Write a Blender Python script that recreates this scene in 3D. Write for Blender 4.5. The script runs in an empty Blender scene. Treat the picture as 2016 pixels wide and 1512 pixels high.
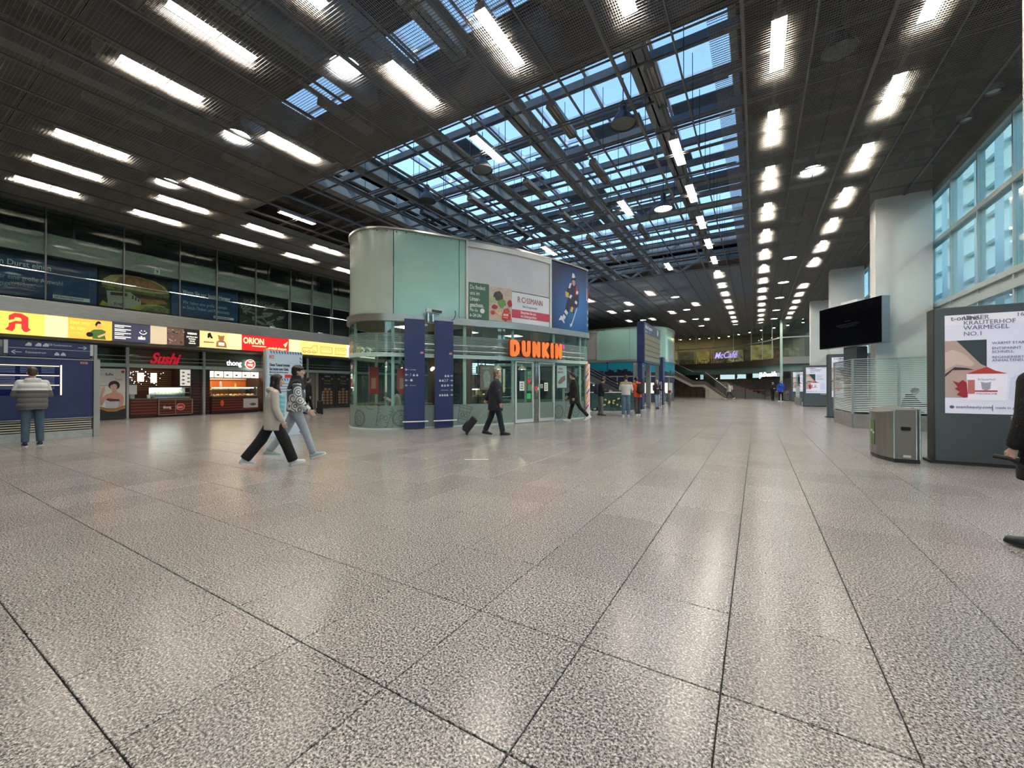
import bpy, bmesh, math, random
from mathutils import Matrix, Vector
random.seed(7)
SC = bpy.context.scene
COL = SC.collection

# ---------------------------------------------------------------- camera
FPX, HZ, CAMH, YAW = 805.0, 760.0, 1.35, math.radians(30.9)
cam_d = bpy.data.cameras.new('camera')
cam_d.sensor_width = 36.0
cam_d.lens = FPX / 2016.0 * 36.0
cam_d.clip_start, cam_d.clip_end = 0.05, 500.0
cam = bpy.data.objects.new('camera', cam_d)
COL.objects.link(cam)
cam.location = (0, 0, CAMH)
cam.rotation_euler = (math.radians(90) + math.atan((HZ - 756.0) / FPX), 0, YAW)
SC.camera = cam

# ---------------------------------------------------------------- sky
world = bpy.data.worlds.new('sky')
SC.world = world
world.use_nodes = True
wn = world.node_tree
wn.nodes.clear()
w_out = wn.nodes.new('ShaderNodeOutputWorld')
w_bg = wn.nodes.new('ShaderNodeBackground')
w_sky = wn.nodes.new('ShaderNodeTexSky')
w_sky.sky_type = 'NISHITA'
w_sky.sun_disc = False
w_sky.sun_elevation = math.radians(32)
w_sky.sun_rotation = math.radians(120)
w_sky.air_density, w_sky.dust_density, w_sky.ozone_density = 1.2, 0.4, 3.0
w_bg.inputs['Strength'].default_value = 0.24
wn.links.new(w_sky.outputs[0], w_bg.inputs['Color'])
wn.links.new(w_bg.outputs[0], w_out.inputs['Surface'])

# low late sun through the window wall on the right
sun_d = bpy.data.lights.new('sun', 'SUN')
sun_d.energy, sun_d.angle, sun_d.color = 0.9, math.radians(6), (1.0, 0.93, 0.82)
sun = bpy.data.objects.new('sun', sun_d)
COL.objects.link(sun)
sun.location = (30, -20, 30)
sun.rotation_euler = Vector((-0.80, 0.72, -0.62)).to_track_quat('-Z', 'Y').to_euler()

# ---------------------------------------------------------------- exposure
vs = SC.view_settings
vs.view_transform, vs.look = 'Standard', 'None'
vs.exposure, vs.gamma = 1.15, 1.0
vs.use_curve_mapping = False
SC.cycles.use_denoising = True
SC.cycles.use_adaptive_sampling = True
SC.cycles.adaptive_threshold = 0.025
SC.cycles.max_bounces = 7
SC.cycles.transparent_max_bounces = 20
SC.cycles.sample_clamp_indirect = 6.0
SC.cycles.caustics_reflective = False
SC.cycles.caustics_refractive = False

# ================================================================ helpers
V = Vector
PI = math.pi
MATS = {}

def mat(name, col, rough=0.6, metal=0.0, emit=0.0, emit_col=None, var=0.0, scale=6.0, alpha=1.0, spec=0.5, bump=0.0, bscale=60.0, stretch=None):
    if name in MATS:
        return MATS[name]
    m = bpy.data.materials.new(name)
    m.use_nodes = True
    nt = m.node_tree
    p = nt.nodes['Principled BSDF']
    c4 = (col[0], col[1], col[2], 1)
    p.inputs['Base Color'].default_value = c4
    p.inputs['Roughness'].default_value = rough
    p.inputs['Metallic'].default_value = metal
    p.inputs['Specular IOR Level'].default_value = spec
    p.inputs['Alpha'].default_value = alpha
    if emit:
        e = emit_col or col
        p.inputs['Emission Color'].default_value = (e[0], e[1], e[2], 1)
        p.inputs['Emission Strength'].default_value = emit
    if var or bump:
        g = nt.nodes.new('ShaderNodeNewGeometry')
        mp = nt.nodes.new('ShaderNodeMapping')
        if stretch:
            mp.inputs['Scale'].default_value = stretch
        nt.links.new(g.outputs['Position'], mp.inputs['Vector'])
        if var:
            n = nt.nodes.new('ShaderNodeTexNoise')
            n.inputs['Scale'].default_value = scale
            n.inputs['Detail'].default_value = 5
            nt.links.new(mp.outputs[0], n.inputs['Vector'])
            r = nt.nodes.new('ShaderNodeMapRange')
            r.inputs['From Min'].default_value, r.inputs['From Max'].default_value = 0.3, 0.7
            r.inputs['To Min'].default_value, r.inputs['To Max'].default_value = 1 - var, 1 + var
            nt.links.new(n.outputs['Fac'], r.inputs['Value'])
            x = nt.nodes.new('ShaderNodeVectorMath')
            x.operation = 'SCALE'
            x.inputs[0].default_value = col[:3]
            nt.links.new(r.outputs[0], x.inputs['Scale'])
            nt.links.new(x.outputs[0], p.inputs['Base Color'])
        if bump:
            n2 = nt.nodes.new('ShaderNodeTexNoise')
            n2.inputs['Scale'].default_value = bscale
            nt.links.new(mp.outputs[0], n2.inputs['Vector'])
            b = nt.nodes.new('ShaderNodeBump')
            b.inputs['Strength'].default_value = bump
            b.inputs['Distance'].default_value = 0.01
            nt.links.new(n2.outputs['Fac'], b.inputs['Height'])
            nt.links.new(b.outputs[0], p.inputs['Normal'])
    MATS[name] = m
    return m

def glass(name, tint=(0.85, 0.95, 0.93), refl=0.12, rough=0.02, haze=0.0, haze_col=(0.6, 0.75, 0.72)):
    """thin architectural glass: see-through, fresnel reflection, optional frosting"""
    if name in MATS:
        return MATS[name]
    m = bpy.data.materials.new(name)
    m.use_nodes = True
    nt = m.node_tree
    nt.nodes.clear()
    o = nt.nodes.new('ShaderNodeOutputMaterial')
    t = nt.nodes.new('ShaderNodeBsdfTransparent')
    t.inputs[0].default_value = (*tint, 1)
    g = nt.nodes.new('ShaderNodeBsdfGlossy')
    g.inputs['Roughness'].default_value = rough
    # Schlick reflectance that treats both faces of the thin pane alike
    ge = nt.nodes.new('ShaderNodeNewGeometry')
    dt = nt.nodes.new('ShaderNodeVectorMath')
    dt.operation = 'DOT_PRODUCT'
    nt.links.new(ge.outputs['Normal'], dt.inputs[0])
    nt.links.new(ge.outputs['Incoming'], dt.inputs[1])
    def mth(op, a, b_=None, c=None):
        n = nt.nodes.new('ShaderNodeMath')
        n.operation = op
        for k, q in enumerate((a, b_, c)):
            if q is None:
                continue
            if isinstance(q, (int, float)):
                n.inputs[k].default_value = q
            else:
                nt.links.new(q, n.inputs[k])
        return n.outputs[0]
    om = mth('SUBTRACT', 1.0, mth('ABSOLUTE', dt.outputs['Value']))
    f0 = 0.03 + refl * 0.25
    ado = mth('MULTIPLY_ADD', mth('POWER', om, 5.0), 0.85 - f0, f0)
    mx = nt.nodes.new('ShaderNodeMixShader')
    nt.links.new(ado, mx.inputs[0])
    base = t
    if haze:
        d = nt.nodes.new('ShaderNodeBsdfDiffuse')
        d.inputs[0].default_value = (*haze_col, 1)
        tr = nt.nodes.new('ShaderNodeBsdfTranslucent')
        tr.inputs[0].default_value = (*haze_col, 1)
        dm = nt.nodes.new('ShaderNodeMixShader')
        dm.inputs[0].default_value = 0.45
        nt.links.new(d.outputs[0], dm.inputs[1])
        nt.links.new(tr.outputs[0], dm.inputs[2])
        hm = nt.nodes.new('ShaderNodeMixShader')
        hm.inputs[0].default_value = haze
        nt.links.new(t.outputs[0], hm.inputs[1])
        nt.links.new(dm.outputs[0], hm.inputs[2])
        base = hm
    nt.links.new(base.outputs[0], mx.inputs[1])
    nt.links.new(g.outputs[0], mx.inputs[2])
    nt.links.new(mx.outputs[0], o.inputs['Surface'])
    MATS[name] = m
    return m

class MB:
    """collects faces of ONE mesh"""
    def __init__(s):
        s.v, s.f, s.mi = [], [], []
    def add(s, vs_, fs_, mi=0):
        n = len(s.v)
        s.v += [V(p) for p in vs_]
        s.f += [tuple(i + n for i in f) for f in fs_]
        s.mi += [mi] * len(fs_)
        return s
    def box(s, x0, x1, y0, y1, z0, z1, M=None, mi=0):
        p = [V((x, y, z)) for z in (z0, z1) for y in (y0, y1) for x in (x0, x1)]
        if M is not None:
            p = [M @ q for q in p]
        return s.add(p, [(0, 2, 3, 1), (4, 5, 7, 6), (0, 1, 5, 4), (2, 6, 7, 3), (0, 4, 6, 2), (1, 3, 7, 5)], mi)
    def beam(s, a, b, w, h, up=V((0, 0, 1)), mi=0):
        a, b = V(a), V(b)
        d = (b - a)
        L = d.length
        d.normalize()
        x = d.cross(up)
        if x.length < 1e-5:
            x = V((1, 0, 0))
        x.normalize()
        z = x.cross(d)
        M = Matrix(((x.x, d.x, z.x, a.x), (x.y, d.y, z.y, a.y), (x.z, d.z, z.z, a.z), (0, 0, 0, 1)))
        return s.box(-w / 2, w / 2, 0, L, -h / 2, h / 2, M, mi)
    def cyl(s, a, b, r0, r1=None, n=12, cap=True, mi=0):
        r1 = r0 if r1 is None else r1
        a, b = V(a), V(b)
        d = (b - a).normalized()
        x = d.orthogonal().normalized()
        y = d.cross(x)
        vs_, fs_ = [], []
        for c, r in ((a, r0), (b, r1)):
            for i in range(n):
                t = 2 * PI * i / n
                vs_.append(c + (x * math.cos(t) + y * math.sin(t)) * r)
        for i in range(n):
            j = (i + 1) % n
            fs_.append((i, j, n + j, n + i))
        if cap:
            fs_.append(tuple(range(n - 1, -1, -1)))
            fs_.append(tuple(range(n, 2 * n)))
        return s.add(vs_, fs_, mi)
    def tube(s, pts, r, n=8, closed=False, mi=0):
        pts = [V(p) for p in pts]
        m = len(pts)
        vs_, fs_ = [], []
        for k, p in enumerate(pts):
            a = pts[(k - 1) % m] if (k or closed) else p
            b = pts[(k + 1) % m] if (k < m - 1 or closed) else p
            d = (b - a).normalized()
            up = V((0, 0, 1)) if abs(d.z) < 0.95 else V((1, 0, 0))
            x = d.cross(up).normalized()
            y = x.cross(d)
            for i in range(n):
                t = 2 * PI * i / n
                vs_.append(p + (x * math.cos(t) + y * math.sin(t)) * r)
        for k in range(m if closed else m - 1):
            k2 = (k + 1) % m
            for i in range(n):
                j = (i + 1) % n
                fs_.append((k * n + i, k2 * n + i, k2 * n + j, k * n + j))
        if not closed:
            fs_.append(tuple(range(n)))
            fs_.append(tuple(range((m - 1) * n + n - 1, (m - 1) * n - 1, -1)))
        return s.add(vs_, fs_, mi)
    def prism(s, poly, z0, z1, M=None, mi=0):
        n = len(poly)
        p = [V((x, y, z0)) for x, y in poly] + [V((x, y, z1)) for x, y in poly]
        if M is not None:
            p = [M @ q for q in p]
        return s.add(p, [tuple(range(n - 1, -1, -1)), tuple(range(n, 2 * n))] + [(i, (i + 1) % n, n + (i + 1) % n, n + i) for i in range(n)], mi)
    def lathe(s, prof, c=(0, 0, 0), n=20, mi=0, M=None):
        vs_, fs_ = [], []
        c = V(c)
        for r, z in prof:
            for i in range(n):
                t = 2 * PI * i / n
                q = V((r * math.cos(t), r * math.sin(t), z))
                if M is not None:
                    q = M @ q
                vs_.append(c + q)
        for k in range(len(prof) - 1):
            for i in range(n):
                j = (i + 1) % n
                fs_.append((k * n + i, k * n + j, (k + 1) * n + j, (k + 1) * n + i))
        return s.add(vs_, fs_, mi)
    def ball(s, c, r, n=10, m=6, M=None, mi=0):
        rx, ry, rz = (r, r, r) if not hasattr(r, '__len__') else r
        vs_, fs_ = [], []
        for k in range(m + 1):
            a = PI * k / m
            for i in range(n):
                t = 2 * PI * i / n
                q = V((rx * math.sin(a) * math.cos(t), ry * math.sin(a) * math.sin(t), rz * math.cos(a)))
                if M is not None:
                    q = M @ q
                vs_.append(V(c) + q)
        for k in range(m):
            for i in range(n):
                j = (i + 1) % n
                fs_.append((k * n + i, (k + 1) * n + i, (k + 1) * n + j, k * n + j))
        return s.add(vs_, fs_, mi)
    def loft(s, rings, mi=0, n=16):
        """rings: (centre, vector_a, vector_b) ellipses"""
        vs_, fs_ = [], []
        for c, a, b in rings:
            c, a, b = V(c), V(a), V(b)
            for i in range(n):
                t = 2 * PI * i / n
                vs_.append(c + a * math.cos(t) + b * math.sin(t))
        m = len(rings)
        for k in range(m - 1):
            for i in range(n):
                j = (i + 1) % n
                fs_.append((k * n + i, k * n + j, (k + 1) * n + j, (k + 1) * n + i))
        fs_.append(tuple(range(n - 1, -1, -1)))
        fs_.append(tuple(range((m - 1) * n, m * n)))
        return s.add(vs_, fs_, mi)
    def mesh(s, name, fix=True):
        me = bpy.data.meshes.new(name)
        me.from_pydata([tuple(p) for p in s.v], [], s.f)
        if any(s.mi):
            me.polygons.foreach_set('material_index', s.mi)
        if fix:
            bm = bmesh.new()
            bm.from_mesh(me)
            bmesh.ops.remove_doubles(bm, verts=bm.verts, dist=1e-6)
            bmesh.ops.recalc_face_normals(bm, faces=bm.faces)
            bm.to_mesh(me)
            bm.free()
        me.update()
        return me
    def build(s, name, m, parent=None, smooth=False, world=False, bevel=0, fix=True, sharp=35):
        if world and parent is not None:
            Mi = WM(parent).inverted()
            s.v = [Mi @ p for p in s.v]
        me = s.mesh(name, fix)
        for q in (m if isinstance(m, (list, tuple)) else [m]):
            me.materials.append(q)
        if smooth:
            me.polygons.foreach_set('use_smooth', [True] * len(me.polygons))
            if sharp:
                me.set_sharp_from_angle(angle=math.radians(sharp))
        o = bpy.data.objects.new(name, me)
        COL.objects.link(o)
        if parent is not None:
            o.parent = parent
        if bevel:
            md = o.modifiers.new('bevel', 'BEVEL')
            md.width, md.segments, md.limit_method = bevel, 2, 'ANGLE'
        return o

def WM(o):
    M = o.matrix_basis.copy()
    while o.parent is not None:
        o = o.parent
        M = o.matrix_basis @ M
    return M

def tag(o, label, cat, group=None):
    o['label'] = label
    o['category'] = cat
    if group:
        o['group'] = group
    return o

def thing(name, label, cat, loc=(0, 0, 0), rotz=0.0, group=None):
    o = bpy.data.objects.new(name, None)
    o.empty_display_size = 0.2
    COL.objects.link(o)
    o.location = loc
    o.rotation_euler = (0, 0, rotz)
    o.matrix_basis = Matrix.Translation(V(loc)) @ Matrix.Rotation(rotz, 4, 'Z')
    return tag(o, label, cat, group)

def struct(o):
    o['kind'] = 'structure'
    return o

def inst(name, me, parent, M):
    o = bpy.data.objects.new(name, me)
    COL.objects.link(o)
    o.parent = parent
    o.matrix_basis = M
    return o

def dup(root, loc, rotz=None, label=None, scale=None):
    r = root.copy()
    COL.objects.link(r)
    r.location = loc
    if rotz is not None:
        r.rotation_euler = (0, 0, rotz)
    if label:
        r['label'] = label
    for ch in list(root.children):
        c = ch.copy()
        COL.objects.link(c)
        c.parent = r
        for g in list(ch.children):
            d = g.copy()
            COL.objects.link(d)
            d.parent = c
    return r

def frame(o, x, y):
    """matrix with origin o, local x along x, local y along y (text plane)"""
    x, y = V(x).normalized(), V(y).normalized()
    z = x.cross(y)
    return Matrix(((x.x, y.x, z.x, o[0]), (x.y, y.y, z.y, o[1]), (x.z, y.z, z.z, o[2]), (0, 0, 0, 1)))

def text(body, size, m, parent, M, extrude=0.002, align='LEFT', bold=0.0, shear=0.0, name='lettering', world=False, space=1.0, xs=1.0, res=3, bevel=0.0):
    cu = bpy.data.curves.new('t', 'FONT')
    cu.body, cu.size, cu.extrude, cu.align_x = body, size, extrude, align
    cu.offset, cu.shear, cu.space_character, cu.resolution_u = bold * size, shear, space, res
    cu.bevel_depth = bevel
    to = bpy.data.objects.new('t', cu)
    me = bpy.data.meshes.new_from_object(to)
    bpy.data.objects.remove(to)
    bpy.data.curves.remove(cu)
    me.name = name
    if xs != 1.0:
        me.transform(Matrix.Diagonal((xs, 1, 1, 1)))
    me.transform(M if not world else WM(parent).inverted() @ M)
    me.materials.clear()
    me.materials.append(m)
    o = bpy.data.objects.new(name, me)
    COL.objects.link(o)
    if parent is not None:
        o.parent = parent
    return o

def flat(name, poly, m, parent, M, t=0.003, world=False):
    """flat printed shape: polygon in the x/y plane of M, t thick along its z"""
    b = MB()
    b.prism(poly, 0, t, M)
    return b.build(name, m, parent, world=world)

def rect(x0, x1, y0, y1):
    return [(x0, y0), (x1, y0), (x1, y1), (x0, y1)]

def disc(cx, cy, rx, ry=None, n=20, a0=0, a1=2 * PI):
    ry = rx if ry is None else ry
    return [(cx + rx * math.cos(a0 + (a1 - a0) * i / n), cy + ry * math.sin(a0 + (a1 - a0) * i / n)) for i in range(n)]

def to_px(X, Y, Z):
    s_, c_ = math.sin(YAW), math.cos(YAW)
    d = -s_ * X + c_ * Y
    if d < 0.2:
        return None
    return 1008 + FPX * (c_ * X + s_ * Y) / d, HZ - FPX * (Z - CAMH) / d, d

# ================================================================ materials
def granite_mat():
    m = bpy.data.materials.new('granite')
    m.use_nodes = True
    nt = m.node_tree
    N, L = nt.nodes.new, nt.links.new
    p = nt.nodes['Principled BSDF']
    geo = N('ShaderNodeNewGeometry')
    info = N('ShaderNodeObjectInfo')
    n1 = N('ShaderNodeTexNoise'); n1.inputs['Scale'].default_value = 88; n1.inputs['Detail'].default_value = 3; n1.inputs['Roughness'].default_value = 0.65
    n2 = N('ShaderNodeTexVoronoi'); n2.inputs['Scale'].default_value = 110
    n3 = N('ShaderNodeTexNoise'); n3.inputs['Scale'].default_value = 150; n3.inputs['Detail'].default_value = 2
    n4 = N('ShaderNodeTexNoise'); n4.inputs['Scale'].default_value = 0.5; n4.inputs['Detail'].default_value = 3
    for n in (n1, n2, n3, n4):
        L(geo.outputs['Position'], n.inputs['Vector'])
    r1 = N('ShaderNodeValToRGB')
    cr = r1.color_ramp
    cr.elements[0].position, cr.elements[0].color = 0.38, (0.03, 0.028, 0.028, 1)
    cr.elements[1].position, cr.elements[1].color = 0.62, (0.79, 0.77, 0.745, 1)
    for pos, c in ((0.43, (0.15, 0.142, 0.138, 1)), (0.50, (0.39, 0.365, 0.345, 1)), (0.58, (0.57, 0.54, 0.51, 1))):
        e = cr.elements.new(pos); e.color = c
    L(n1.outputs['Fac'], r1.inputs['Fac'])
    r2 = N('ShaderNodeValToRGB')
    cr = r2.color_ramp
    cr.elements[0].position, cr.elements[0].color = 0.0, (0.60, 0.58, 0.57, 1)
    cr.elements[1].position, cr.elements[1].color = 1.0, (1.25, 1.2, 1.17, 1)
    L(n2.outputs['Color'], r2.inputs['Fac'])
    mx = N('ShaderNodeMix'); mx.data_type = 'RGBA'; mx.blend_type = 'MULTIPLY'; mx.inputs['Factor'].default_value = 0.8
    L(r1.outputs[0], mx.inputs['A']); L(r2.outputs[0], mx.inputs['B'])
    dk = N('ShaderNodeValToRGB')
    dk.color_ramp.elements[0].position, dk.color_ramp.elements[0].color = 0.37, (0.08, 0.08, 0.085, 1)
    dk.color_ramp.elements[1].position, dk.color_ramp.elements[1].color = 0.44, (1, 1, 1, 1)
    L(n3.outputs['Fac'], dk.inputs['Fac'])
    mx2 = N('ShaderNodeMix'); mx2.data_type = 'RGBA'; mx2.blend_type = 'MULTIPLY'; mx2.inputs['Factor'].default_value = 0.9
    L(mx.outputs['Result'], mx2.inputs['A']); L(dk.outputs[0], mx2.inputs['B'])
    mr = N('ShaderNodeMapRange'); mr.inputs['To Min'].default_value, mr.inputs['To Max'].default_value = 0.92, 1.08
    L(info.outputs['Random'], mr.inputs['Value'])
    mr4 = N('ShaderNodeMapRange'); mr4.inputs['From Min'].default_value, mr4.inputs['From Max'].default_value = 0.3, 0.7
    mr4.inputs['To Min'].default_value, mr4.inputs['To Max'].default_value = 0.9, 1.1
    L(n4.outputs['Fac'], mr4.inputs['Value'])
    mm = N('ShaderNodeMath'); mm.operation = 'MULTIPLY'
    L(mr.outputs[0], mm.inputs[0]); L(mr4.outputs[0], mm.inputs[1])
    sc = N('ShaderNodeVectorMath'); sc.operation = 'SCALE'
    L(mx2.outputs['Result'], sc.inputs[0]); L(mm.outputs[0], sc.inputs['Scale'])
    L(sc.outputs[0], p.inputs['Base Color'])
    p.inputs['Roughness'].default_value = 0.22
    p.inputs['Specular IOR Level'].default_value = 0.45
    return m

GRAN = granite_mat()
M_joint = mat('joint', (0.035, 0.033, 0.03), 0.9)
M_steel = mat('brushed_steel', (0.50, 0.48, 0.46), 0.32, 0.9, var=0.12, scale=3, stretch=(1, 1, 14))
M_chrome = mat('polished_steel', (0.75, 0.76, 0.76), 0.15, 1.0)
M_alu = mat('aluminium', (0.55, 0.57, 0.57), 0.35, 0.7)
M_mesh = mat('ceiling_mesh_paint', (0.33, 0.315, 0.29), 0.6)
M_rail = mat('ceiling_rail_paint', (0.15, 0.142, 0.13), 0.55)
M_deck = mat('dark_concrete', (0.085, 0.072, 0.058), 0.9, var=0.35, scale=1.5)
M_beam = mat('grey_green_beam', (0.24, 0.265, 0.26), 0.5, var=0.08)
M_beamdk = mat('slate_beam', (0.11, 0.125, 0.135), 0.5, var=0.1)
M_beambr = mat('brown_grey_beam', (0.115, 0.105, 0.092), 0.6, var=0.1)
M_white = mat('white_paint', (0.78, 0.78, 0.74), 0.6, var=0.03, scale=2)
M_black = mat('black', (0.006, 0.006, 0.007), 0.5)
M_dark = mat('charcoal', (0.03, 0.032, 0.034), 0.5)
M_mint = mat('mint_glass_panel', (0.335, 0.56, 0.495), 0.13, var=0.04, scale=1.0)
M_sage = mat('sage_panel', (0.42, 0.50, 0.43), 0.16, var=0.05, scale=1.0)
M_mintf = mat('mint_frame', (0.50, 0.68, 0.62), 0.35)
M_glass = glass('clear_glass', (0.86, 0.95, 0.92))
M_glassd = glass('upper_front_glass', (0.80, 0.87, 0.85), 0.05, 0.03)
M_glassw = glass('window_glass', (0.78, 0.93, 0.93), 0.25)
M_roofg = glass('roof_glass', (0.92, 0.97, 0.98), 0.05)
M_tube = mat('lamp_tube', (1, 0.97, 0.92), 0.5, emit=80.0, emit_col=(1.0, 0.915, 0.79))
M_tubeoff = mat('lamp_tube_off', (0.30, 0.30, 0.28), 0.4)
M_refl = mat('lamp_reflector', (0.30, 0.29, 0.26), 0.35)

# ================================================================ floor
TX, TY, TW, TL = -0.14, 1.287, 0.647, 0.731
M_slab = MB()
M_slab.box(-27, 6, -14, 62, -0.25, -0.012)
floor = struct(M_slab.build('floor', M_joint))

def tile_mb(x0, y0, b=None):
    b = b or MB()
    g_, bv = 0.0029, 0.003
    X0, X1, Y0, Y1 = x0 + g_, x0 + TW - g_, y0 + g_, y0 + TL - g_
    o = [(X0, Y0), (X1, Y0), (X1, Y1), (X0, Y1)]
    i = [(X0 + bv, Y0 + bv), (X1 - bv, Y0 + bv), (X1 - bv, Y1 - bv), (X0 + bv, Y1 - bv)]
    b.add([(x, y, -0.012) for x, y in o] + [(x, y, -0.0025) for x, y in o] + [(x, y, 0) for x, y in i],
          [(8, 9, 10, 11)] + [(k, (k + 1) % 4, 4 + (k + 1) % 4, 4 + k) for k in range(4)] + [(4 + k, 4 + (k + 1) % 4, 8 + (k + 1) % 4, 8 + k) for k in range(4)])
    return b
tile_me = tile_mb(0, 0).mesh('tile', False)
tile_me.materials.append(GRAN)
cells = []
for i in range(-35, 9):
    for j in range(-20, 83):
        x0, y0 = TX + i * TW, TY + j * TL
        q = to_px(x0 + TW / 2, y0 + TL / 2, 0)
        vis = q is not None and -60 < q[0] < 2076 and q[1] < 1600
        area = 1.0 / q[2] ** 3 if vis else 0
        cells.append((-area, x0, y0))
cells.sort()
rest = MB()
for k, (a, x0, y0) in enumerate(cells):
    if k < 300:
        inst('tile', tile_me, floor, Matrix.Translation((x0, y0, 0)))
    else:
        tile_mb(x0, y0, rest)
ro = rest.build('tile_field', GRAN, floor, fix=False)
ro['kind'] = 'stuff'

# ================================================================ ceiling
CZ = 7.6                      # underside of the mesh ceiling
RX, RDX, RY, RDY = 0.35, 2.17, 11.8, 2.76
XL, XR = -22.6, 4.95          # side walls
SKX0, SKX1, SKY0, SKY1 = -14.6, -0.55, 3.6, 30.0   # skylight opening
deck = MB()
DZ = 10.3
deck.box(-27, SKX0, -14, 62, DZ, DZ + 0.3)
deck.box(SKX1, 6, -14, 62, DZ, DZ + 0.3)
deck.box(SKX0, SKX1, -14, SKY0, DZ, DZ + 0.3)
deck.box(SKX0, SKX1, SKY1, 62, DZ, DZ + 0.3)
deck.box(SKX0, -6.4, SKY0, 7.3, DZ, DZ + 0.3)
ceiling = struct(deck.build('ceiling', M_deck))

def panel_mesh():
    b = MB()
    hx, hy = RDX / 2 - 0.012, RDY / 2 - 0.012
    n = 56
    for i in range(n + 1):
        x = -hx + 2 * hx * i / n
        b.box(x - 0.0013, x + 0.0013, -hy, hy, 0.003, 0.0115)
    n = 46
    for i in range(n + 1):
        y = -hy + 2 * hy * i / n
        b.box(-hx, hx, y - 0.0014, y + 0.0014, 0, 0.0135)
    me = b.mesh('ceiling_panel', False)
    me.materials.append(M_mesh)
    return me
pm = panel_mesh()

def is_open(k, j):            # panels taken out under the skylight
    return -7 <= k <= -1 and -1 <= j <= 4
for k in range(-10, 3):
    for j in range(-6, 17):
        if is_open(k, j):
            continue
        x, y = RX + RDX * k, RY + RDY * j
        M = Matrix.Translation((x, y, CZ))
        if k == 2:
            M = Matrix.Translation(((x - RDX / 2 + XR) / 2, y, CZ)) @ Matrix.Diagonal(((XR - x + RDX / 2) / RDX, 1, 1, 1))
        inst('ceiling_panel', pm, ceiling, M)
# rails: along the hall, and pairs across it
for k in range(-21, 6):
    x = RX + RDX / 2 * (k + 0.5)
    if x > XR or x < XL:
        continue
    b = MB()
    w = 0.028 if k % 2 else 0.014
    b.box(x - w, x + w, -6, 55, CZ - 0.03, CZ + 0.03)
    b.build('ceiling_rail', M_rail, ceiling)
for j in range(-12, 33):
    y = RY + RDY / 2 * j
    for s_ in (-0.05, 0.05):
        b = MB()
        b.box(XL, XR, y + s_ - 0.010, y + s_ + 0.010, CZ + 0.022, CZ + 0.05)
        b.build('ceiling_rail', M_rail, ceiling)
# thin hanger rods over the open part
b = MB()
for k in range(-11, 0):
    for j in range(-2, 11):
        x, y = RX + RDX / 2 * (k + 0.5), RY + RDY / 2 * j
        b.cyl((x, y, CZ), (x, y, 9.2), 0.009, n=5)
o = b.build('hanger_rods', M_dark, ceiling)
o['kind'] = 'stuff'

# skylight frame and panes
skyl = struct(thing('window_skylight', '', ''))
del skyl['label'], skyl['category']
GZ = 11.2
pane = MB()
pane.box(0.03, 1.97, 0.03, 1.27, 0, 0.015)
pane_me = pane.mesh('pane', False)
pane_me.materials.append(M_roofg)
ny = int((SKY1 - SKY0) / 1.3)
for i in range(7):
    for j in range(ny):
        inst('pane', pane_me, skyl, Matrix.Translation((SKX0 + 0.02 + i * 2.0, SKY0 + j * 1.3, GZ)))
for i in range(8):
    b = MB()
    x = SKX0 + 0.02 + i * 2.0
    b.box(x - 0.05, x + 0.05, SKY0, SKY1, GZ - 0.16, GZ + 0.03)
    b.build('glazing_bar', M_alu, skyl)
for j in range(ny + 1):
    b = MB()
    y = SKY0 + j * 1.3
    b.box(SKX0, SKX1, y - 0.035, y + 0.035, GZ - 0.1, GZ + 0.03)
    b.build('glazing_bar', M_alu, skyl)
curb = MB()
for (x0, x1, y0, y1) in ((SKX0 - 0.15, SKX0, SKY0, SKY1), (SKX1, SKX1 + 0.15, SKY0, SKY1), (SKX0 - 0.15, SKX1 + 0.15, SKY0 - 0.15, SKY0), (SKX0 - 0.15, SKX1 + 0.15, SKY1, SKY1 + 0.15)):
    curb.box(x0, x1, y0, y1, DZ - 0.3, GZ + 0.05)
curb.build('curb', M_beam, skyl)

# steel carrying the roof
steel = struct(thing('trim_roof_steel', '', ''))
del steel['label'], steel['category']
def ibeam_y(x, y0, y1, z0, z1, w, m):
    b = MB()
    b.box(x - w / 2, x + w / 2, y0, y1, z0, z0 + 0.03)
    b.box(x - w / 2, x + w / 2, y0, y1, z1 - 0.03, z1)
    b.box(x - 0.02, x + 0.02, y0, y1, z0, z1)
    return b.build('girder', m, steel)
for x in (-13.9, -11.6, -8.7, -5.75, -2.35):
    ibeam_y(x, 0.5, 33, 8.75, 9.3, 0.36, M_beam)
for y in [8.9 + 1.42 * i for i in range(15)]:
    b = MB()
    b.box(SKX0 - 0.6, SKX1 + 0.3, y - 0.075, y + 0.075, 9.32, 9.52)
    b.build('cross_beam', M_beamdk, steel)
    b = MB()
    b.cyl((SKX0 - 0.4, y + 0.5, 8.62), (SKX1, y + 0.5, 8.62), 0.035, n=8)
    b.build('pipe', M_beamdk, steel)
for y in (7.55, 17.6, 27.2):
    b = MB()
    z0 = 7.72 if y < 10 else 8.4
    b.box(XL, XR, y - 0.16, y + 0.16, z0, z0 + 0.03)
    b.box(XL, XR, y - 0.16, y + 0.16, 9.3, 9.33)
    b.box(XL, XR, y - 0.03, y + 0.03, z0, 9.33) if y < 10 else None
    b.build('main_beam', M_beambr if y < 10 else M_beam, steel)
    if y > 10:
        for i in range(8):
            x0 = SKX0 + i * 1.5
            b = MB()
            b.beam((x0, y, 8.45 if i % 2 else 9.3), (x0 + 1.5, y, 9.3 if i % 2 else 8.45), 0.14, 0.14)
            b.build('brace', M_beam, steel)
for x in (-21, -18.8, -16.6, -14.4, 0.9, 3.1):
    ibeam_y(x, -6, 55, 8.9, 9.4, 0.25, M_deck)
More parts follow.
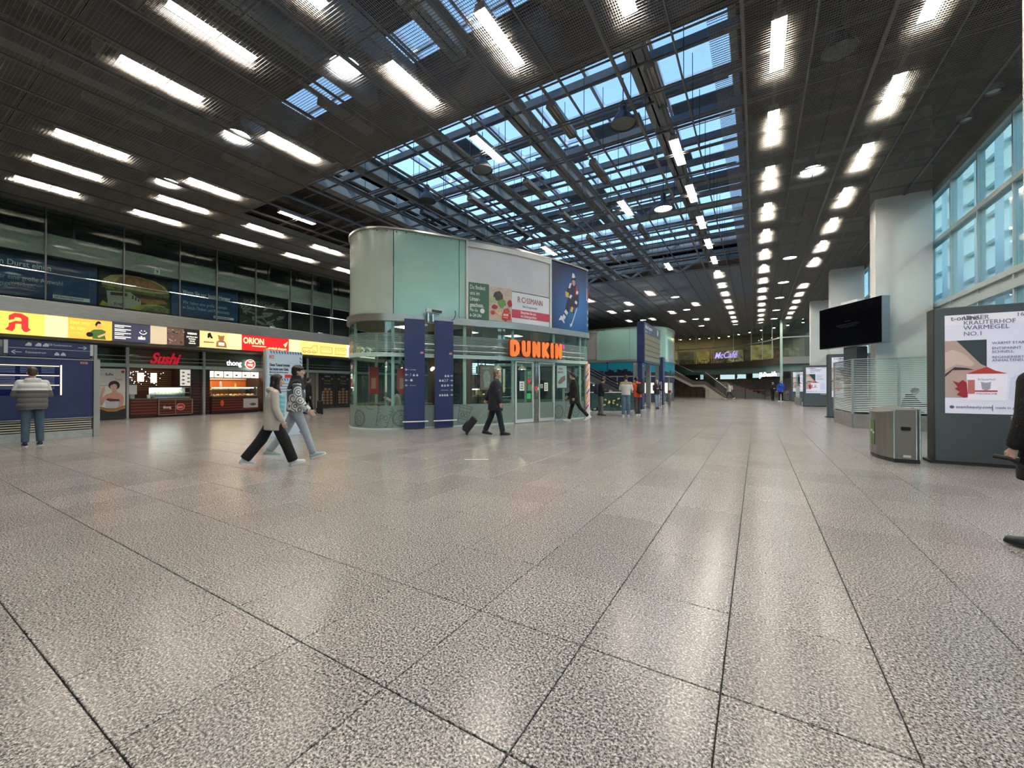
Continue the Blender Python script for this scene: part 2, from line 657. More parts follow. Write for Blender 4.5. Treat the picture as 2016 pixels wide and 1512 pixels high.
for j in range(22):
    y = -5 + j * 2.76
    for (xa, xb) in ((XL, SKX0 - 0.6), (SKX1 + 0.4, XR)):
        b = MB()
        b.box(xa, xb, y - 0.06, y + 0.06, 8.6, 8.75)
        b.build('cross_beam', M_deck, steel)
# second beams in the dark bay before the first main beam
for (x, w) in ((-3.2, 0.5), (-7.4, 0.5), (-11.5, 0.4)):
    b = MB()
    b.box(x - w / 2, x + w / 2, 0, 7.4, 8.5, 9.2)
    b.build('box_girder', M_beambr, steel)
# sunshade louvres under some panes
lou = MB()
for i in range(24):
    lou.box(-0.95, 0.95, -0.6 + i * 0.05 - 0.012, -0.6 + i * 0.05 + 0.012, 0, 0.04)
lou_me = lou.mesh('louvre', False)
lou_me.materials.append(M_beamdk)
for (x, y) in ((-1.5, 9.7), (-4.4, 10.2), (-4.4, 14.9), (-6.9, 15.6), (-9.2, 17.0), (-1.5, 15.1), (-3.2, 18.4), (-7.2, 19.2), (-1.5, 21), (-4.6, 22.5), (-8.6, 23.0), (-3.0, 6.0), (-4.9, 5.2), (-6.6, 6.3), (-1.6, 5.2), (-9.0, 5.9), (-10.4, 13.0)):
    inst('louvre', lou_me, steel, Matrix.Translation((x, y, 10.75)))

# ================================================================ shell walls
b = MB()
b.box(-27.2, -27, -14, 62, 0, 10.3)
struct(b.build('wall_left', M_dark))
b = MB()
b.box(-27, 6, -14.2, -14, 0, 10.3)
struct(b.build('wall_back', mat('pale_back_wall', (0.5, 0.5, 0.47), 0.7)))
b = MB()
b.box(-27, 6, 62, 62.2, 0, 10.3)
struct(b.build('wall_far', mat('far_wall', (0.10, 0.09, 0.075), 0.8)))

# white pillars along the windows
for (y, nm) in ((8.4, ''), (18.0, ''), (27.6, ''), (37.2, '')):
    b = MB()
    b.box(3.42, 4.82, y, y + 0.75, 0, DZ)
    struct(b.build('wall_pillar', M_white, bevel=0.012))

# window wall on the right
WXW = 4.95
wall_r = struct(thing('window_1', '', ''))
del wall_r['label'], wall_r['category']
zs = [0.0, 3.55, 3.95, 5.95, 7.6]
ys = [-14 + 1.72 * i for i in range(37)]
M_mull = mat('window_mullion', (0.52, 0.60, 0.58), 0.35, 0.3)
for y in ys:
    b = MB()
    b.box(WXW - 0.05, WXW + 0.10, y - 0.028, y + 0.028, 0, CZ)
    b.build('mullion', M_mull, wall_r)
for z, t in ((0.04, 0.05), (2.55, 0.05), (3.62, 0.10), (3.92, 0.07), (5.95, 0.06), (CZ - 0.06, 0.10)):
    b = MB()
    b.box(WXW - 0.07, WXW + 0.13, -14, 50, z - t, z + t)
    b.build('transom', M_mull, wall_r)
pn = MB()
pn.box(WXW - 0.008, WXW + 0.008, 0.03, 1.69, 0, 1)
pn_me = pn.mesh('pane', False)
pn_me.materials.append(M_glassw)
for y in ys[:-1]:
    for z0, z1 in ((0.1, 2.5), (2.6, 3.5), (4.0, 5.9), (6.0, 7.45)):
        inst('pane', pn_me, wall_r, Matrix.Translation((0, y, z0)) @ Matrix.Diagonal((1, 1, z1 - z0, 1)))
b = MB()
b.box(WXW, WXW + 0.02, -14, 50, 3.7, 3.87)
b.build('spandrel', mat('spandrel', (0.45, 0.5, 0.48), 0.4), wall_r)

b = MB()
b.box(4.9, 5.1, -14, 62, CZ - 0.02, 10.4)
struct(b.build('wall_right_upper', M_dark))
# outside the window: pavement, second glass hall and town houses
b = MB()
b.box(6, 70, -60, 90, -0.3, -0.02)
struct(b.build('floor_outside', mat('pavement', (0.35, 0.34, 0.32), 0.8, var=0.1)))
hall = thing('station_annex', 'pale steel and glass annex standing outside the tall windows', 'building', (13, 10, 0))
M_pale = mat('pale_cladding', (0.40, 0.50, 0.50), 0.5, var=0.05)
M_palel = mat('pale_cladding_light', (0.60, 0.68, 0.66), 0.5)
for i in range(25):
    b = MB()
    y = -24 + i * 2.8
    b.box(-0.35, 0.35, y - 0.55, y + 0.55, 0, 17)
    b.build('column', M_palel, hall)
for z in (3.4, 5.2, 7.0, 8.8, 10.6, 12.4, 14.2, 16.0):
    b = MB()
    b.box(-0.1, 0.25, -26, 44, z - 0.12, z + 0.12)
    b.build('rail', M_pale, hall)
for i in range(16):
    y = -24 + i * 4.2
    b = MB()
    b.beam((0.2, y, 3.6), (0.2, y + 4.2, 6.8), 0.12, 0.16)
    b.build('brace', M_pale, hall)
for z in (0.4, 3.0, 4.3, 6.1):
    b = MB()
    b.box(3.0, 3.1, -26, 44, z, z + 0.35)
    b.build('rear_rail', M_palel, hall)
for i in range(32):
    b = MB()
    b.box(3.0, 3.15, -26 + i * 2.2, -25.6 + i * 2.2, 0, 8)
    b.build('rear_post', M_palel, hall)
for i, (x, y, w, d_, h_, c) in enumerate(((34, 2, 12, 18, 9, (0.50, 0.47, 0.42)), (36, 26, 12, 20, 12, (0.55, 0.55, 0.53)), (34, 52, 12, 22, 10, (0.48, 0.42, 0.36)), (32, -24, 12, 22, 10, (0.5, 0.5, 0.48)))):
    t = thing('town_house', ['tan town house across the street behind the glass annex', 'tall grey town house across the street beyond the annex', 'brown town house across the street at the annex end', 'light grey town house across the street by the entrance'][i], 'building', (x, y, 0))
    b = MB()
    b.box(-w / 2, w / 2, -d_ / 2, d_ / 2, 0, h_)
    b.build('walls', mat('house_wall_%d' % i, c, 0.8, var=0.05), t)
    for r_ in range(3):
        for q in range(6):
            b = MB()
            yy = -d_ / 2 + d_ * (q + 0.5) / 6
            b.box(-w / 2 - 0.05, -w / 2 + 0.02, yy - 0.6, yy + 0.6, 1.2 + r_ * 3, 3.0 + r_ * 3)
            b.build('window', mat('house_window', (0.08, 0.11, 0.13), 0.1), t)

# ================================================================ lamps in the ceiling
def make_strip(lit):
    t = thing('strip_light', '', 'ceiling light', (0, 0, 0))
    b = MB()
    b.box(-0.09, 0.09, -0.69, 0.69, 0.10, 0.14)
    b.add([(-0.09, -0.69, 0.12), (0.09, -0.69, 0.12), (0.115, -0.69, 0.0), (-0.115, -0.69, 0.0)], [(0, 1, 2, 3)])
    b.add([(-0.09, 0.69, 0.12), (0.09, 0.69, 0.12), (0.115, 0.69, 0.0), (-0.115, 0.69, 0.0)], [(3, 2, 1, 0)])
    b.add([(-0.09, -0.69, 0.12), (-0.09, 0.69, 0.12), (-0.115, 0.69, 0.0), (-0.115, -0.69, 0.0)], [(0, 1, 2, 3)])
    b.add([(0.09, -0.69, 0.12), (0.09, 0.69, 0.12), (0.115, 0.69, 0.0), (0.115, -0.69, 0.0)], [(3, 2, 1, 0)])
    b.build('reflector', M_refl, t, fix=False)
    for x in (-0.048, 0.048):
        b = MB()
        b.cyl((x, -0.66, 0.06), (x, 0.66, 0.06), 0.019, n=8)
        b.build('tube', M_tube if lit else M_tubeoff, t, smooth=True)
    b = MB()
    b.box(-0.03, 0.03, -1.38, 1.38, 0.14, 0.18)
    b.build('cable_tray', M_rail, t)
    return t
lit0, off0 = make_strip(True), make_strip(False)
used = {True: False, False: False}
def strip(k, j, on, label, grp):
    src = lit0 if on else off0
    loc = (RX + RDX * k, RY + RDY * j, CZ + 0.07)
    if used[on]:
        o = dup(src, loc)
    else:
        o = src
        o.location = loc
    used[on] = True
    o['label'], o['group'] = label, grp
rows = {1: 'window-side row', 0: 'row beside the skylight edge', -1: 'row hung under the skylight girder'}
for k in (1, 0, -1):
    for j in range(-4, 15):
        if k == -1 and j in (-1,):
            strip(k, j, False, 'unlit tube light hung under the skylight girder', 'unlit skylight tube lights')
            continue
        if k == 1 and j in (6, 13, 14):
            continue
        strip(k, j, True, 'lit twin-tube ceiling light in the ' + rows[k], 'lit lights of the ' + rows[k])
LEFT_ON = {(-4, -3), (-5, -3), (-7, -3), (-8, -3), (-9, -3), (-5, -2), (-7, -2), (-8, -2), (-9, -2), (-7, -1), (-8, -1), (-9, -1), (-8, 0), (-9, 0), (-3, -2), (-2, -2), (-3, -1), (-2, 1), (-2, 4), (-3, 6), (-4, 2), (-2, 8), (-3, 9), (-4, 7), (-5, 8), (-4, 10), (-5, 10), (-3, 11), (-2, 11), (-5, 6),
           (-3, -3), (-4, -4), (-6, -4), (-8, -4), (-2, -4), (-5, -5), (-7, -5), (-9, 1), (-8, 1), (-9, 2), (-9, 3)}
LEFT_OFF = {(-6, -3), (-4, -2), (-6, -2), (-2, -1), (-2, 0), (-3, 1), (-3, 0), (-4, 1), (-5, 0), (-4, 0), (-3, 3), (-2, 2), (-3, 2)}
for (k, j) in sorted(LEFT_ON):
    if j >= 6:
        strip(k, j, True, 'lit ceiling light far down the hall between the rows', 'lit lights far down the hall')
    elif k <= -7:
        strip(k, j, True, 'lit ceiling light over the shop arcade side', 'lit lights near the shops')
    else:
        strip(k, j, True, 'lit ceiling light in the dark open-mesh bay', 'lit lights in the dark bay')
for (k, j) in sorted(LEFT_OFF):
    strip(k, j, False, 'unlit grey tube light in the ceiling grid', 'unlit tube lights')

# ================================================================ shop arcade on the left
def FX(X):
    return frame((X, 0, 0), (0, 1, 0), (0, 0, 1))
def FXp(X, y, z):
    return frame((X, y, z), (0, 1, 0), (0, 0, 1))
def pbox(name, m, parent, *a, bevel=0, world=True):
    b = MB()
    b.box(*a)
    return b.build(name, m, parent, world=world, bevel=bevel)

M_soffit = mat('brown_soffit', (0.06, 0.052, 0.04), 0.4)
M_greyroom = mat('grey_upper_room', (0.26, 0.275, 0.26), 0.8, var=0.06, scale=1)
M_frieze = mat('pale_frieze', (0.34, 0.36, 0.335), 0.7, var=0.1, scale=9)
M_tan = mat('tan_panel', (0.32, 0.27, 0.19), 0.7)
M_lightw = mat('warm_lamp', (1, 0.9, 0.75), 0.5, emit=9.0, emit_col=(1.0, 0.80, 0.55))
M_lightc = mat('cool_lamp', (1, 1, 1), 0.5, emit=4.5, emit_col=(0.95, 1.0, 1.0))

b = MB()
b.box(-27, -21.0, -6, 40, 2.95, 3.06)
b.box(-27, -21.0, -6, 40, 3.82, 4.25)
struct(b.build('trim_arcade_soffit', M_soffit))
b = MB()
b.box(-21.06, -20.94, -6, 40, 3.80, 4.29)
struct(b.build('trim_arcade_band', M_steel, bevel=0.01))
b = MB()
b.box(-24.6, -24.45, -6, 40, 4.25, 10.2)
b.box(-24.5, -21.35, -6, 40, 5.95, 6.68)
struct(b.build('wall_left_upper', M_greyroom))
b = MB()
b.box(-21.42, -21.3, -6, 40, 5.94, 6.70)
struct(b.build('trim_left_frieze', M_frieze))
upw = struct(thing('window_2', '', ''))
del upw['label'], upw['category']
ymul = [-5.6, -3.3, -1.0, 1.2, 3.85, 5.9, 7.7, 9.1, 10.8, 12.55, 13.79, 15.03, 16.34, 17.7, 19.2, 20.8, 22.4, 24, 26, 28, 30, 32, 34, 36]
for i, y in enumerate(ymul):
    pbox('mullion', mat('dark_mullion', (0.12, 0.13, 0.125), 0.4), upw, -21.24, -21.16, y - 0.02, y + 0.02, 4.29, 7.58)
    if i:
        pbox('pane', M_glassd, upw, -21.2, -21.19, ymul[i - 1] + 0.02, y - 0.02, 4.3, 7.55)
for y in [2.2, 4.6, 6.6, 8.4, 10.0, 11.6, 13.2, 14.4, 15.7, 17.0, 18.4]:
    pbox('upper_frame', mat('dark_mullion', (0.12, 0.13, 0.125), 0.4), upw, -21.6, -21.5, y - 0.03, y + 0.03, 6.68, 7.58)
for i, y in enumerate((12.55, 13.79, 15.03, 16.34, 17.7)):
    pbox('pale_mullion', M_mull, upw, -21.35, -21.27, y - 0.035, y + 0.035, 4.3, 5.92)
pbox('pale_transom', M_mull, upw, -21.35, -21.27, 12.55, 30, 5.85, 5.92)
b = MB()
b.tube([(-20.98, -6, 5.26), (-20.98, 40, 5.26)], 0.022)
struct(b.build('trim_left_handrail', M_chrome, smooth=True))
pbox('upper_room_back', M_greyroom, None, -24.4, -24.3, -6, 40, 4.3, 5.9)['kind'] = 'structure'

# ---- banners behind the upper glass
M_navyb = mat('banner_blue', (0.008, 0.042, 0.14), 0.5)
M_bline = mat('banner_line', (0.05, 0.12, 0.22), 0.5)
M_btext = mat('banner_text', (0.72, 0.78, 0.80), 0.6)
M_btext2 = mat('banner_text_soft', (0.42, 0.52, 0.58), 0.6)
def banner(label, y0, y1, z0=4.42, z1=5.9, m=M_navyb):
    t = thing('banner', label, 'banner', (-21.6, y0, z0))
    pbox('board', m, t, -21.66, -21.6, y0, y1, z0, z1)
    return t
def outline(t, X, y0, y1, z0, z1, m, w=0.02):
    for (a, b_, c, d_) in ((y0, y1, z1 - w, z1), (y1 - w, y1, z0, z1)):
        flat('print_line', rect(a, b_, c, d_), m, t, FX(X), world=True)
t = banner('dark blue upstairs banner ending einen, between the drinks text and the burger', -1.0, 5.24)
outline(t, -21.598, -0.8, 5.06, 4.52, 5.76, M_bline)
text('Wenn Sie für Ihren Durst einen', 0.27, M_btext, t, FXp(-21.597, 1.35, 5.45), bold=0.012, world=True, xs=0.78)
text('Wir haben hier eine große Auswahl', 0.23, M_btext2, t, FXp(-21.597, 2.02, 4.98), world=True, xs=0.70)
text('an Erfrischungsgetränken.', 0.23, M_btext2, t, FXp(-21.597, 2.02, 4.74), world=True, xs=0.70)
flat('caption_plate', rect(4.10, 5.05, 4.50, 4.63), M_btext, t, FX(-21.598), world=True)
text('IHR EINKAUFSBAHNHOF', 0.1, M_navyb, t, FXp(-21.593, 4.14, 4.53), bold=0.02, world=True, xs=0.66)
t = banner('upstairs banner with a big cheeseburger photo', 5.28, 7.52, m=mat('burger_bg', (0.010, 0.012, 0.012), 0.6))
M_bun = mat('bun', (0.30, 0.13, 0.03), 0.6, var=0.35, scale=7)
M_bunl = mat('bun_light', (0.42, 0.33, 0.14), 0.6, var=0.2, scale=7)
M_let = mat('lettuce', (0.12, 0.16, 0.04), 0.6, var=0.5, scale=9)
M_chee = mat('cheese', (0.40, 0.33, 0.03), 0.6, var=0.2)
M_paper = mat('burger_paper', (0.36, 0.36, 0.30), 0.7, var=0.12, scale=6)
Bx = FX(-21.6)
flat('bun_crown', [(5.36, 5.26), (5.42, 5.5), (5.62, 5.68), (6.0, 5.79), (6.5, 5.80), (7.0, 5.72), (7.32, 5.56), (7.47, 5.34), (7.45, 5.26), (6.9, 5.20), (6.2, 5.22)], M_bunl, t, Bx, 0.004, world=True)
flat('bun_toast', [(5.75, 5.42), (5.9, 5.66), (6.3, 5.76), (6.8, 5.72), (7.2, 5.56), (7.4, 5.34), (6.9, 5.28), (6.2, 5.34)], M_bun, t, Bx, 0.006, world=True)
flat('patty', [(5.5, 5.02), (5.45, 5.12), (6.2, 5.16), (7.35, 5.12), (7.4, 4.98), (6.4, 4.94)], mat('patty', (0.07, 0.03, 0.015), 0.7, var=0.4, scale=10), t, Bx, 0.005, world=True)
flat('lettuce', [(5.34, 5.18), (5.5, 5.27), (6.2, 5.22), (7.0, 5.2), (7.5, 5.24), (7.44, 5.08), (6.6, 5.10), (5.6, 5.12)], M_let, t, Bx, 0.007, world=True)
flat('cheese', [(5.3, 4.45), (5.4, 4.66), (5.62, 4.5), (6.4, 4.62), (6.9, 4.78), (7.35, 4.72), (7.0, 4.44)], M_chee, t, Bx, 0.004, world=True)
flat('salad', [(6.5, 4.44), (6.7, 4.62), (7.1, 4.72), (7.5, 4.64), (7.5, 4.44)], M_let, t, Bx, 0.006, world=True)
flat('lower_bun', [(6.3, 4.92), (7.3, 4.98), (7.42, 4.84), (6.9, 4.74), (6.4, 4.76)], M_bun, t, Bx, 0.005, world=True)
flat('wrapper', [(5.55, 4.46), (5.5, 5.06), (6.2, 5.12), (6.52, 4.86), (6.55, 4.66), (6.1, 4.45)], M_paper, t, Bx, 0.009, world=True)
flat('wrapper_window', [(5.62, 4.9), (5.62, 5.02), (6.1, 5.05), (6.12, 4.94)], mat('patty', (0.07, 0.03, 0.015), 0.7), t, Bx, 0.011, world=True)
for q in range(3):
    flat('wrapper_arch', rect(6.26 + q * 0.09, 6.31 + q * 0.09, 4.86 - q * 0.04, 5.0 - q * 0.06), M_dark, t, Bx, 0.011, world=True)
text('Kräft', 0.14, mat('patty_txt', (0.12, 0.02, 0.01), 0.7), t, FXp(-21.588, 5.72, 4.54), bold=0.02, world=True)
t = banner('dark blue upstairs banner with the Hunger text beside the newspaper board', 7.56, 10.18)
outline(t, -21.598, 7.8, 10.02, 4.55, 5.72, M_bline)
text('Wenn Sie vor lauter Hunger', 0.235, M_btext, t, FXp(-21.597, 7.95, 5.42), bold=0.012, world=True, xs=0.70)
text('Wir haben eine große Auswahl', 0.21, M_btext2, t, FXp(-21.597, 7.95, 4.98), world=True, xs=0.66)
text('an Snack-Theken und Restaurants.', 0.21, M_btext2, t, FXp(-21.597, 7.95, 4.76), world=True, xs=0.64)
flat('caption_plate', rect(9.15, 10.0, 4.50, 4.61), M_btext, t, FX(-21.598), world=True)
text('IHR EINKAUFSBAHNHOF', 0.085, M_navyb, t, FXp(-21.593, 9.18, 4.525), bold=0.02, world=True, xs=0.68)
t = banner('upstairs banner printed with shredded black and white newspaper', 10.25, 12.5, m=mat('newsprint_dark', (0.02, 0.024, 0.022), 0.6))
M_news = mat('newsprint', (0.20, 0.22, 0.20), 0.7, var=0.3, scale=14)
random.seed(3)
for q in range(26):
    y, z = random.uniform(10.3, 12.3), random.uniform(4.45, 5.5)
    a = random.uniform(-0.9, 0.9)
    L_, w = random.uniform(0.25, 0.7), random.uniform(0.02, 0.06)
    P = [(y + math.cos(a) * u * L_ / 2 - math.sin(a) * v * w, z + math.sin(a) * u * L_ / 2 + math.cos(a) * v * w) for u, v in ((-1, -1), (1, -1), (1, 1), (-1, 1))]
    P = [(min(max(p[0], 10.28), 12.47), min(max(p[1], 4.44), 5.88)) for p in P]
    flat('paper_strip', P, M_news, t, Bx, 0.003 + 0.0005 * q, world=True)
text('BUSINESS', 0.36, M_news, t, FXp(-21.58, 10.4, 5.42), shear=0.1, world=True, xs=0.85)
text('k dollar v', 0.2, M_news, t, FXp(-21.58, 10.35, 5.12), shear=0.15, world=True)
s = thing('small_notice', 'small white pictogram notice above the burger banner', 'sign', (-21.28, 6.95, 5.98))
pbox('plate', M_white, s, -21.29, -21.275, 6.87, 7.05, 5.97, 6.19)
flat('pictogram', [(6.9, 6.13), (7.02, 6.13), (6.96, 6.07), (7.02, 6.03), (6.9, 6.03), (6.96, 6.07)], M_black, s, FX(-21.274), world=True)

# ---- backlit fascia signs
def lightbox(label, y0, y1, col, e=1.0, z0=3.08, z1=3.79):
    t = thing('lightbox_sign', label, 'sign', (-21.0, y0, z0))
    b = MB()
    b.box(-21.3, -20.97, y0 + 0.004, y1 - 0.004, z0, z1)
    b.build('lit_panel', mat('lit_' + '_'.join('%03d' % int(c * 999) for c in col), col, 0.5, emit=e * 0.55), t, world=True)
    return t
LX = -20.968
FL = FX(LX)
def lm(n, c, e=0.8):
    return mat('litprint_' + n, c, 0.5, emit=e * 0.55)
R_, Yl, Wl, Kl = lm('red', (0.80, 0.03, 0.03)), lm('yellow', (1.0, 0.62, 0.10)), lm('white', (1.0, 0.93, 0.75), 1.1), mat('litprint_black', (0.012, 0.010, 0.012), 0.5)
def gothic_a(t, y, z, s, m):
    P = [(-0.50, 0.0), (-0.18, -0.10), (-0.08, 0.10), (-0.06, 0.42), (0.20, 0.42), (0.20, 0.12), (0.30, -0.06), (0.42, -0.10), (0.62, 0.08), (0.50, 0.20), (0.50, 0.90), (0.20, 1.12), (-0.10, 1.12), (-0.34, 0.92), (-0.34, 0.62), (-0.12, 0.70), (-0.08, 0.84), (0.14, 0.84), (0.20, 0.74), (0.20, 0.60), (-0.06, 0.60), (-0.34, 0.42), (-0.34, 0.22)]
    flat('pharmacy_letter', [(y + p[0] * s, z + p[1] * s) for p in P], m, t, FL, 0.006, world=True)
t = lightbox('yellow backlit pharmacy sign with red gothic letter A', -2.0, 3.80, (1.0, 0.62, 0.10), 1.05)
gothic_a(t, 3.18, 3.20, 0.50, R_)
flat('logo_ring', disc(2.28, 3.44, 0.29), R_, t, FL, 0.003, world=True)
flat('logo_disc', disc(2.28, 3.44, 0.27), Wl, t, FL, 0.005, world=True)
gothic_a(t, 2.28, 3.30, 0.26, R_)
lightbox('plain pale yellow backlit panel beside the pharmacy sign', 3.80, 4.35, (1.0, 0.78, 0.30), 1.15)
t = lightbox('orange backlit hostel sign with person in a green jumper', 4.35, 5.51, (0.95, 0.42, 0.06), 0.95)
text('best way', 0.20, Yl, t, FXp(LX, 4.40, 3.58), bold=0.02, world=True, xs=0.72)
text('to stay', 0.20, Yl, t, FXp(LX, 4.40, 3.38), bold=0.02, world=True, xs=0.72)
text('24 x in Berlin', 0.09, Yl, t, FXp(LX, 4.40, 3.24), bold=0.01, world=True, xs=0.72)
gj = lm('green', (0.06, 0.16, 0.03), 0.5)
flat('jumper', [(4.98, 3.09), (4.92, 3.36), (5.02, 3.44), (5.22, 3.46), (5.34, 3.40), (5.30, 3.28), (5.34, 3.09)], gj, t, FL, 0.004, world=True)
flat('face', disc(5.14, 3.58, 0.075, 0.10), lm('skin', (0.80, 0.36, 0.16), 0.7), t, FL, 0.005, world=True)
flat('hair', [(5.04, 3.62), (5.07, 3.70), (5.12, 3.76), (5.18, 3.74), (5.21, 3.66), (5.12, 3.66), (5.07, 3.55)], Kl, t, FL, 0.008, world=True)
flat('arm', [(5.10, 3.20), (5.34, 3.34), (5.38, 3.30), (5.14, 3.14)], lm('skin', (0.80, 0.36, 0.16), 0.7), t, FL, 0.007, world=True)
flat('round_badge', disc(4.9, 3.24, 0.09), Kl, t, FL, 0.006, world=True)
t = lightbox('navy backlit sign with a smiley and four white address blocks', 5.51, 6.65, (0.045, 0.045, 0.085), 0.6)
for q in range(4):
    flat('text_line', rect(5.58, 6.05, 3.66 - q * 0.145, 3.69 - q * 0.145), Wl, t, FL, world=True)
    flat('text_line', rect(5.58, 5.85 + 0.05 * (q % 2), 3.60 - q * 0.145, 3.63 - q * 0.145), Wl, t, FL, world=True)
flat('smile', [(6.42 + 0.12 * math.cos(a), 3.50 + 0.10 * math.sin(a)) for a in [PI + PI * i / 10 for i in range(11)]] + [(6.42 + 0.095 * math.cos(a), 3.50 + 0.075 * math.sin(a)) for a in [2 * PI - PI * i / 10 for i in range(11)]], Wl, t, FL, world=True)
for y in (6.37, 6.47):
    flat('eye', [(y - 0.03, 3.53), (y + 0.03, 3.53), (y, 3.57)], Wl, t, FL, world=True)
text('a&o', 0.2, Wl, t, FXp(LX, 6.27, 3.20), bold=0.025, world=True, xs=0.7)
lightbox('plain beige backlit panel between the smiley sign and the street photo', 6.65, 7.19, (0.55, 0.45, 0.30), 0.8)
t = lightbox('dark backlit photo panel with a crowd of trees and people', 7.19, 7.79, (0.13, 0.075, 0.06), 0.5)
random.seed(5)
for q in range(40):
    y, z = random.uniform(7.22, 7.76), random.uniform(3.12, 3.74)
    flat('photo_blot', disc(y, z, random.uniform(0.015, 0.045), random.uniform(0.015, 0.04), 6), [Kl, lm('rust', (0.25, 0.08, 0.05), 0.5), lm('olive', (0.2, 0.17, 0.05), 0.5), lm('rose', (0.40, 0.24, 0.2), 0.5)][q % 4], t, FL, 0.002 + 0.0002 * q, world=True)
t = lightbox('black backlit sign with white lettering beside the bear panel', 7.79, 8.35, (0.012, 0.010, 0.009), 0.3)
text('watson', 0.16, Wl, t, FXp(LX, 8.07, 3.58), bold=0.02, align='CENTER', world=True, xs=0.75)
for q, s_ in enumerate(('Jede News über', 'überholen', 'und auf', 'watson.de')):
    text(s_, 0.085, Wl, t, FXp(LX, 8.07, 3.45 - q * 0.09), bold=0.02, align='CENTER', world=True, xs=0.72)
t = lightbox('wood-look backlit panel with a sitting bear and a scooter', 8.35, 9.47, (0.85, 0.55, 0.24), 0.95)
br = lm('bear', (0.36, 0.17, 0.05), 0.5)
flat('bear_body', [(8.98, 3.12), (9.0, 3.34), (9.1, 3.44), (9.28, 3.44), (9.38, 3.34), (9.42, 3.12)], br, t, FL, 0.004, world=True)
flat('bear_head', disc(9.19, 3.53, 0.12, 0.11), br, t, FL, 0.005, world=True)
for y in (9.09, 9.29):
    flat('bear_ear', disc(y, 3.62, 0.04), br, t, FL, 0.005, world=True)
flat('bear_belly', rect(9.08, 9.31, 3.2, 3.33), Wl, t, FL, 0.007, world=True)
flat('scooter', [(8.64, 3.52), (8.66, 3.7), (8.76, 3.74), (8.8, 3.62), (8.86, 3.5), (8.78, 3.48), (8.74, 3.56), (8.70, 3.48)], Kl, t, FL, 0.004, world=True)
flat('shadow_stroke', rect(8.5, 8.9, 3.28, 3.33), lm('umber', (0.3, 0.17, 0.06), 0.5), t, FL, world=True)
lightbox('plain pale yellow backlit panel between the bear and the red sign', 9.47, 10.06, (1.0, 0.78, 0.31), 1.12)
t = lightbox('red backlit sign with cream lettering and a paper plane', 10.06, 12.34, (0.72, 0.012, 0.015), 0.95)
text('ORION', 0.40, Yl if 0 else lm('cream', (1.0, 0.85, 0.35), 1.1), t, FXp(LX, 10.12, 3.40), bold=0.03, world=True, xs=0.74)
flat('underline', rect(10.52, 11.18, 3.27, 3.32), lm('cream', (1.0, 0.85, 0.35), 1.1), t, FL, world=True)
text('...erotisch shoppen', 0.18, lm('cream', (1.0, 0.85, 0.35), 1.1), t, FXp(LX, 11.2, 3.20), bold=0.015, world=True, xs=0.74)
flat('paper_plane', [(12.28, 3.66), (12.04, 3.48), (12.10, 3.44), (12.14, 3.34), (12.2, 3.42)], lm('cream', (1.0, 0.85, 0.35), 1.1), t, FL, world=True)
lightbox('plain pale yellow backlit panel beside the skyline map', 12.34, 12.95, (1.0, 0.77, 0.33), 1.12)
t = lightbox('yellow backlit panel with a thin drawing of a steam engine and coaches', 12.95, 15.82, (1.0, 0.64, 0.17), 1.05)
ink = lm('ink', (0.33, 0.19, 0.06), 0.4)
def stroke(t, P, w=0.012, m=ink):
    for (a, b_) in zip(P, P[1:]):
        d_ = V((b_[0] - a[0], b_[1] - a[1]))
        if d_.length < 1e-4:
            continue
        n_ = V((-d_.y, d_.x)).normalized() * w
        flat('drawn_line', [(a[0] + n_.x, a[1] + n_.y), (a[0] - n_.x, a[1] - n_.y), (b_[0] - n_.x, b_[1] - n_.y), (b_[0] + n_.x, b_[1] + n_.y)], m, t, FL, 0.003, world=True)
stroke(t, [(13.05, 3.2), (13.1, 3.42), (13.6, 3.42), (13.7, 3.58), (13.95, 3.58), (13.95, 3.22), (13.05, 3.2)])
for y in (13.2, 13.45, 13.75):
    stroke(t, disc(y, 3.22, 0.08, n=8) + [(y + 0.08, 3.22)])
for y0 in (14.15, 15.1):
    stroke(t, [(y0, 3.2), (y0, 3.56), (y0 + 0.72, 3.56), (y0 + 0.72, 3.2), (y0, 3.2)])
    for q in range(4):
        stroke(t, [(y0 + 0.1 + q * 0.17, 3.36), (y0 + 0.1 + q * 0.17, 3.48), (y0 + 0.2 + q * 0.17, 3.48), (y0 + 0.2 + q * 0.17, 3.36)], 0.008)
t = lightbox('white backlit sign with black block letters at the arcade end', 15.86, 18.2, (1.0, 0.88, 0.62), 1.1)
text('EINKAUF', 0.62, Kl, t, FXp(LX, 15.98, 3.2), bold=0.03, world=True, xs=0.8)

# ---- arcade front below the fascia
arc = struct(thing('wall_arcade_front', '', ''))
del arc['label'], arc['category']
for y in (-3.0, 0.5, 2.8, 5.33, 6.32, 9.05, 11.85, 14.2, 17.3, 20.0, 23.0):
    pbox('post', M_alu, arc, -22.36, -22.24, y - 0.05, y + 0.05, 0, 2.95)
pbox('transom', M_mintf, arc, -22.36, -22.26, -6, 30, 2.13, 2.28)
for z in (2.42, 2.58):
    b = MB()
    b.tube([(-22.15, -6, z), (-22.15, 30, z)], 0.015, n=6)
    b.build('guard_rail', M_alu, arc, smooth=True)
for (y0, y1) in ((-3, 0.5), (0.5, 2.8), (2.8, 5.33), (5.33, 6.32), (6.32, 9.05), (9.05, 11.85), (11.85, 14.2), (14.2, 17.3), (17.3, 20), (20, 23)):
    pbox('upper_pane', M_glassd, arc, -22.31, -22.30, y0 + 0.06, y1 - 0.06, 2.3, 2.93)
pbox('panel_back', M_tan, arc, -22.62, -22.55, 6.35, 11.8, 2.3, 2.95)
pbox('panel_back', M_dark, arc, -22.9, -22.8, -6, 6.3, 0, 2.95)
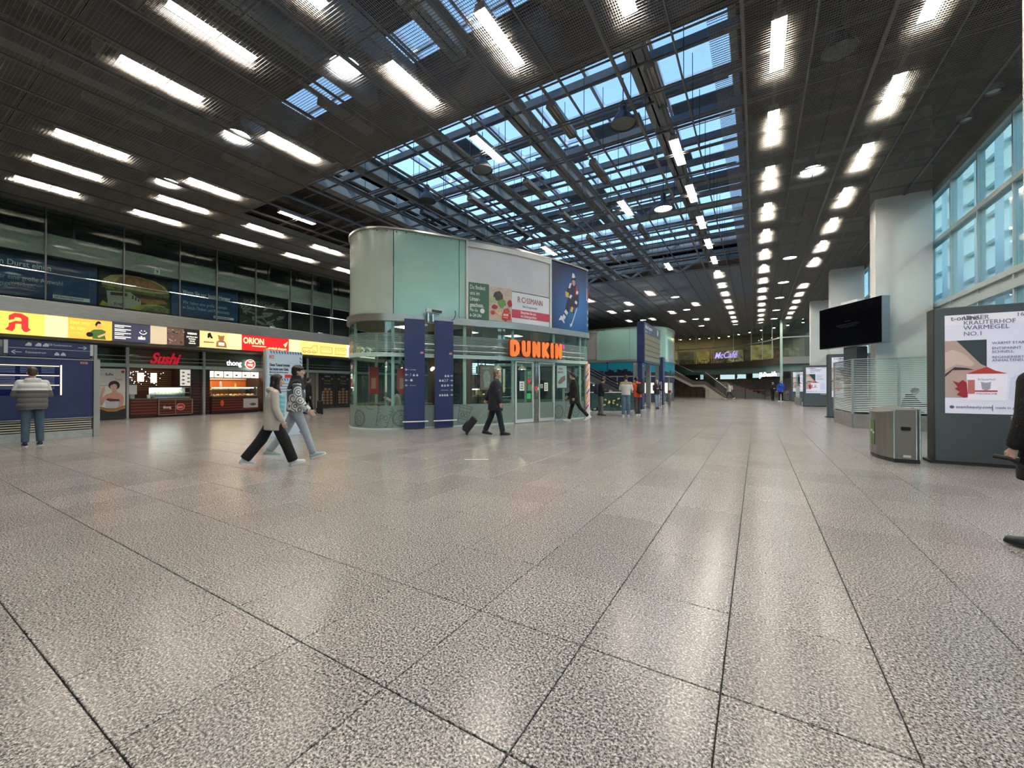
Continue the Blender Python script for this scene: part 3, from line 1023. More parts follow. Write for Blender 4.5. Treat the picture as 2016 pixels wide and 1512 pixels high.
pbox('panel_back', mat('olive_grey_wall', (0.17, 0.17, 0.14), 0.6), arc, -22.6, -22.5, 11.9, 30, 0, 2.95)
pbox('back_wall', mat('stall_back', (0.10, 0.045, 0.03), 0.7), arc, -25.6, -25.5, 5.4, 12.0, 0, 2.95)
pbox('side_wall', mat('stall_side', (0.06, 0.03, 0.025), 0.7), arc, -25.5, -22.4, 8.95, 9.0, 0, 2.95)
pbox('side_wall', mat('stall_side', (0.06, 0.03, 0.025), 0.7), arc, -25.5, -22.4, 6.28, 6.31, 0, 2.95)
pbox('side_wall', mat('stall_side', (0.06, 0.03, 0.025), 0.7), arc, -25.5, -22.4, 11.86, 11.9, 0, 2.95)
for q in range(11):
    pbox('slat', mat('red_slat', (0.17, 0.035, 0.018), 0.4), arc, -22.43, -22.38, 8.66, 9.0, 0.15 + q * 0.135, 0.19 + q * 0.135)
    pbox('slat', mat('red_slat', (0.17, 0.035, 0.018), 0.4), arc, -22.43, -22.38, 9.1, 9.34, 0.15 + q * 0.135, 0.19 + q * 0.135)
pbox('dark_panel', M_dark, arc, -22.5, -22.44, 8.6, 9.36, 0, 2.13)

# Asia Buffet poster
t = thing('advert_poster', 'tall white poster Asia Buffet Sushi with a bare-shouldered woman', 'poster', (-22.2, 5.4, 0))
pbox('frame', M_dark, t, -22.3, -22.2, 5.40, 6.28, 0.02, 2.10)
M_pw = mat('poster_white', (0.62, 0.62, 0.58), 0.5)
PX = -22.198
FP = FX(PX)
flat('sheet', rect(5.44, 6.24, 0.1, 2.05), M_pw, t, FP, world=True)
sk = mat('poster_skin', (0.55, 0.30, 0.21), 0.6)
flat('lower_band', [(5.44, 0.1), (6.24, 0.1), (6.24, 0.44), (5.95, 0.33), (5.7, 0.34), (5.44, 0.46)], mat('poster_dark', (0.02, 0.02, 0.022), 0.5), t, FP, 0.005, world=True)
for q, c in enumerate(((0.5, 0.1, 0.03), (0.35, 0.32, 0.03), (0.4, 0.06, 0.03))):
    z = 0.46 + q * 0.035
    flat('ribbon', [(5.44, z), (5.7, z - 0.11), (5.95, z - 0.12), (6.24, z - 0.01), (6.24, z + 0.03), (5.95, z - 0.085), (5.7, z - 0.075), (5.44, z + 0.03)], mat('ribbon_%d' % q, c, 0.5), t, FP, 0.006 + q * 0.001, world=True)
flat('dress', [(5.66, 0.42), (5.64, 0.80), (5.8, 0.86), (6.08, 0.84), (6.12, 0.42), (5.9, 0.38)], mat('poster_dress', (0.50, 0.49, 0.53), 0.6), t, FP, 0.005, world=True)
flat('shoulders', [(5.64, 0.80), (5.58, 0.92), (5.66, 1.02), (5.84, 1.08), (5.96, 1.08), (6.14, 1.0), (6.20, 0.86), (6.16, 0.50), (6.06, 0.46), (6.08, 0.82), (5.86, 0.86)], sk, t, FP, 0.008, world=True)
flat('raised_arm', [(5.60, 0.92), (5.64, 0.80), (5.54, 0.56), (5.46, 0.60), (5.46, 0.8), (5.54, 1.26), (5.62, 1.32), (5.63, 1.2), (5.55, 0.90)], sk, t, FP, 0.007, world=True)
flat('neck', rect(5.84, 5.96, 1.05, 1.2), sk, t, FP, 0.006, world=True)
flat('hair', disc(5.9, 1.38, 0.17, 0.18), Kl, t, FP, 0.006, world=True)
flat('face', disc(5.885, 1.32, 0.105, 0.145), mat('poster_face', (0.62, 0.36, 0.26), 0.6), t, FP, 0.009, world=True)
flat('fringe', [(5.74, 1.30), (5.75, 1.46), (5.9, 1.54), (6.04, 1.44), (6.05, 1.26), (6.0, 1.40), (5.9, 1.44), (5.8, 1.38)], Kl, t, FP, 0.011, world=True)
for y in (5.85, 5.93):
    flat('eye', disc(y, 1.345, 0.018, 0.007, 8), Kl, t, FP, 0.011, world=True)
flat('lips', disc(5.89, 1.245, 0.03, 0.012, 8), mat('poster_lips', (0.45, 0.06, 0.06), 0.5), t, FP, 0.011, world=True)
flat('sushi_roll', [(5.66, 0.80), (5.7, 0.86), (6.04, 0.82), (6.08, 0.74), (5.78, 0.73)], mat('poster_roll', (0.12, 0.03, 0.02), 0.6), t, FP, 0.010, world=True)
flat('chopstick', rect(5.44, 5.74, 1.36, 1.375), M_dark, t, FP, 0.010, world=True)
text('Asia', 0.13, mat('poster_grey', (0.4, 0.4, 0.38), 0.6), t, FXp(PX + 0.003, 5.46, 1.78), world=True, xs=0.72)
text('Buffet', 0.14, M_black, t, FXp(PX + 0.003, 5.64, 1.77), bold=0.02, world=True, xs=0.72)
text('Sushi', 0.14, mat('poster_red', (0.4, 0.12, 0.1), 0.6), t, FXp(PX + 0.003, 5.93, 1.58), world=True, xs=0.72)
flat('logo_dot', disc(6.16, 1.93, 0.055), mat('poster_logo', (0.5, 0.03, 0.03), 0.5), t, FP, 0.006, world=True)

# Sushi sign, script letters
t = thing('neon_sign', 'red script sign reading Sushi on the guard rails', 'sign', (-22.1, 7.0, 2.3))
text('Sushi', 0.66, mat('sushi_red', (0.62, 0.012, 0.03), 0.35, emit=0.25), t, FXp(-22.12, 7.0, 2.32), extrude=0.03, bold=0.022, shear=0.45, world=True, xs=0.72)
# sushi counter
def counter(label, y0, y1, x0=-22.9, x1=-22.25, h=0.82):
    t = thing('food_counter', label, 'counter', (x1, y0, 0))
    pbox('body', mat('counter_dark_red', (0.07, 0.012, 0.008), 0.4), t, x0, x1, y0, y1, 0.1, h - 0.05)
    pbox('plinth', M_dark, t, x0 + 0.05, x1 - 0.08, y0, y1, 0, 0.1)
    pbox('worktop', mat('counter_top', (0.10, 0.09, 0.08), 0.25), t, x0, x1 + 0.03, y0, y1, h - 0.05, h)
    for q in range(5):
        pbox('slat', mat('red_slat_lit_tone', (0.32, 0.07, 0.03), 0.4), t, x1, x1 + 0.012, y0 + 0.02, y1 - 0.02, 0.18 + q * 0.125, 0.205 + q * 0.125)  # brighter copy of the slat red, stall light put into its colour
    return t
counter('dark red slatted counter under the Sushi sign with a paper-roll end', 6.4, 7.3)
t = counter('framed sushi counter with a round red logo on slats', 7.32, 8.6)
for (a, b_, c, d_) in ((7.33, 8.59, 0.08, 0.115), (7.33, 8.59, 0.74, 0.77), (7.33, 7.365, 0.08, 0.77), (8.555, 8.59, 0.08, 0.77), (7.93, 7.955, 0.08, 0.77)):
    pbox('trim', mat('counter_trim', (0.30, 0.22, 0.17), 0.4), t, -22.25, -22.225, a, b_, c, d_)
flat('logo_rim', disc(8.13, 0.42, 0.155), M_white, t, FX(-22.236), 0.004, world=True)
flat('logo_disc', disc(8.13, 0.42, 0.14), mat('logo_red', (0.60, 0.03, 0.02), 0.4), t, FX(-22.236), 0.008, world=True)
text('tong', 0.13, M_white, t, FXp(-22.226, 8.02, 0.37), bold=0.02, world=True, xs=0.75)
text('thong', 0.17, M_white, t, FXp(-22.232, 7.5, 0.37), bold=0.03, world=True, xs=0.72)
t = thing('display_fridge', 'lit glass sushi display fridge on the counter', 'fridge', (-22.6, 7.2, 0.82))
pbox('glass_front', M_glass, t, -22.32, -22.31, 7.22, 8.5, 0.86, 1.26)
pbox('shelf', M_white, t, -22.8, -22.33, 7.22, 8.5, 1.03, 1.05)
pbox('base', M_alu, t, -22.85, -22.3, 7.2, 8.52, 0.82, 0.87)
pbox('lamp_strip', M_lightc, t, -22.75, -22.33, 7.25, 8.2, 1.24, 1.27)
pbox('hood', M_alu, t, -22.85, -22.3, 7.2, 8.52, 1.27, 1.30)
pbox('back_panel', mat('fridge_back', (0.7, 0.75, 0.74), 0.3), t, -22.86, -22.84, 7.2, 8.52, 0.87, 1.27)
random.seed(11)
for q in range(9):
    y = 7.32 + q * 0.125
    b = MB()
    b.box(-0.08, 0.08, -0.05, 0.05, 0, 0.012)
    b.ball((0, 0, 0.035), (0.06, 0.035, 0.03), 8, 4)
    o = b.build('sushi_tray', mat(['food_yellow', 'food_salmon', 'food_green'][q % 3], [(0.6, 0.45, 0.1), (0.7, 0.25, 0.12), (0.3, 0.35, 0.1)][q % 3], 0.5))
    o.location = (-22.55, y, 1.052)
    tag(o, 'small tray of sushi on the lit fridge shelf', 'food', 'sushi trays in the fridge')
t = thing('wall_menu', 'tall pale menu board hung beside the sushi fridge', 'menu', (-22.45, 8.28, 1.36))
pbox('board', mat('menu_pale', (0.7, 0.66, 0.6), 0.5, emit=0.35), t, -22.5, -22.46, 8.2, 8.58, 1.36, 2.1)
random.seed(2)
for q in range(7):
    flat('menu_dish', disc(8.28 + 0.2 * (q % 2) + 0.03, 1.46 + q * 0.085, 0.06, 0.035, 8), mat('dish_brown', (0.4, 0.28, 0.2), 0.6), t, FX(-22.459), world=True)
t = thing('blossom_lamp', 'bluish fairy-light branches hanging in the sushi stall', 'lamp', (-23.0, 6.75, 1.4))
random.seed(9)
br_ = MB()
leds = MB()
for q in range(40):
    a = V((-23.0 + random.uniform(-0.2, 0.2), 6.5 + random.random() * 1.1, 1.45 + random.random() * 0.65))
    d_ = V((random.uniform(-.1, .1), random.uniform(-.16, .16), random.uniform(-.1, .1)))
    br_.cyl(a, a + d_, 0.006, n=4)
    leds.ball(a + d_, 0.013 if random.random() < 0.7 else 0.02, 5, 3)
br_.build('branches', M_dark, t, world=True)
leds.build('leds', mat('led_blue', (0.5, 0.55, 1.0), 0.5, emit=7.0, emit_col=(0.55, 0.6, 1.0)), t, world=True)
for (y, z0, z1, lab) in ((6.45, 1.5, 2.1, 'pale lit panel in the corner of the sushi stall'), (7.15, 1.55, 1.95, 'lit square lantern behind the fairy lights'), (7.62, 1.5, 1.95, 'lit wall panel behind the sushi fridge')):
    o = pbox('stall_lantern', mat('stall_lit', (0.9, 0.75, 0.5), 0.5, emit=0.9, emit_col=(0.95, 0.75, 0.45)), None, -24.0, -23.95, y, y + 0.22, z0, z1)
    tag(o, lab, 'lamp')
for q in range(10):
    pbox('back_slat', mat('wood_slat', (0.30, 0.16, 0.08), 0.5), arc, -25.5, -25.46, 6.4, 8.9, 1.15 + q * 0.1, 1.19 + q * 0.1)
o = pbox('till', M_white, None, -22.7, -22.45, 6.42, 6.68, 1.0, 1.4)
tag(o, 'white cash register box on the sushi counter end', 'till')
pbox('till_stand', M_alu, o, -22.65, -22.5, 6.48, 6.62, 0.82, 1.0)
o = MB().lathe([(0.0, 0), (0.05, 0), (0.06, 0.15), (0, 0.15)], (0, 0, 0), 12).build('paper_cup', M_white, smooth=True)
o.location = (-22.5, 7.08, 0.82)
tag(o, 'white paper cup standing on the sushi counter', 'cup')
t = thing('ceiling_lamp_panel', 'cool strip lamp in the ceiling of the sushi stall', 'lamp', (-23.6, 7.0, 2.9))
pbox('diffuser', M_lightw, t, -23.8, -23.6, 6.8, 8.2, 2.88, 2.93)

# ---- thong stall
cz = counter('dark red slatted counter of the brightly lit hot-food stall', 9.36, 11.5, h=0.86)
t = cz
flat('counter_logo', disc(9.8, 0.52, 0.075, 0.15), mat('logo_red2', (0.65, 0.08, 0.03), 0.4), t, FX(-22.24), 0.006, world=True)
flat('menu_sheet', rect(10.75, 11.45, 0.25, 0.72), mat('sheet_grey', (0.55, 0.54, 0.5), 0.6), t, FX(-22.236), 0.006, world=True)
flat('dish_print', disc(11.2, 0.42, 0.15, 0.07), mat('dish_print', (0.25, 0.12, 0.08), 0.6), t, FX(-22.228), 0.004, world=True)
t = thing('food_display', 'glass hot-food display with brass rails on the lit counter', 'display case', (-22.5, 9.4, 0.86))
pbox('sneeze_glass', M_glass, t, -22.3, -22.29, 9.4, 11.45, 0.95, 1.28)
pbox('top_shelf', mat('shelf_glass', (0.6, 0.62, 0.6), 0.2), t, -22.75, -22.28, 9.4, 11.45, 1.28, 1.30)
for y in (9.42, 10.1, 10.75, 11.42):
    pbox('post', M_chrome, t, -22.31, -22.29, y - 0.01, y + 0.01, 0.86, 1.28)
pbox('heat_lamp', M_lightw, t, -22.6, -22.55, 9.5, 11.4, 1.24, 1.27)
random.seed(21)
for q in range(10):
    y = 9.5 + q * 0.2
    b = MB()
    b.box(-0.16, 0.16, -0.09, 0.09, 0, 0.03)
    b.ball((0, 0, 0.055), (0.13, 0.075, 0.05), 8, 4)
    o = b.build('food_tray', mat(['rice', 'noodles', 'curry', 'greens'][q % 4], [(0.8, 0.72, 0.5), (0.75, 0.5, 0.2), (0.6, 0.25, 0.08), (0.35, 0.3, 0.1)][q % 4], 0.5, var=0.3, scale=40))
    o.location = (-22.5, y, 0.86)
    tag(o, 'steel tray heaped with hot food behind the sneeze glass', 'food', 'hot food trays on the lit counter')
pbox('stall_back_wall', mat('stall_orange', (0.62, 0.17, 0.03), 0.5), arc, -24.3, -24.25, 9.05, 11.85, 0.9, 1.7)
pbox('stall_shelf', mat('stall_cream', (0.75, 0.60, 0.42), 0.5), arc, -24.25, -24.2, 9.05, 11.85, 1.68, 1.76)
for q in range(6):
    y = 9.36 + q * 0.42
    t = thing('menu_board', 'lit menu board with a dish photo in the row over the hot-food counter', 'menu', (-22.9, y, 1.76), group='lit menu boards over the hot-food counter')
    pbox('screen', mat('menu_lit', (0.95, 0.92, 0.8), 0.5, emit=1.2), t, -22.95, -22.9, y, y + 0.36, 1.78, 2.08)
    flat('dish', disc(y + 0.12, 1.9, 0.07, 0.045, 10), mat(['dish_a', 'dish_b'][q % 2], [(0.5, 0.3, 0.08), (0.4, 0.2, 0.06)][q % 2], 0.6), t, FX(-22.899), world=True)
    flat('price_line', rect(y + 0.22, y + 0.33, 1.94, 1.96), mat('price', (0.4, 0.25, 0.2), 0.6), t, FX(-22.899), world=True)
    flat('price_line', rect(y + 0.22, y + 0.31, 1.88, 1.90), mat('price', (0.4, 0.25, 0.2), 0.6), t, FX(-22.899), world=True)
for (y, z, w, h, c, lab) in ((9.9, 1.25, 0.35, 0.36, (0.75, 0.2, 0.03), 'orange round lampshade at the back of the hot-food stall'), (11.2, 1.2, 0.10, 0.3, (0.8, 0.6, 0.15), 'brass bottle on the back shelf of the hot-food stall'), (10.5, 1.2, 0.12, 0.4, (0.7, 0.7, 0.68), 'steel coffee dispenser on the back shelf')):
    b = MB()
    b.lathe([(0, 0), (w / 2, 0), (w / 2 * 1.05, h * 0.6), (w / 2 * 0.75, h), (0, h)], (0, 0, 0), 16)
    o = b.build('stall_item', mat('stall_item_%d' % int(y * 10), c, 0.35), smooth=True)
    o.location = (-24.0, y, z)
    tag(o, lab, 'stall item')
pbox('back_shelf', mat('stall_cream', (0.75, 0.60, 0.42), 0.5), arc, -24.25, -23.85, 9.05, 11.85, 1.16, 1.2)
t = thing('ceiling_lamp_panel', 'warm strip lamps in the ceiling of the hot-food stall', 'lamp', (-23.4, 10, 2.9))
pbox('diffuser', M_lightw, t, -23.5, -23.2, 9.3, 11.6, 2.86, 2.92)
t = thing('illuminated_sign', 'lit white lettering beside a round red logo over the hot-food counter', 'sign', (-22.1, 9.85, 2.3))
text('thong', 0.36, mat('thong_edge', (0.02, 0.025, 0.12), 0.4), t, FXp(-22.12, 9.92, 2.36), extrude=0.02, bold=0.06, world=True, xs=0.8)
text('thong', 0.36, mat('thong_white', (1, 1, 1), 0.4, emit=1.3), t, FXp(-22.095, 9.92, 2.36), extrude=0.006, bold=0.012, world=True, xs=0.8)
flat('logo_rim', disc(11.0, 2.46, 0.24, n=28), mat('logo_white', (1, 0.95, 0.9), 0.4, emit=1.0), t, FX(-22.11), 0.03, world=True)
flat('logo_disc', disc(11.0, 2.46, 0.215, n=28), mat('logo_lit', (0.85, 0.05, 0.02), 0.4, emit=0.9), t, FX(-22.078), 0.006, world=True)
flat('crown', [(10.88, 2.62), (10.93, 2.55), (11.0, 2.53), (11.07, 2.55), (11.12, 2.62), (11.04, 2.59), (11.0, 2.62), (10.96, 2.59)], mat('thong_white', (1, 1, 1), 0.4), t, FX(-22.07), world=True)
text('tong', 0.17, mat('thong_white', (1, 1, 1), 0.4), t, FXp(-22.07, 10.86, 2.38), bold=0.03, world=True, xs=0.8)

# ---- doors and doughnut posters beyond
d1 = struct(thing('door_1', '', ''))
del d1['label'], d1['category']
pbox('leaf', mat('door_grey', (0.20, 0.20, 0.17), 0.5), d1, -22.45, -22.4, 13.3, 14.75, 0.02, 2.1)
pbox('jamb', M_tan, d1, -22.45, -22.36, 14.78, 14.95, 0, 2.15)
o = pbox('door_notice', M_white, None, -22.398, -22.39, 13.95, 14.15, 1.1, 1.36)
tag(o, 'small white notice on the grey arcade door', 'notice')
flat('pictogram', disc(14.05, 1.23, 0.06, n=10), M_black, o, FX(-22.39), world=True)
M_don = mat('poster_donut', (0.22, 0.10, 0.045), 0.6, var=0.5, scale=16)
for (y0, y1, lab, w1) in ((15.05, 16.08, 'black poster with stacked doughnuts and yellow Frische lettering', 'Frische'), (16.16, 17.18, 'black poster with a doughnut pyramid and yellow Donut lettering', 'Donut')):
    t = thing('food_poster', lab, 'poster', (-22.4, y0, 0))
    pbox('frame', mat('poster_frame', (0.05, 0.05, 0.05), 0.35), t, -22.46, -22.4, y0, y1, 0.08, 2.12)
    flat('sheet', rect(y0 + 0.06, y1 - 0.06, 0.16, 2.05), mat('poster_black', (0.008, 0.008, 0.009), 0.4), t, FX(-22.399), world=True)
    c = (y0 + y1) / 2
    text(w1, 0.2, mat('poster_gold', (0.36, 0.24, 0.04), 0.5), t, FXp(-22.395, c, 1.62), align='CENTER', world=True, xs=0.75)
    text('Premium', 0.16, mat('poster_gold', (0.36, 0.24, 0.04), 0.5), t, FXp(-22.395, c, 1.46), align='CENTER', world=True, xs=0.75)
    text('FRISCHE', 0.1, M_white, t, FXp(-22.395, c, 1.9), align='CENTER', world=True)
    for yy in (y0 + 0.2, y1 - 0.2):
        flat('gold_badge', disc(yy, 1.78, 0.07, 0.06, 6), mat('poster_gold', (0.36, 0.24, 0.04), 0.5), t, FX(-22.396), world=True)
    for r_ in range(6):
        n_ = 3 if r_ < 5 else (2 if y0 < 16 else 1)
        for q in range(n_):
            yy = c + (q - (n_ - 1) / 2) * 0.26
            zz = 0.30 + r_ * 0.17
            flat('doughnut', disc(yy, zz, 0.12, 0.085, 12), M_don, t, FX(-22.396), 0.004 + 0.002 * (r_ % 2), world=True)
            flat('doughnut_top', disc(yy, zz + 0.02, 0.075, 0.04, 10), mat('poster_icing', (0.40, 0.22, 0.13), 0.5, var=0.4, scale=20), t, FX(-22.39), 0.004, world=True)

# ================================================================ blue station information wall
t = thing('info_wall', 'navy blue station timetable wall with slatted foot and grey end post', 'information board', (-15.25, 3.6, 0))
IX = -15.2
M_db = mat('station_navy', (0.018, 0.032, 0.115), 0.45)
M_db2 = mat('station_navy_case', (0.006, 0.012, 0.10), 0.2)
pbox('panel', M_db, t, IX - 0.12, IX, -2.5, 3.62, 0.53, 2.03, bevel=0.008)
pbox('panel_rim', M_alu, t, IX - 0.13, IX + 0.01, -2.5, 3.63, 2.03, 2.05)
pbox('panel_rim', M_alu, t, IX - 0.13, IX + 0.01, -2.5, 3.63, 0.51, 0.53)
M_slat = mat('cream_slat', (0.62, 0.58, 0.47), 0.45)
for q in range(5):
    pbox('slat', M_slat, t, IX - 0.08, IX - 0.04, -2.5, 3.6, 0.225 + q * 0.058, 0.255 + q * 0.058)
pbox('slat_back', M_dark, t, IX - 0.14, IX - 0.12, -2.5, 3.6, 0.2, 0.51)
pbox('plinth', mat('stone_plinth', (0.45, 0.50, 0.47), 0.5, var=0.15), t, IX - 0.15, IX, -2.5, 3.62, 0.0, 0.2)
pbox('end_post', mat('post_grey', (0.36, 0.38, 0.37), 0.4), t, IX - 0.2, IX + 0.04, 3.63, 3.75, 0, 2.06)
pbox('end_post', mat('post_grey', (0.36, 0.38, 0.37), 0.4), t, IX - 0.1, IX + 0.0, 3.64, 3.70, 2.06, 2.45)
# lit timetable case
M_gold = mat('case_lamp', (0.9, 0.75, 0.5), 0.4, emit=0.6, emit_col=(1, 0.8, 0.5))
pbox('timetable_case', M_db2, t, IX, IX + 0.012, 0.4, 3.02, 1.12, 1.86)
for z in (1.84, 1.60, 1.36):
    pbox('case_rail', M_gold, t, IX + 0.012, IX + 0.03, 0.4, 3.0, z, z + 0.02)
pbox('case_rail', M_gold, t, IX + 0.012, IX + 0.035, 3.02, 3.045, 1.12, 1.88)
for z in (1.80, 1.76, 1.72, 1.68, 1.56, 1.52, 1.48, 1.44, 1.40, 1.32, 1.28):
    for (a, b_) in ((2.05, 2.28), (2.7, 2.92), (2.36, 2.52)):
        pbox('timetable_line', mat('timetable_line', (0.26, 0.33, 0.55), 0.5), t, IX + 0.012, IX + 0.016, a, b_, z, z + 0.012)
flat('rail_logo', rect(3.38, 3.52, 1.93, 1.985), mat('logo_pink', (0.62, 0.30, 0.30), 0.5), t, FX(IX + 0.001), world=True)
text('DB', 0.055, mat('logo_red3', (0.5, 0.03, 0.03), 0.5), t, FXp(IX + 0.005, 3.40, 1.937), bold=0.02, world=True)
# header boards
h = thing('direction_sign', 'blue overhead direction sign with arrows above the timetable wall', 'sign', (IX, 2.4, 2.09))
pbox('board', M_db, h, IX - 0.1, IX, 2.18, 3.56, 2.08, 2.46)
pbox('divider', mat('sign_white', (0.62, 0.66, 0.70), 0.5), h, IX, IX + 0.004, 2.18, 3.56, 2.265, 2.275)
SW = mat('sign_white', (0.62, 0.66, 0.70), 0.5)
def arrow(t, y, z, s, m, F, right=True):
    k = 1 if right else -1
    flat('arrow', [(y - s * k, z - s * 0.09), (y + s * 0.4 * k, z - s * 0.09), (y + s * 0.4 * k, z + s * 0.09), (y - s * k, z + s * 0.09)], m, t, F, world=True)
    flat('arrow', [(y + s * k, z), (y + s * 0.35 * k, z + s * 0.55), (y + s * 0.1 * k, z + s * 0.55), (y + s * 0.6 * k, z), (y + s * 0.1 * k, z - s * 0.55), (y + s * 0.35 * k, z - s * 0.55)], m, t, F, world=True)
arrow(h, 3.42, 2.35, 0.085, SW, FX(IX + 0.001))
text('DB Kundenzentrum', 0.08, SW, h, FXp(IX + 0.003, 2.82, 2.36), world=True, xs=0.62)
arrow(h, 2.30, 2.17, 0.085, SW, FX(IX + 0.001), False)
text('Reisezentrum', 0.085, SW, h, FXp(IX + 0.003, 2.44, 2.15), world=True, xs=0.72)
for y in (2.44, 2.60, 2.72):
    flat('pictogram', [(y, 2.33), (y + 0.1, 2.33), (y + 0.1, 2.40), (y + 0.05, 2.42), (y, 2.36)], SW, h, FX(IX + 0.001), world=True)
for y in (2.92, 3.03):
    flat('pictogram', [(y, 2.12), (y + 0.09, 2.12), (y + 0.08, 2.17), (y + 0.04, 2.21), (y + 0.0, 2.16)], SW, h, FX(IX + 0.001), world=True)
pbox('end_cap', SW, h, IX - 0.1, IX + 0.02, 3.56, 3.62, 2.15, 2.45)
pbox('end_cap', SW, h, IX - 0.1, IX + 0.02, 2.11, 2.17, 2.13, 2.45)
h = thing('direction_sign', 'grey and blue overhead sign with the S-train letter', 'sign', (IX, 1.5, 2.09))
pbox('board', mat('sign_slate', (0.05, 0.07, 0.11), 0.45), h, IX - 0.1, IX, 0.3, 2.10, 2.08, 2.44)
flat('grey_field', rect(0.32, 2.09, 2.28, 2.44), mat('sign_grey', (0.24, 0.27, 0.28), 0.5), h, FX(IX + 0.001), world=True)
flat('s_disc', disc(1.87, 2.36, 0.075, 0.07), SW, h, FX(IX + 0.003), world=True)
text('S', 0.15, mat('sign_green', (0.05, 0.12, 0.08), 0.5), h, FXp(IX + 0.008, 1.815, 2.307), bold=0.02, world=True)
flat('tram_pictogram', [(1.62, 2.13), (1.74, 2.13), (1.76, 2.2), (1.72, 2.25), (1.64, 2.25), (1.6, 2.2)], SW, h, FX(IX + 0.001), world=True)

# ================================================================ tunnel notice totem
t = thing('notice_totem', 'pale blue freestanding notice with blue hatched border and tunnel text', 'notice board', (-11.0, 6.35, 0))
pbox('board', mat('totem_blue', (0.58, 0.71, 0.80), 0.45), t, -11.06, -11.0, 5.88, 6.86, 0.0, 2.30)
pbox('edge', M_alu, t, -11.08, -10.99, 5.84, 5.88, 0, 2.32)
NX = -10.999
hb = mat('totem_hatch', (0.06, 0.16, 0.38), 0.5)
for q in range(12):
    y = 5.96 + q * 0.075
    flat('hatch', [(y, 2.29), (y + 0.035, 2.29), (y + 0.06, 2.22), (y + 0.025, 2.22)], hb, t, FX(NX), world=True)
    if q < 12:
        flat('hatch', [(y, 1.56), (y + 0.035, 1.56), (y + 0.06, 1.49), (y + 0.025, 1.49)], hb, t, FX(NX), world=True)
for q in range(22):
    z = 2.16 - q * 0.098
    flat('hatch', [(6.78, z), (6.84, z - 0.06), (6.84, z - 0.1), (6.78, z - 0.04)], hb, t, FX(NX), world=True)
flat('rail_logo', rect(5.95, 6.07, 2.08, 2.16), mat('logo_red3', (0.5, 0.03, 0.03), 0.5), t, FX(NX), world=True)
text('DB', 0.075, M_white, t, FXp(NX + 0.004, 5.965, 2.092), bold=0.02, world=True)
text('Diese Tunnel bringen', 0.105, M_black, t, FXp(NX + 0.003, 5.95, 1.88), bold=0.02, world=True, xs=0.60)
text('Sie heute zum Gleis.', 0.105, M_black, t, FXp(NX + 0.003, 5.95, 1.77), bold=0.02, world=True, xs=0.60)
text('Bitte nutzen Sie auch den anderen', 0.055, M_black, t, FXp(NX + 0.003, 5.95, 1.70), world=True, xs=0.66)
text('Zugang', 0.055, M_black, t, FXp(NX + 0.003, 5.95, 1.63), world=True, xs=0.66)
flat('red_tag', rect(6.36, 6.76, 1.57, 1.66), mat('totem_red', (0.6, 0.03, 0.04), 0.5), t, FX(NX), world=True)
for q in range(4):
    flat('small_print', rect(5.97, 6.5, 1.40 - q * 0.07, 1.42 - q * 0.07), mat('small_print', (0.25, 0.3, 0.34), 0.6), t, FX(NX), world=True)

# ================================================================ round cafe pavilion
KP = [(-12.6, 11.4), (-12.45, 10.1), (-12.0, 9.25), (-11.3, 8.72), (-10.45, 8.6), (-9.7, 9.1), (-8.6, 10.7), (-7.5, 12.6), (-6.8, 14.5), (-6.3, 16.2), (-6.25, 16.7), (-6.6, 17.2), (-7.4, 17.5), (-9.6, 16.6), (-11.8, 14.2)]
def catmull(P, n=24):
    out, m = [], len(P)
    for i in range(m):
        p0, p1, p2, p3 = (V(P[(i + q) % m]) for q in (-1, 0, 1, 2))
        for k in range(n):
            t = k / n
            out.append(0.5 * ((2 * p1) + (p2 - p0) * t + (2 * p0 - 5 * p1 + 4 * p2 - p3) * t * t + (3 * p1 - p0 - 3 * p2 + p3) * t ** 3))
    return out
class Curve:
    def __init__(s, P):
        s.c = catmull(P)
        s.s = [0.0]
        for i in range(len(s.c)):
            s.s.append(s.s[-1] + (s.c[(i + 1) % len(s.c)] - s.c[i]).length)
        s.L = s.s[-1]
    def at(s, q):
        q = q % s.L
        import bisect
        i = min(bisect.bisect_right(s.s, q) - 1, len(s.c) - 1)
        a, b_ = s.c[i], s.c[(i + 1) % len(s.c)]
        f = (q - s.s[i]) / max(1e-9, s.s[i + 1] - s.s[i])
        p = a.lerp(b_, f)
        a2, b2 = s.c[(i - 3) % len(s.c)], s.c[(i + 4) % len(s.c)]
        t = (b2 - a2).normalized()
        return p, t
    def pt(s, q, z, off=0.0):
        p, t = s.at(q)
        return V((p.x + t.y * off, p.y - t.x * off, z))
    def wall(s, b, s0, s1, z0, z1, off=0.0, th=0.02, step=0.14, mi=0):
        n = max(1, int((s1 - s0) / step))
        vs_, fs_ = [], []
        for i in range(n + 1):
            q = s0 + (s1 - s0) * i / n
            vs_ += [s.pt(q, z0, off), s.pt(q, z1, off), s.pt(q, z1, off - th), s.pt(q, z0, off - th)]
        for i in range(n):
            k = i * 4
            for j in range(4):
                fs_.append((k + j, k + 4 + j, k + 4 + (j + 1) % 4, k + (j + 1) % 4))
        fs_ += [(0, 1, 2, 3), (n * 4 + 3, n * 4 + 2, n * 4 + 1, n * 4)]
        return b.add(vs_, fs_, mi)
    def frame(s, q, z, off=0.0):
        p, t = s.at(q)
        return frame((p.x + t.y * off, p.y - t.x * off, z), (t.x, t.y, 0), (0, 0, 1))
CV = Curve(KP)
PAV = V((-9.5, 13.0, 0))
pav = thing('cafe_pavilion', 'rounded two-storey mint and glass cafe pavilion with steel waistband', 'pavilion', PAV)
def cwall(name, m, s0, s1, z0, z1, off=0.0, th=0.02, parent=None, smooth=True):
    b = MB()
    CV.wall(b, s0, s1, z0, z1, off, th)
    return b.build(name, m, parent or pav, world=True, smooth=smooth)
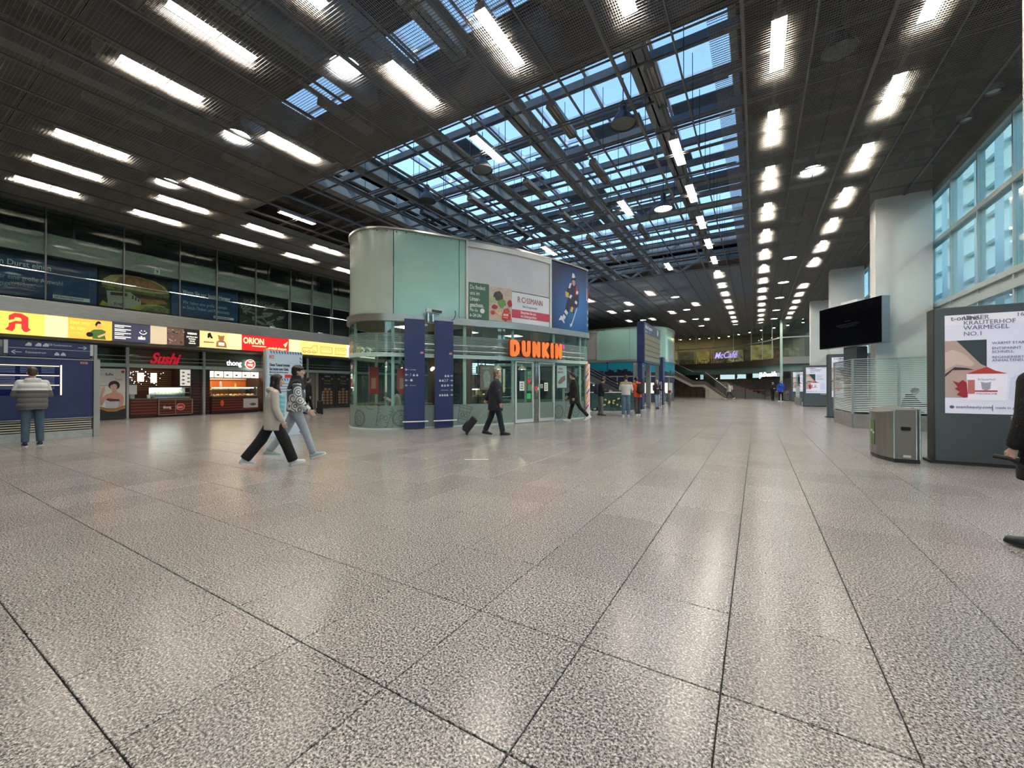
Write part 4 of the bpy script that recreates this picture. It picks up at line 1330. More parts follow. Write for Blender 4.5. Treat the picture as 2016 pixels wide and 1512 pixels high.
def cflat(name, poly, m, parent, off, th=0.004):
    """print bent onto the curved wall, poly in (arc length, height)"""
    b = MB()
    n = len(poly)
    vs_ = [CV.pt(q, z, off) for q, z in poly] + [CV.pt(q, z, off + th) for q, z in poly]
    b.add(vs_, [tuple(range(n - 1, -1, -1)), tuple(range(n, 2 * n))] + [(i, (i + 1) % n, n + (i + 1) % n, n + i) for i in range(n)])
    return b.build(name, m, parent, world=True)
def ctext(body, size, m, parent, s0, z, off, **kw):
    o = text(body, size, m, None, Matrix.Identity(4), **kw)
    Mi = WM(parent).inverted()
    for v in o.data.vertices:
        x, y, d_ = v.co
        v.co = Mi @ CV.pt(s0 + x, z + y, off + d_)
    o.parent = parent
    return o
def cstroke(b, P, off, w=0.012, closed=False):
    if closed:
        P = P + [P[0]]
    for (a, c) in zip(P, P[1:]):
        d_ = V((c[0] - a[0], c[1] - a[1]))
        if d_.length < 1e-5:
            continue
        n_ = V((-d_.y, d_.x)).normalized() * w / 2
        q = [(a[0] + n_.x, a[1] + n_.y), (a[0] - n_.x, a[1] - n_.y), (c[0] - n_.x, c[1] - n_.y), (c[0] + n_.x, c[1] + n_.y)]
        b.add([CV.pt(x, z, off) for x, z in q] + [CV.pt(x, z, off + 0.002) for x, z in q], [(4, 5, 6, 7), (0, 1, 5, 4), (1, 2, 6, 5), (2, 3, 7, 6), (3, 0, 4, 7)])
ZB0, ZB1, ZT = 3.38, 3.60, 6.25
# upper cladding
cwall('cladding_panel', M_sage, 0.0, 4.90, ZB1, ZT, 0, 0.05)
cwall('cladding_panel', M_mint, 4.92, 7.04, ZB1, ZT, 0, 0.05)
cwall('cladding_panel', M_mint, 7.06, 7.26, ZB1, ZT, 0, 0.05)
cwall('cladding_panel', M_mint, 13.5, CV.L, ZB1, ZT, 0, 0.05)
cwall('cladding_back', M_dark, 7.2, 13.6, ZB1, ZT, -0.02, 0.05)
cwall('roof_trim', M_steel, 0, CV.L, ZT, ZT + 0.06, 0.05, 0.15)
cwall('waistband', M_steel, 0, CV.L, ZB0, ZB1, 0.10, 0.14)
b = MB()
b.prism([(CV.at(CV.L * i / 80)[0].x, CV.at(CV.L * i / 80)[0].y) for i in range(80)], ZT - 0.08, ZT - 0.04)
b.build('roof', M_dark, pav, world=True)
b = MB()
b.prism([tuple(CV.pt(CV.L * i / 80, 0, -0.05))[:2] for i in range(80)], ZB0, ZB0 + 0.04)
b.build('storey_floor', mat('pav_ceiling', (0.30, 0.24, 0.18), 0.7), pav, world=True)
# white advert frame
M_adf = mat('advert_frame', (0.62, 0.64, 0.58), 0.5)
for a in ((7.27, 7.34, ZB1, ZT), (10.88, 10.97, ZB1, ZT), (7.27, 10.97, ZT - 0.20, ZT - 0.02)):
    cwall('advert_frame', M_adf, *a, 0.08, 0.09)
cwall('advert_sheet', mat('advert_grey', (0.55, 0.56, 0.58), 0.6, var=0.04, scale=1.5), 7.34, 10.88, ZB1, ZT - 0.2, 0.03, 0.04)
# ground-floor glazing
M_frost = glass('frosted_band', (0.55, 0.65, 0.62), 0.12, 0.2, haze=0.80, haze_col=(0.40, 0.52, 0.48))
M_stripe = glass('stripe_frost', (0.6, 0.7, 0.68), 0.1, 0.1, haze=0.75, haze_col=(0.52, 0.66, 0.62))
joints = [0.6, 2.0, 3.3, 4.90, 6.3, 7.27, 9.15, 11.23, 12.9, 13.6, 15.2, 17.0, 19.0, 21.0, 23.0]
for i, q in enumerate(joints):
    q2 = joints[i + 1] if i + 1 < len(joints) else CV.L + joints[0]
    if abs(q - 9.15) > 0.01:
        cwall('glass_pane', M_glass, q + 0.01, q2 - 0.01, 0.74, 2.27, 0, 0.012)
        cwall('frosted_pane', M_frost, q + 0.01, q2 - 0.01, 0.03, 0.74, 0, 0.012)
    cwall('glass_pane', M_glass, q + 0.01, q2 - 0.01, 2.40, ZB0, 0, 0.012)
    p, t_ = CV.at(q)
    b = MB()
    b.beam(CV.pt(q, 0, -0.08), CV.pt(q, ZB0, -0.08), 0.10, 0.05, up=V((t_.y, -t_.x, 0)))
    b.build('mullion', M_mintf, pav, world=True)
cwall('transom', M_mintf, 0, CV.L, 2.27, 2.40, 0.03, 0.05)
cwall('sill', M_mintf, 0, 9.15, 0.0, 0.04, 0.02, 0.05)
cwall('sill', M_mintf, 11.23, CV.L, 0.0, 0.04, 0.02, 0.05)
for k in range(14):
    z = 2.44 + k * 0.042
    cwall('frost_stripe', M_stripe, 0.2, 13.4, z, z + 0.024, 0.016, 0.003)
for z in (2.50, 2.69):
    b = MB()
    b.tube([CV.pt(4.9 + i * 0.2, z, 0.13) for i in range(41)], 0.02, n=6)
    b.build('guard_rail', M_alu, pav, world=True, smooth=True)
for q in (4.95, 7.27, 9.1, 11.2, 12.85):
    b = MB()
    b.cyl(CV.pt(q, 2.42, 0.13), CV.pt(q, 2.72, 0.13), 0.014, n=6)
    b.build('rail_bracket', M_alu, pav, world=True)

# line drawings on the frosted band
def cup(s0, s_=1.0, tilt=-0.25):
    P = []
    def T(u, v):
        x, z = u * s_, v * s_
        return (s0 + x * math.cos(tilt) - z * math.sin(tilt), 0.10 + x * math.sin(tilt) + z * math.cos(tilt))
    b = MB()
    cstroke(b, [T(-0.16, 0.0), (T(0.16, 0.0)), T(0.21, 0.52), T(-0.21, 0.52)], 0.003, closed=True)
    cstroke(b, [T(-0.24, 0.52), T(0.24, 0.52), T(0.22, 0.60), T(-0.22, 0.60)], 0.003, closed=True)
    cstroke(b, [T(-0.17, 0.15), T(0.17, 0.15)], 0.003)
    cstroke(b, [T(-0.19, 0.40), T(0.19, 0.40)], 0.003)
    for u in (-0.06, 0.07):
        cstroke(b, [T(u + 0.055 * math.cos(a), 0.28 + 0.07 * math.sin(a)) for a in [2 * PI * i / 10 for i in range(10)]], 0.003, closed=True)
    return b
def donut(s0, r=0.28, z=0.34):
    b = MB()
    for rr in (r, r * 0.88, r * 0.35):
        cstroke(b, [(s0 + rr * math.cos(2 * PI * i / 20), z + rr * math.sin(2 * PI * i / 20)) for i in range(20)], 0.003, closed=True)
    for i in range(11):
        a = 2 * PI * i / 11
        x, y = s0 + r * 0.62 * math.cos(a), z + r * 0.62 * math.sin(a)
        cstroke(b, [(x - 0.02 * math.cos(a * 3), y - 0.02 * math.sin(a * 3)), (x + 0.02 * math.cos(a * 3), y + 0.02 * math.sin(a * 3))], 0.003)
    return b
def swirl(s0, z0):
    b = MB()
    cstroke(b, [(s0 + 0.012 * i * math.cos(i * 0.55), z0 + 0.012 * i * math.sin(i * 0.55)) for i in range(22)], 0.003)
    return b
M_ink = mat('etched_line', (0.055, 0.075, 0.07), 0.6)
for q in (4.55, 7.15, 9.75, 11.95):
    cup(q).build('cup_drawing', M_ink, pav, world=True)
for q in (3.75, 5.15, 8.35, 11.45, 12.5):
    donut(q, 0.26).build('doughnut_drawing', M_ink, pav, world=True)
for (q, z) in ((4.2, 0.86), (6.95, 0.92), (8.9, 0.9)):
    swirl(q, z).build('steam_drawing', M_ink, pav, world=True)

# doors
def dleaf(s0, s1, lab):
    d = MB()
    for a in ((s0, s0 + 0.06, 0.02, 2.25), (s1 - 0.06, s1, 0.02, 2.25), (s0, s1, 2.19, 2.25), (s0, s1, 0.02, 0.14)):
        CV.wall(d, a[0], a[1], a[2], a[3], 0.03, 0.05)
    o = d.build('door_leaf', mat('door_white', (0.72, 0.76, 0.74), 0.3, 0.2), pav, world=True)
    g_ = MB()
    CV.wall(g_, s0 + 0.06, s1 - 0.06, 0.14, 2.19, 0.01, 0.01)
    g_.build('door_glass', M_glass, o, world=True)
    g_ = MB()
    CV.wall(g_, s0 + 0.06, s1 - 0.06, 0.14, 0.74, 0.022, 0.004)
    g_.build('door_frost', M_frost, o, world=True)
    return o
dl = dleaf(9.2, 10.06, '')
dr = dleaf(10.32, 11.18, '')
for q in (10.1, 10.19, 10.28):
    b = MB()
    b.cyl(CV.pt(q, 0.02, 0.05), CV.pt(q, 2.27, 0.05), 0.022, n=8)
    b.build('door_post', M_chrome, pav, world=True, smooth=True)
for (q, z, w, h, m, lab) in ((9.5, 1.35, 0.11, 0.17, M_white, 'white opening-hours sheet on the glass door'), (9.83, 1.52, 0.08, 0.07, mat('sticker_red', (0.6, 0.05, 0.06), 0.5), 'red and white sticker on the glass door'), (9.83, 0.98, 0.10, 0.10, mat('sticker_green', (0.03, 0.5, 0.14), 0.5), 'bright green square sticker on the glass door'), (10.72, 1.32, 0.10, 0.16, M_white, 'white info sheet on the second door leaf'), (10.42, 1.35, 0.06, 0.07, M_white, 'round white sticker near the door posts'), (10.12, 1.27, 0.07, 0.06, mat('sticker_pink', (0.6, 0.06, 0.12), 0.5), 'round pink no-entry sticker between the doors')):
    b = MB()
    CV.wall(b, q - w, q + w, z - h, z + h, 0.075, 0.003) if 'posts' in lab or 'between' in lab else CV.wall(b, q - w, q + w, z - h, z + h, 0.017, 0.004)
    o = b.build('sticker', m)
    tag(o, lab, 'sticker')
    if m is M_white:
        for k in range(3):
            bb = MB()
            CV.wall(bb, q - w * 0.6, q + w * 0.5, z + h * 0.5 - k * h * 0.5 - 0.02, z + h * 0.5 - k * h * 0.5 + 0.015, 0.020 if 'posts' not in lab else 0.078, 0.003)
            bb.build('print_line', mat('print_dark', (0.1, 0.16, 0.12), 0.6), o)
# poster holders in the glazing
def gposter(label, s0, s1, z0, z1, m, off=-0.03, **kw):
    t = thing('window_poster', label, 'poster', CV.pt((s0 + s1) / 2, z0, off))
    cwall('frame', M_dark, s0 - 0.025, s1 + 0.025, z0 - 0.025, z1 + 0.025, off, 0.03, t)
    cwall('sheet', m, s0, s1, z0, z1, off + 0.006, 0.006, t)
    return t
t = gposter('framed brown poster with a cream drink behind the cafe glass', 7.82, 8.33, 1.22, 2.05, mat('poster_mauve', (0.40, 0.24, 0.20), 0.5))
cflat('drink', [(7.98, 1.3), (8.17, 1.3), (8.22, 1.72), (8.14, 1.86), (8.06, 1.9), (7.98, 1.84), (7.93, 1.72)], mat('drink_cream', (0.55, 0.50, 0.42), 0.5, var=0.3, scale=20), t, -0.022)
ctext('ICED LATTE', 0.08, M_white, t, 7.87, 1.93, -0.02, xs=0.7)
t = gposter('white poster with a pink sandwich near the cafe corner pole', 11.38, 11.95, 1.28, 2.17, mat('poster_bright', (0.82, 0.83, 0.85), 0.5))
ctext('LOVE IS', 0.1, mat('poster_pink', (0.6, 0.04, 0.2), 0.5), t, 11.45, 2.0, -0.02, bold=0.02, xs=0.75)
ctext('FIRST BITE', 0.1, mat('poster_pink', (0.6, 0.04, 0.2), 0.5), t, 11.42, 1.86, -0.02, bold=0.02, xs=0.7)
cflat('hand', [(11.42, 1.5), (11.62, 1.70), (11.86, 1.78), (11.88, 1.6), (11.66, 1.46), (11.48, 1.42)], mat('poster_hand', (0.5, 0.2, 0.2), 0.5), t, -0.022)

# sign letters with round strokes
def letters():
    D = [[(0, 0), (0, 1)], [(0, 1), (0.34, 1), (0.54, 0.82), (0.60, 0.5), (0.54, 0.18), (0.34, 0), (0, 0)]]
    U = [[(0, 1), (0, 0.28), (0.10, 0.06), (0.29, 0), (0.48, 0.06), (0.58, 0.28), (0.58, 1)]]
    N = [[(0, 0), (0, 1), (0.56, 0), (0.56, 1)]]
    K = [[(0, 0), (0, 1)], [(0.52, 1), (0.06, 0.5), (0.54, 0)]]
    I = [[(0, 0), (0, 1)]]
    return [(D, 0.60), (U, 0.58), (N, 0.56), (K, 0.54), (I, 0.0), (N, 0.56)]
sign = thing('shop_sign', 'orange rounded sign letters with a pink apostrophe above the cafe doors', 'sign', CV.pt(10.4, 2.4, 0.2))
M_or = mat('sign_orange', (0.95, 0.235, 0.045), 0.4, emit=0.12)
M_ord = mat('sign_side_red', (0.30, 0.03, 0.02), 0.5)
x = 8.90
HGT, RAD = 0.43, 0.085
def capsule2(a, c, r, n=7):
    a, c = V(a), V(c)
    an = math.atan2(c.y - a.y, c.x - a.x)
    return [(c.x + r * math.cos(an - PI / 2 + PI * i / n), c.y + r * math.sin(an - PI / 2 + PI * i / n)) for i in range(n + 1)] + [(a.x + r * math.cos(an + PI / 2 + PI * i / n), a.y + r * math.sin(an + PI / 2 + PI * i / n)) for i in range(n + 1)]
for gl, w in letters():
    f_, s_ = MB(), MB()
    for pl in gl:
        for a, c in zip(pl, pl[1:]):
            A, C_ = (x + a[0] * HGT * 0.92, 2.47 + a[1] * HGT), (x + c[0] * HGT * 0.92, 2.47 + c[1] * HGT)
            for bb, r, o0, o1 in ((s_, RAD + 0.012, 0.16, 0.27), (f_, RAD - 0.004, 0.27, 0.285)):
                P = capsule2(A, C_, r)
                n = len(P)
                bb.add([CV.pt(q, z, o0) for q, z in P] + [CV.pt(q, z, o1) for q, z in P], [tuple(range(n - 1, -1, -1)), tuple(range(n, 2 * n))] + [(i, (i + 1) % n, n + (i + 1) % n, n + i) for i in range(n)])
    so = s_.build('letter', M_ord, sign, world=True)
    f_.build('letter_face', M_or, so, world=True)
    x += w * HGT * 0.92 + 2 * RAD + 0.075
cflat('apostrophe', disc(x - 0.07, 2.87, 0.055, 0.075, 14), mat('sign_pink', (0.9, 0.03, 0.42), 0.4, emit=0.2), sign, 0.2, 0.08)

# adverts on the upper storey
t = thing('billboard', 'green and photo supermarket billboard Du findest uns im Untergeschoss', 'billboard', CV.pt(8.0, 3.62, 0.06))
cwall('green_field', mat('bill_green', (0.045, 0.13, 0.085), 0.5), 7.37, 8.12, 3.62, 4.86, 0.045, 0.012, t)
BW = mat('bill_white', (0.78, 0.80, 0.78), 0.5)
for k, (s_, bo) in enumerate((('Du findest', 0.0), ('uns im', 0.0), ('Unter-', 0.012), ('geschoss.', 0.012))):
    ctext(s_, 0.20, BW, t, 7.41, 4.64 - k * 0.2, 0.047, bold=bo, xs=0.68)
ctext('Mo–So', 0.15, BW, t, 7.41, 3.88, 0.047, xs=0.7)
ctext('6–24 Uhr', 0.16, BW, t, 7.41, 3.70, 0.047, bold=0.012, xs=0.7)
cflat('round_badge', disc(7.87, 3.92, 0.085), BW, t, 0.046)
cwall('photo_field', mat('bill_wood', (0.50, 0.42, 0.34), 0.6, var=0.18, scale=5, stretch=(1, 1, 6)), 8.12, 9.04, 3.62, 4.80, 0.045, 0.012, t)
random.seed(4)
for k, (q, z, rx, rz, c) in enumerate(((8.48, 4.50, 0.2, 0.17, (0.05, 0.04, 0.035)), (8.26, 4.34, 0.12, 0.12, (0.35, 0.42, 0.22)), (8.62, 4.26, 0.17, 0.15, (0.14, 0.26, 0.06)), (8.34, 4.1, 0.12, 0.09, (0.3, 0.03, 0.03)), (8.94, 4.28, 0.10, 0.13, (0.28, 0.02, 0.03)), (8.5, 3.94, 0.14, 0.08, (0.65, 0.45, 0.25)), (8.82, 4.0, 0.13, 0.10, (0.5, 0.05, 0.04)), (8.26, 3.9, 0.08, 0.07, (0.4, 0.05, 0.04)), (8.6, 3.86, 0.12, 0.06, (0.6, 0.5, 0.3)))):
    P = [(q + rx * (0.85 + 0.3 * random.random()) * math.cos(a), z + rz * (0.85 + 0.3 * random.random()) * math.sin(a)) for a in [2 * PI * i / 14 for i in range(14)]]
    cflat('produce_print', P, mat('produce_%d' % k, c, 0.6, var=0.45, scale=22), t, 0.046 + 0.001 * k)
cflat('logo_bubble', [(8.62, 3.70), (8.70, 3.68), (8.78, 3.62), (8.82, 3.68), (8.98, 3.70), (8.98, 3.92), (8.64, 3.94)], mat('bill_red', (0.62, 0.015, 0.03), 0.5), t, 0.058)
ctext('REWE', 0.11, BW, t, 8.67, 3.82, 0.064, bold=0.03, xs=0.72)
ctext('Dein Markt', 0.055, BW, t, 8.67, 3.75, 0.064, xs=0.72)
t = thing('billboard', 'white and red drugstore billboard Besuchen Sie uns im Untergeschoss', 'billboard', CV.pt(10.0, 3.62, 0.06))
cwall('white_field', mat('bill_pale', (0.66, 0.70, 0.73), 0.5), 9.04, 10.86, 3.62, 4.72, 0.045, 0.012, t)
cwall('red_band', mat('bill_crimson', (0.48, 0.045, 0.09), 0.5), 9.04, 10.86, 3.80, 4.10, 0.05, 0.012, t)
cwall('top_line', M_black, 9.04, 10.86, 4.72, 4.745, 0.05, 0.012, t)
ctext('R', 0.30, mat('bill_wine', (0.30, 0.02, 0.05), 0.5), t, 9.27, 4.37, 0.052, xs=0.74)
cflat('logo_ring', disc(9.56, 4.475, 0.1, 0.1), mat('bill_wine', (0.30, 0.02, 0.05), 0.5), t, 0.050)
cflat('logo_core', disc(9.56, 4.475, 0.075, 0.075), mat('bill_pale', (0.66, 0.70, 0.73), 0.5), t, 0.054)
ctext('SSMANN', 0.29, mat('bill_wine', (0.30, 0.02, 0.05), 0.5), t, 9.69, 4.37, 0.052, xs=0.72)
ctext('Mein Drogeriemarkt', 0.12, mat('bill_grey', (0.2, 0.2, 0.22), 0.5), t, 9.5, 4.2, 0.052, xs=0.72)
ctext('Besuchen Sie uns', 0.145, BW, t, 9.42, 3.97, 0.054, bold=0.012, xs=0.72)
ctext('im Untergeschoss', 0.145, BW, t, 9.42, 3.84, 0.054, bold=0.012, xs=0.72)

def bill_blue():
    m = bpy.data.materials.new('bill_blue')
    m.use_nodes = True
    nt = m.node_tree
    p = nt.nodes['Principled BSDF']
    p.inputs['Roughness'].default_value = 0.5
    g = nt.nodes.new('ShaderNodeNewGeometry')
    d_ = nt.nodes.new('ShaderNodeVectorMath'); d_.operation = 'DISTANCE'
    d_.inputs[1].default_value = CV.pt(12.6, 4.45, 0)
    nt.links.new(g.outputs['Position'], d_.inputs[0])
    r = nt.nodes.new('ShaderNodeValToRGB')
    r.color_ramp.elements[0].position, r.color_ramp.elements[0].color = 0.0, (0.02, 0.15, 0.42, 1)
    r.color_ramp.elements[1].position, r.color_ramp.elements[1].color = 1.0, (0.006, 0.02, 0.07, 1)
    mr = nt.nodes.new('ShaderNodeMapRange'); mr.inputs['From Max'].default_value = 1.9
    nt.links.new(d_.outputs['Value'], mr.inputs['Value'])
    nt.links.new(mr.outputs[0], r.inputs['Fac'])
    nt.links.new(r.outputs[0], p.inputs['Base Color'])
    return m
t = thing('billboard', 'deep blue billboard with an ice hockey player holding a stick', 'billboard', CV.pt(12.0, 3.62, 0.06))
cwall('blue_field', bill_blue(), 10.98, 13.55, 3.60, 6.2, 0.05, 0.03, t)
hn, hw, hy, hr, hs = mat('hockey_navy', (0.012, 0.016, 0.045), 0.6), mat('hockey_white', (0.60, 0.63, 0.68), 0.6), mat('hockey_yellow', (0.50, 0.38, 0.08), 0.6), mat('hockey_red', (0.42, 0.03, 0.05), 0.6), mat('hockey_skin', (0.42, 0.24, 0.18), 0.6)
def hp(name, P, m, k):
    # figure drawn in its own box, 0..1 wide and 0..1 high
    cflat(name, [(11.3 + 1.35 * u, 3.82 + 2.0 * v) for u, v in P], m, t, 0.051 + 0.0015 * k)
hp('jersey', [(0.50, 0.52), (0.42, 0.60), (0.46, 0.74), (0.56, 0.84), (0.68, 0.88), (0.84, 0.86), (0.98, 0.78), (1.0, 0.66), (0.88, 0.58), (0.80, 0.50)], hn, 0)
hp('jersey_stripe', [(0.50, 0.74), (0.56, 0.84), (0.66, 0.86), (0.58, 0.74)], hw, 1)
hp('jersey_red', [(0.82, 0.62), (0.86, 0.84), (0.96, 0.78), (0.96, 0.64)], hr, 1)
hp('jersey_number', [(0.86, 0.66), (0.88, 0.72), (0.97, 0.72), (0.96, 0.66)], hw, 2)
hp('shorts', [(0.48, 0.52), (0.40, 0.40), (0.48, 0.34), (0.64, 0.40), (0.84, 0.40), (0.88, 0.56), (0.7, 0.60)], hn, 1)
hp('leg_back', [(0.42, 0.42), (0.34, 0.28), (0.24, 0.16), (0.34, 0.12), (0.50, 0.24), (0.58, 0.40)], hn, 2)
hp('sock_stripe', [(0.30, 0.24), (0.38, 0.30), (0.48, 0.24), (0.42, 0.18)], hw, 3)
hp('sock_stripe', [(0.22, 0.13), (0.28, 0.20), (0.38, 0.15), (0.32, 0.09)], hw, 3)
hp('skate', [(0.06, 0.06), (0.16, 0.16), (0.26, 0.14), (0.30, 0.06), (0.34, 0.02), (0.28, 0.02), (0.2, 0.07)], hw, 3)
hp('leg_front', [(0.60, 0.40), (0.62, 0.26), (0.74, 0.24), (0.82, 0.40)], hn, 2)
hp('glove_yellow', [(0.36, 0.56), (0.36, 0.66), (0.52, 0.64), (0.50, 0.54)], hy, 3)
hp('knee_yellow', [(0.58, 0.28), (0.64, 0.38), (0.74, 0.36), (0.68, 0.26)], hy, 3)
hp('belt_white', [(0.52, 0.56), (0.60, 0.62), (0.68, 0.60), (0.60, 0.53)], hw, 3)
hp('arm_right', [(0.86, 0.60), (0.80, 0.44), (0.86, 0.34), (0.96, 0.36), (1.0, 0.50), (0.99, 0.66)], hn, 3)
hp('cuff', [(0.80, 0.46), (0.82, 0.52), (0.92, 0.50), (0.90, 0.44)], hw, 4)
hp('face', [(0.68, 0.84), (0.68, 0.94), (0.80, 0.95), (0.82, 0.84), (0.75, 0.80)], hs, 4)
hp('helmet', [(0.64, 0.90), (0.66, 0.98), (0.74, 1.02), (0.84, 0.98), (0.84, 0.91), (0.74, 0.93)], hn, 5)
hp('helmet_white', [(0.66, 0.96), (0.68, 1.06), (0.76, 1.06), (0.82, 0.99), (0.74, 0.97)], hw, 6)
hp('stick', [(0.90, 0.38), (0.93, 0.38), (0.66, 0.0), (0.62, 0.0)], hw, 4)
hp('stick_blade', [(0.58, -0.05), (0.56, 0.02), (0.66, 0.04), (0.68, 0.0)], hw, 5)
cflat('shield', [(13.2, 5.0), (13.34, 4.85), (13.52, 5.0), (13.52, 5.55), (13.2, 5.5)], hw, t, 0.055)
cflat('shield_core', [(13.26, 5.05), (13.34, 4.96), (13.52, 5.05), (13.52, 5.48), (13.26, 5.44)], hr, t, 0.06)
for k, s_ in enumerate(('Eis', 'be', 'am')):
    ctext(s_, 0.22, hw, t, 13.22, 4.4 - k * 0.26, 0.058, xs=0.7)

# camera on the waistband and a cable
t = thing('security_camera', 'white twin security camera on a bracket above the pavilion waistband', 'camera', CV.pt(6.0, 3.5, 0.2))
F_ = CV.frame(6.0, 3.45, 0.12)
b = MB()
b.cyl(F_ @ V((-0.06, -0.05, 0.1)), F_ @ V((-0.06, 0.22, 0.1)), 0.05, n=10)
b.cyl(F_ @ V((0.10, -0.05, 0.1)), F_ @ V((0.10, 0.2, 0.1)), 0.05, n=10)
b.build('bracket', M_chrome, t, world=True, smooth=True)
b = MB()
b.box(-0.15, 0.30, 0.22, 0.36, 0.02, 0.18, F_ @ Matrix.Rotation(-0.08, 4, 'Z'))
b.build('housing', mat('camera_white', (0.6, 0.62, 0.6), 0.4), t, world=True, bevel=0.01)
b = MB()
b.box(0.02, 0.34, 0.25, 0.33, 0.181, 0.2, F_ @ Matrix.Rotation(-0.08, 4, 'Z'))
b.build('visor', M_dark, t, world=True)
b = MB()
b.tube([CV.pt(6.9, 3.85, 0.02), CV.pt(6.88, 3.7, 0.12), CV.pt(6.83, 3.55, 0.13), CV.pt(6.75, 3.5, 0.12)], 0.012, n=6)
o = b.build('hanging_cable', M_dark, smooth=True)
tag(o, 'short dark cable hanging over the pavilion waistband', 'cable')

# navy wayfinding pylons in front of the glazing
def pylon(label, s0, s1, lines, left):
    t = thing('wayfinding_pylon', label, 'sign', CV.pt((s0 + s1) / 2, 0, 0.14))
    cwall('panel', M_db, s0, s1, 0.02, 3.45, 0.22, 0.08, t)
    b = MB()
    b.tube([CV.pt(s0 - 0.06, 0.24, 0.28), CV.pt((s0 + s1) / 2, 0.24, 0.28), CV.pt(s1 + 0.10, 0.24, 0.28)], 0.022, n=6)
    b.build('kick_rail', M_white, t, world=True)
    cflat('rail_logo', rect(s1 - 0.14, s1 - 0.04, 2.37, 2.43), mat('logo_pink', (0.62, 0.30, 0.30), 0.5), t, 0.222)
    for (z, s_, kind) in lines:
        F = CV.frame(s0 + 0.06 if left else s1 - 0.06, z, 0.222)
        k = -1 if left else 1
        flat('arrow', [(-0.05, -0.008), (0.03, -0.008), (0.03, 0.008), (-0.05, 0.008)] if k > 0 else [(-0.03, -0.008), (0.05, -0.008), (0.05, 0.008), (-0.03, 0.008)], SW, t, F, world=True)
        flat('arrow', [(0.05 * k, 0), (0.015 * k, 0.035), (-0.003 * k, 0.035), (0.027 * k, 0), (-0.003 * k, -0.035), (0.015 * k, -0.035)], SW, t, F, world=True)
        if left:
            ctext(s_, kind, SW, t, s0 + 0.15, z - kind * 0.33, 0.224, xs=0.75, bold=0.01)
        else:
            w = len(s_) * kind * 0.42
            ctext(s_, kind, SW, t, s1 - 0.14 - w, z - kind * 0.33, 0.224, xs=0.75, bold=0.01)
        if '#' in str(s_):
            pass
    return t
t = pylon('navy wayfinding pylon with left arrows and the figure 1', 5.23, 5.84, [(1.86, 'zu den Zügen', 0.045), (1.70, '1', 0.14), (1.53, '', 0.1), (1.37, 'Reisezentrum', 0.045)], True)
for q in (5.47, 5.57):
    cflat('pictogram', [(q, 1.66), (q + 0.07, 1.66), (q + 0.06, 1.70), (q + 0.03, 1.74), (q + 0.01, 1.70)], SW, t, 0.222)
cflat('s_disc', disc(5.43, 1.53, 0.04, n=12), SW, t, 0.222)
t = pylon('navy wayfinding pylon with right arrows and the figures 2-7', 6.17, 6.77, [(1.68, '', 0.1), (1.53, '2-7', 0.13), (1.37, '', 0.1), (1.22, 'DB Kundenzentrum', 0.04), (1.06, '', 0.1)], False)
for (q, z) in ((6.48, 1.68), (6.57, 1.68), (6.30, 1.53), (6.39, 1.53), (6.37, 1.37), (6.46, 1.37), (6.30, 1.06), (6.38, 1.06), (6.46, 1.06), (6.54, 1.06)):
    cflat('pictogram', [(q, z - 0.04), (q + 0.06, z - 0.04), (q + 0.06, z), (q + 0.03, z + 0.04), (q, z + 0.01)], SW, t, 0.222)
cflat('s_disc', disc(6.59, 1.37, 0.035, n=12), SW, t, 0.222)
# striped corner pole
t = thing('corner_pole', 'white corner pole painted with slanting orange and pink letters', 'pole', CV.pt(13.2, 0, 0.05))
P0 = CV.pt(13.2, 0, 0.10)
b = MB()
b.cyl(P0, P0 + V((0, 0, 2.28)), 0.10, n=20)
b.build('shaft', M_white, t, world=True, smooth=True)
for k in range(9):
    b = MB()
    z = 0.3 + k * 0.22
    a0 = -2.2 + (k % 2) * 0.5
    pts = [V((P0.x + 0.101 * math.cos(a0 + i * 0.18), P0.y + 0.101 * math.sin(a0 + i * 0.18), z + i * 0.028)) for i in range(9)]
    for (p_, q_) in zip(pts, pts[1:]):
        b.add([p_, q_, q_ + V((0, 0, 0.1)), p_ + V((0, 0, 0.1))], [(0, 1, 2, 3)])
    b.build('painted_stripe', M_or if k % 3 else mat('pole_pink', (0.5, 0.03, 0.2), 0.5), t, world=True, fix=False)

# ---- inside the cafe
b = MB()
b.box(-10.6, -10.5, 11.6, 16.0, 0, ZB0)
b.box(-10.6, -8.6, 11.55, 11.65, 0, ZB0)
cf = thing('cafe_core_wall', 'dark timber service wall inside the cafe', 'wall', (-10.5, 13.5, 0))
b.build('panels', mat('cafe_dark', (0.05, 0.035, 0.025), 0.6, var=0.3, scale=3), cf, world=True)
for k in range(12):
    pbox('batten', mat('cafe_batten', (0.16, 0.10, 0.06), 0.6), cf, -10.49, -10.46, 11.8 + k * 0.34, 11.9 + k * 0.34, 0, 2.0)
for k in range(4):
    o = thing('menu_screen', 'pale blue lit menu screen over the cafe counter', 'screen', (-10.3, 12.3 + k * 0.95, 1.95), group='menu screens over the cafe counter')
    pbox('panel', mat('menu_blue', (0.55, 0.74, 0.85), 0.5, emit=0.75), o, -10.42, -10.38, 12.0 + k * 0.95, 12.9 + k * 0.95, 1.85, 2.35)
    for r_ in range(4):
        for c in range(2):
            flat('menu_line', rect(12.06 + k * 0.95 + c * 0.42, 12.36 + k * 0.95 + c * 0.42, 2.24 - r_ * 0.1, 2.26 - r_ * 0.1), mat('menu_ink', (0.1, 0.2, 0.3), 0.6), o, FX(-10.379), world=True)
t = thing('bakery_counter', 'glass bakery counter with lit pastry shelves in the cafe', 'counter', (-9.4, 12.8, 0))
pbox('base', mat('cafe_base', (0.05, 0.04, 0.035), 0.5), t, -9.8, -9.2, 11.8, 15.2, 0, 0.7)
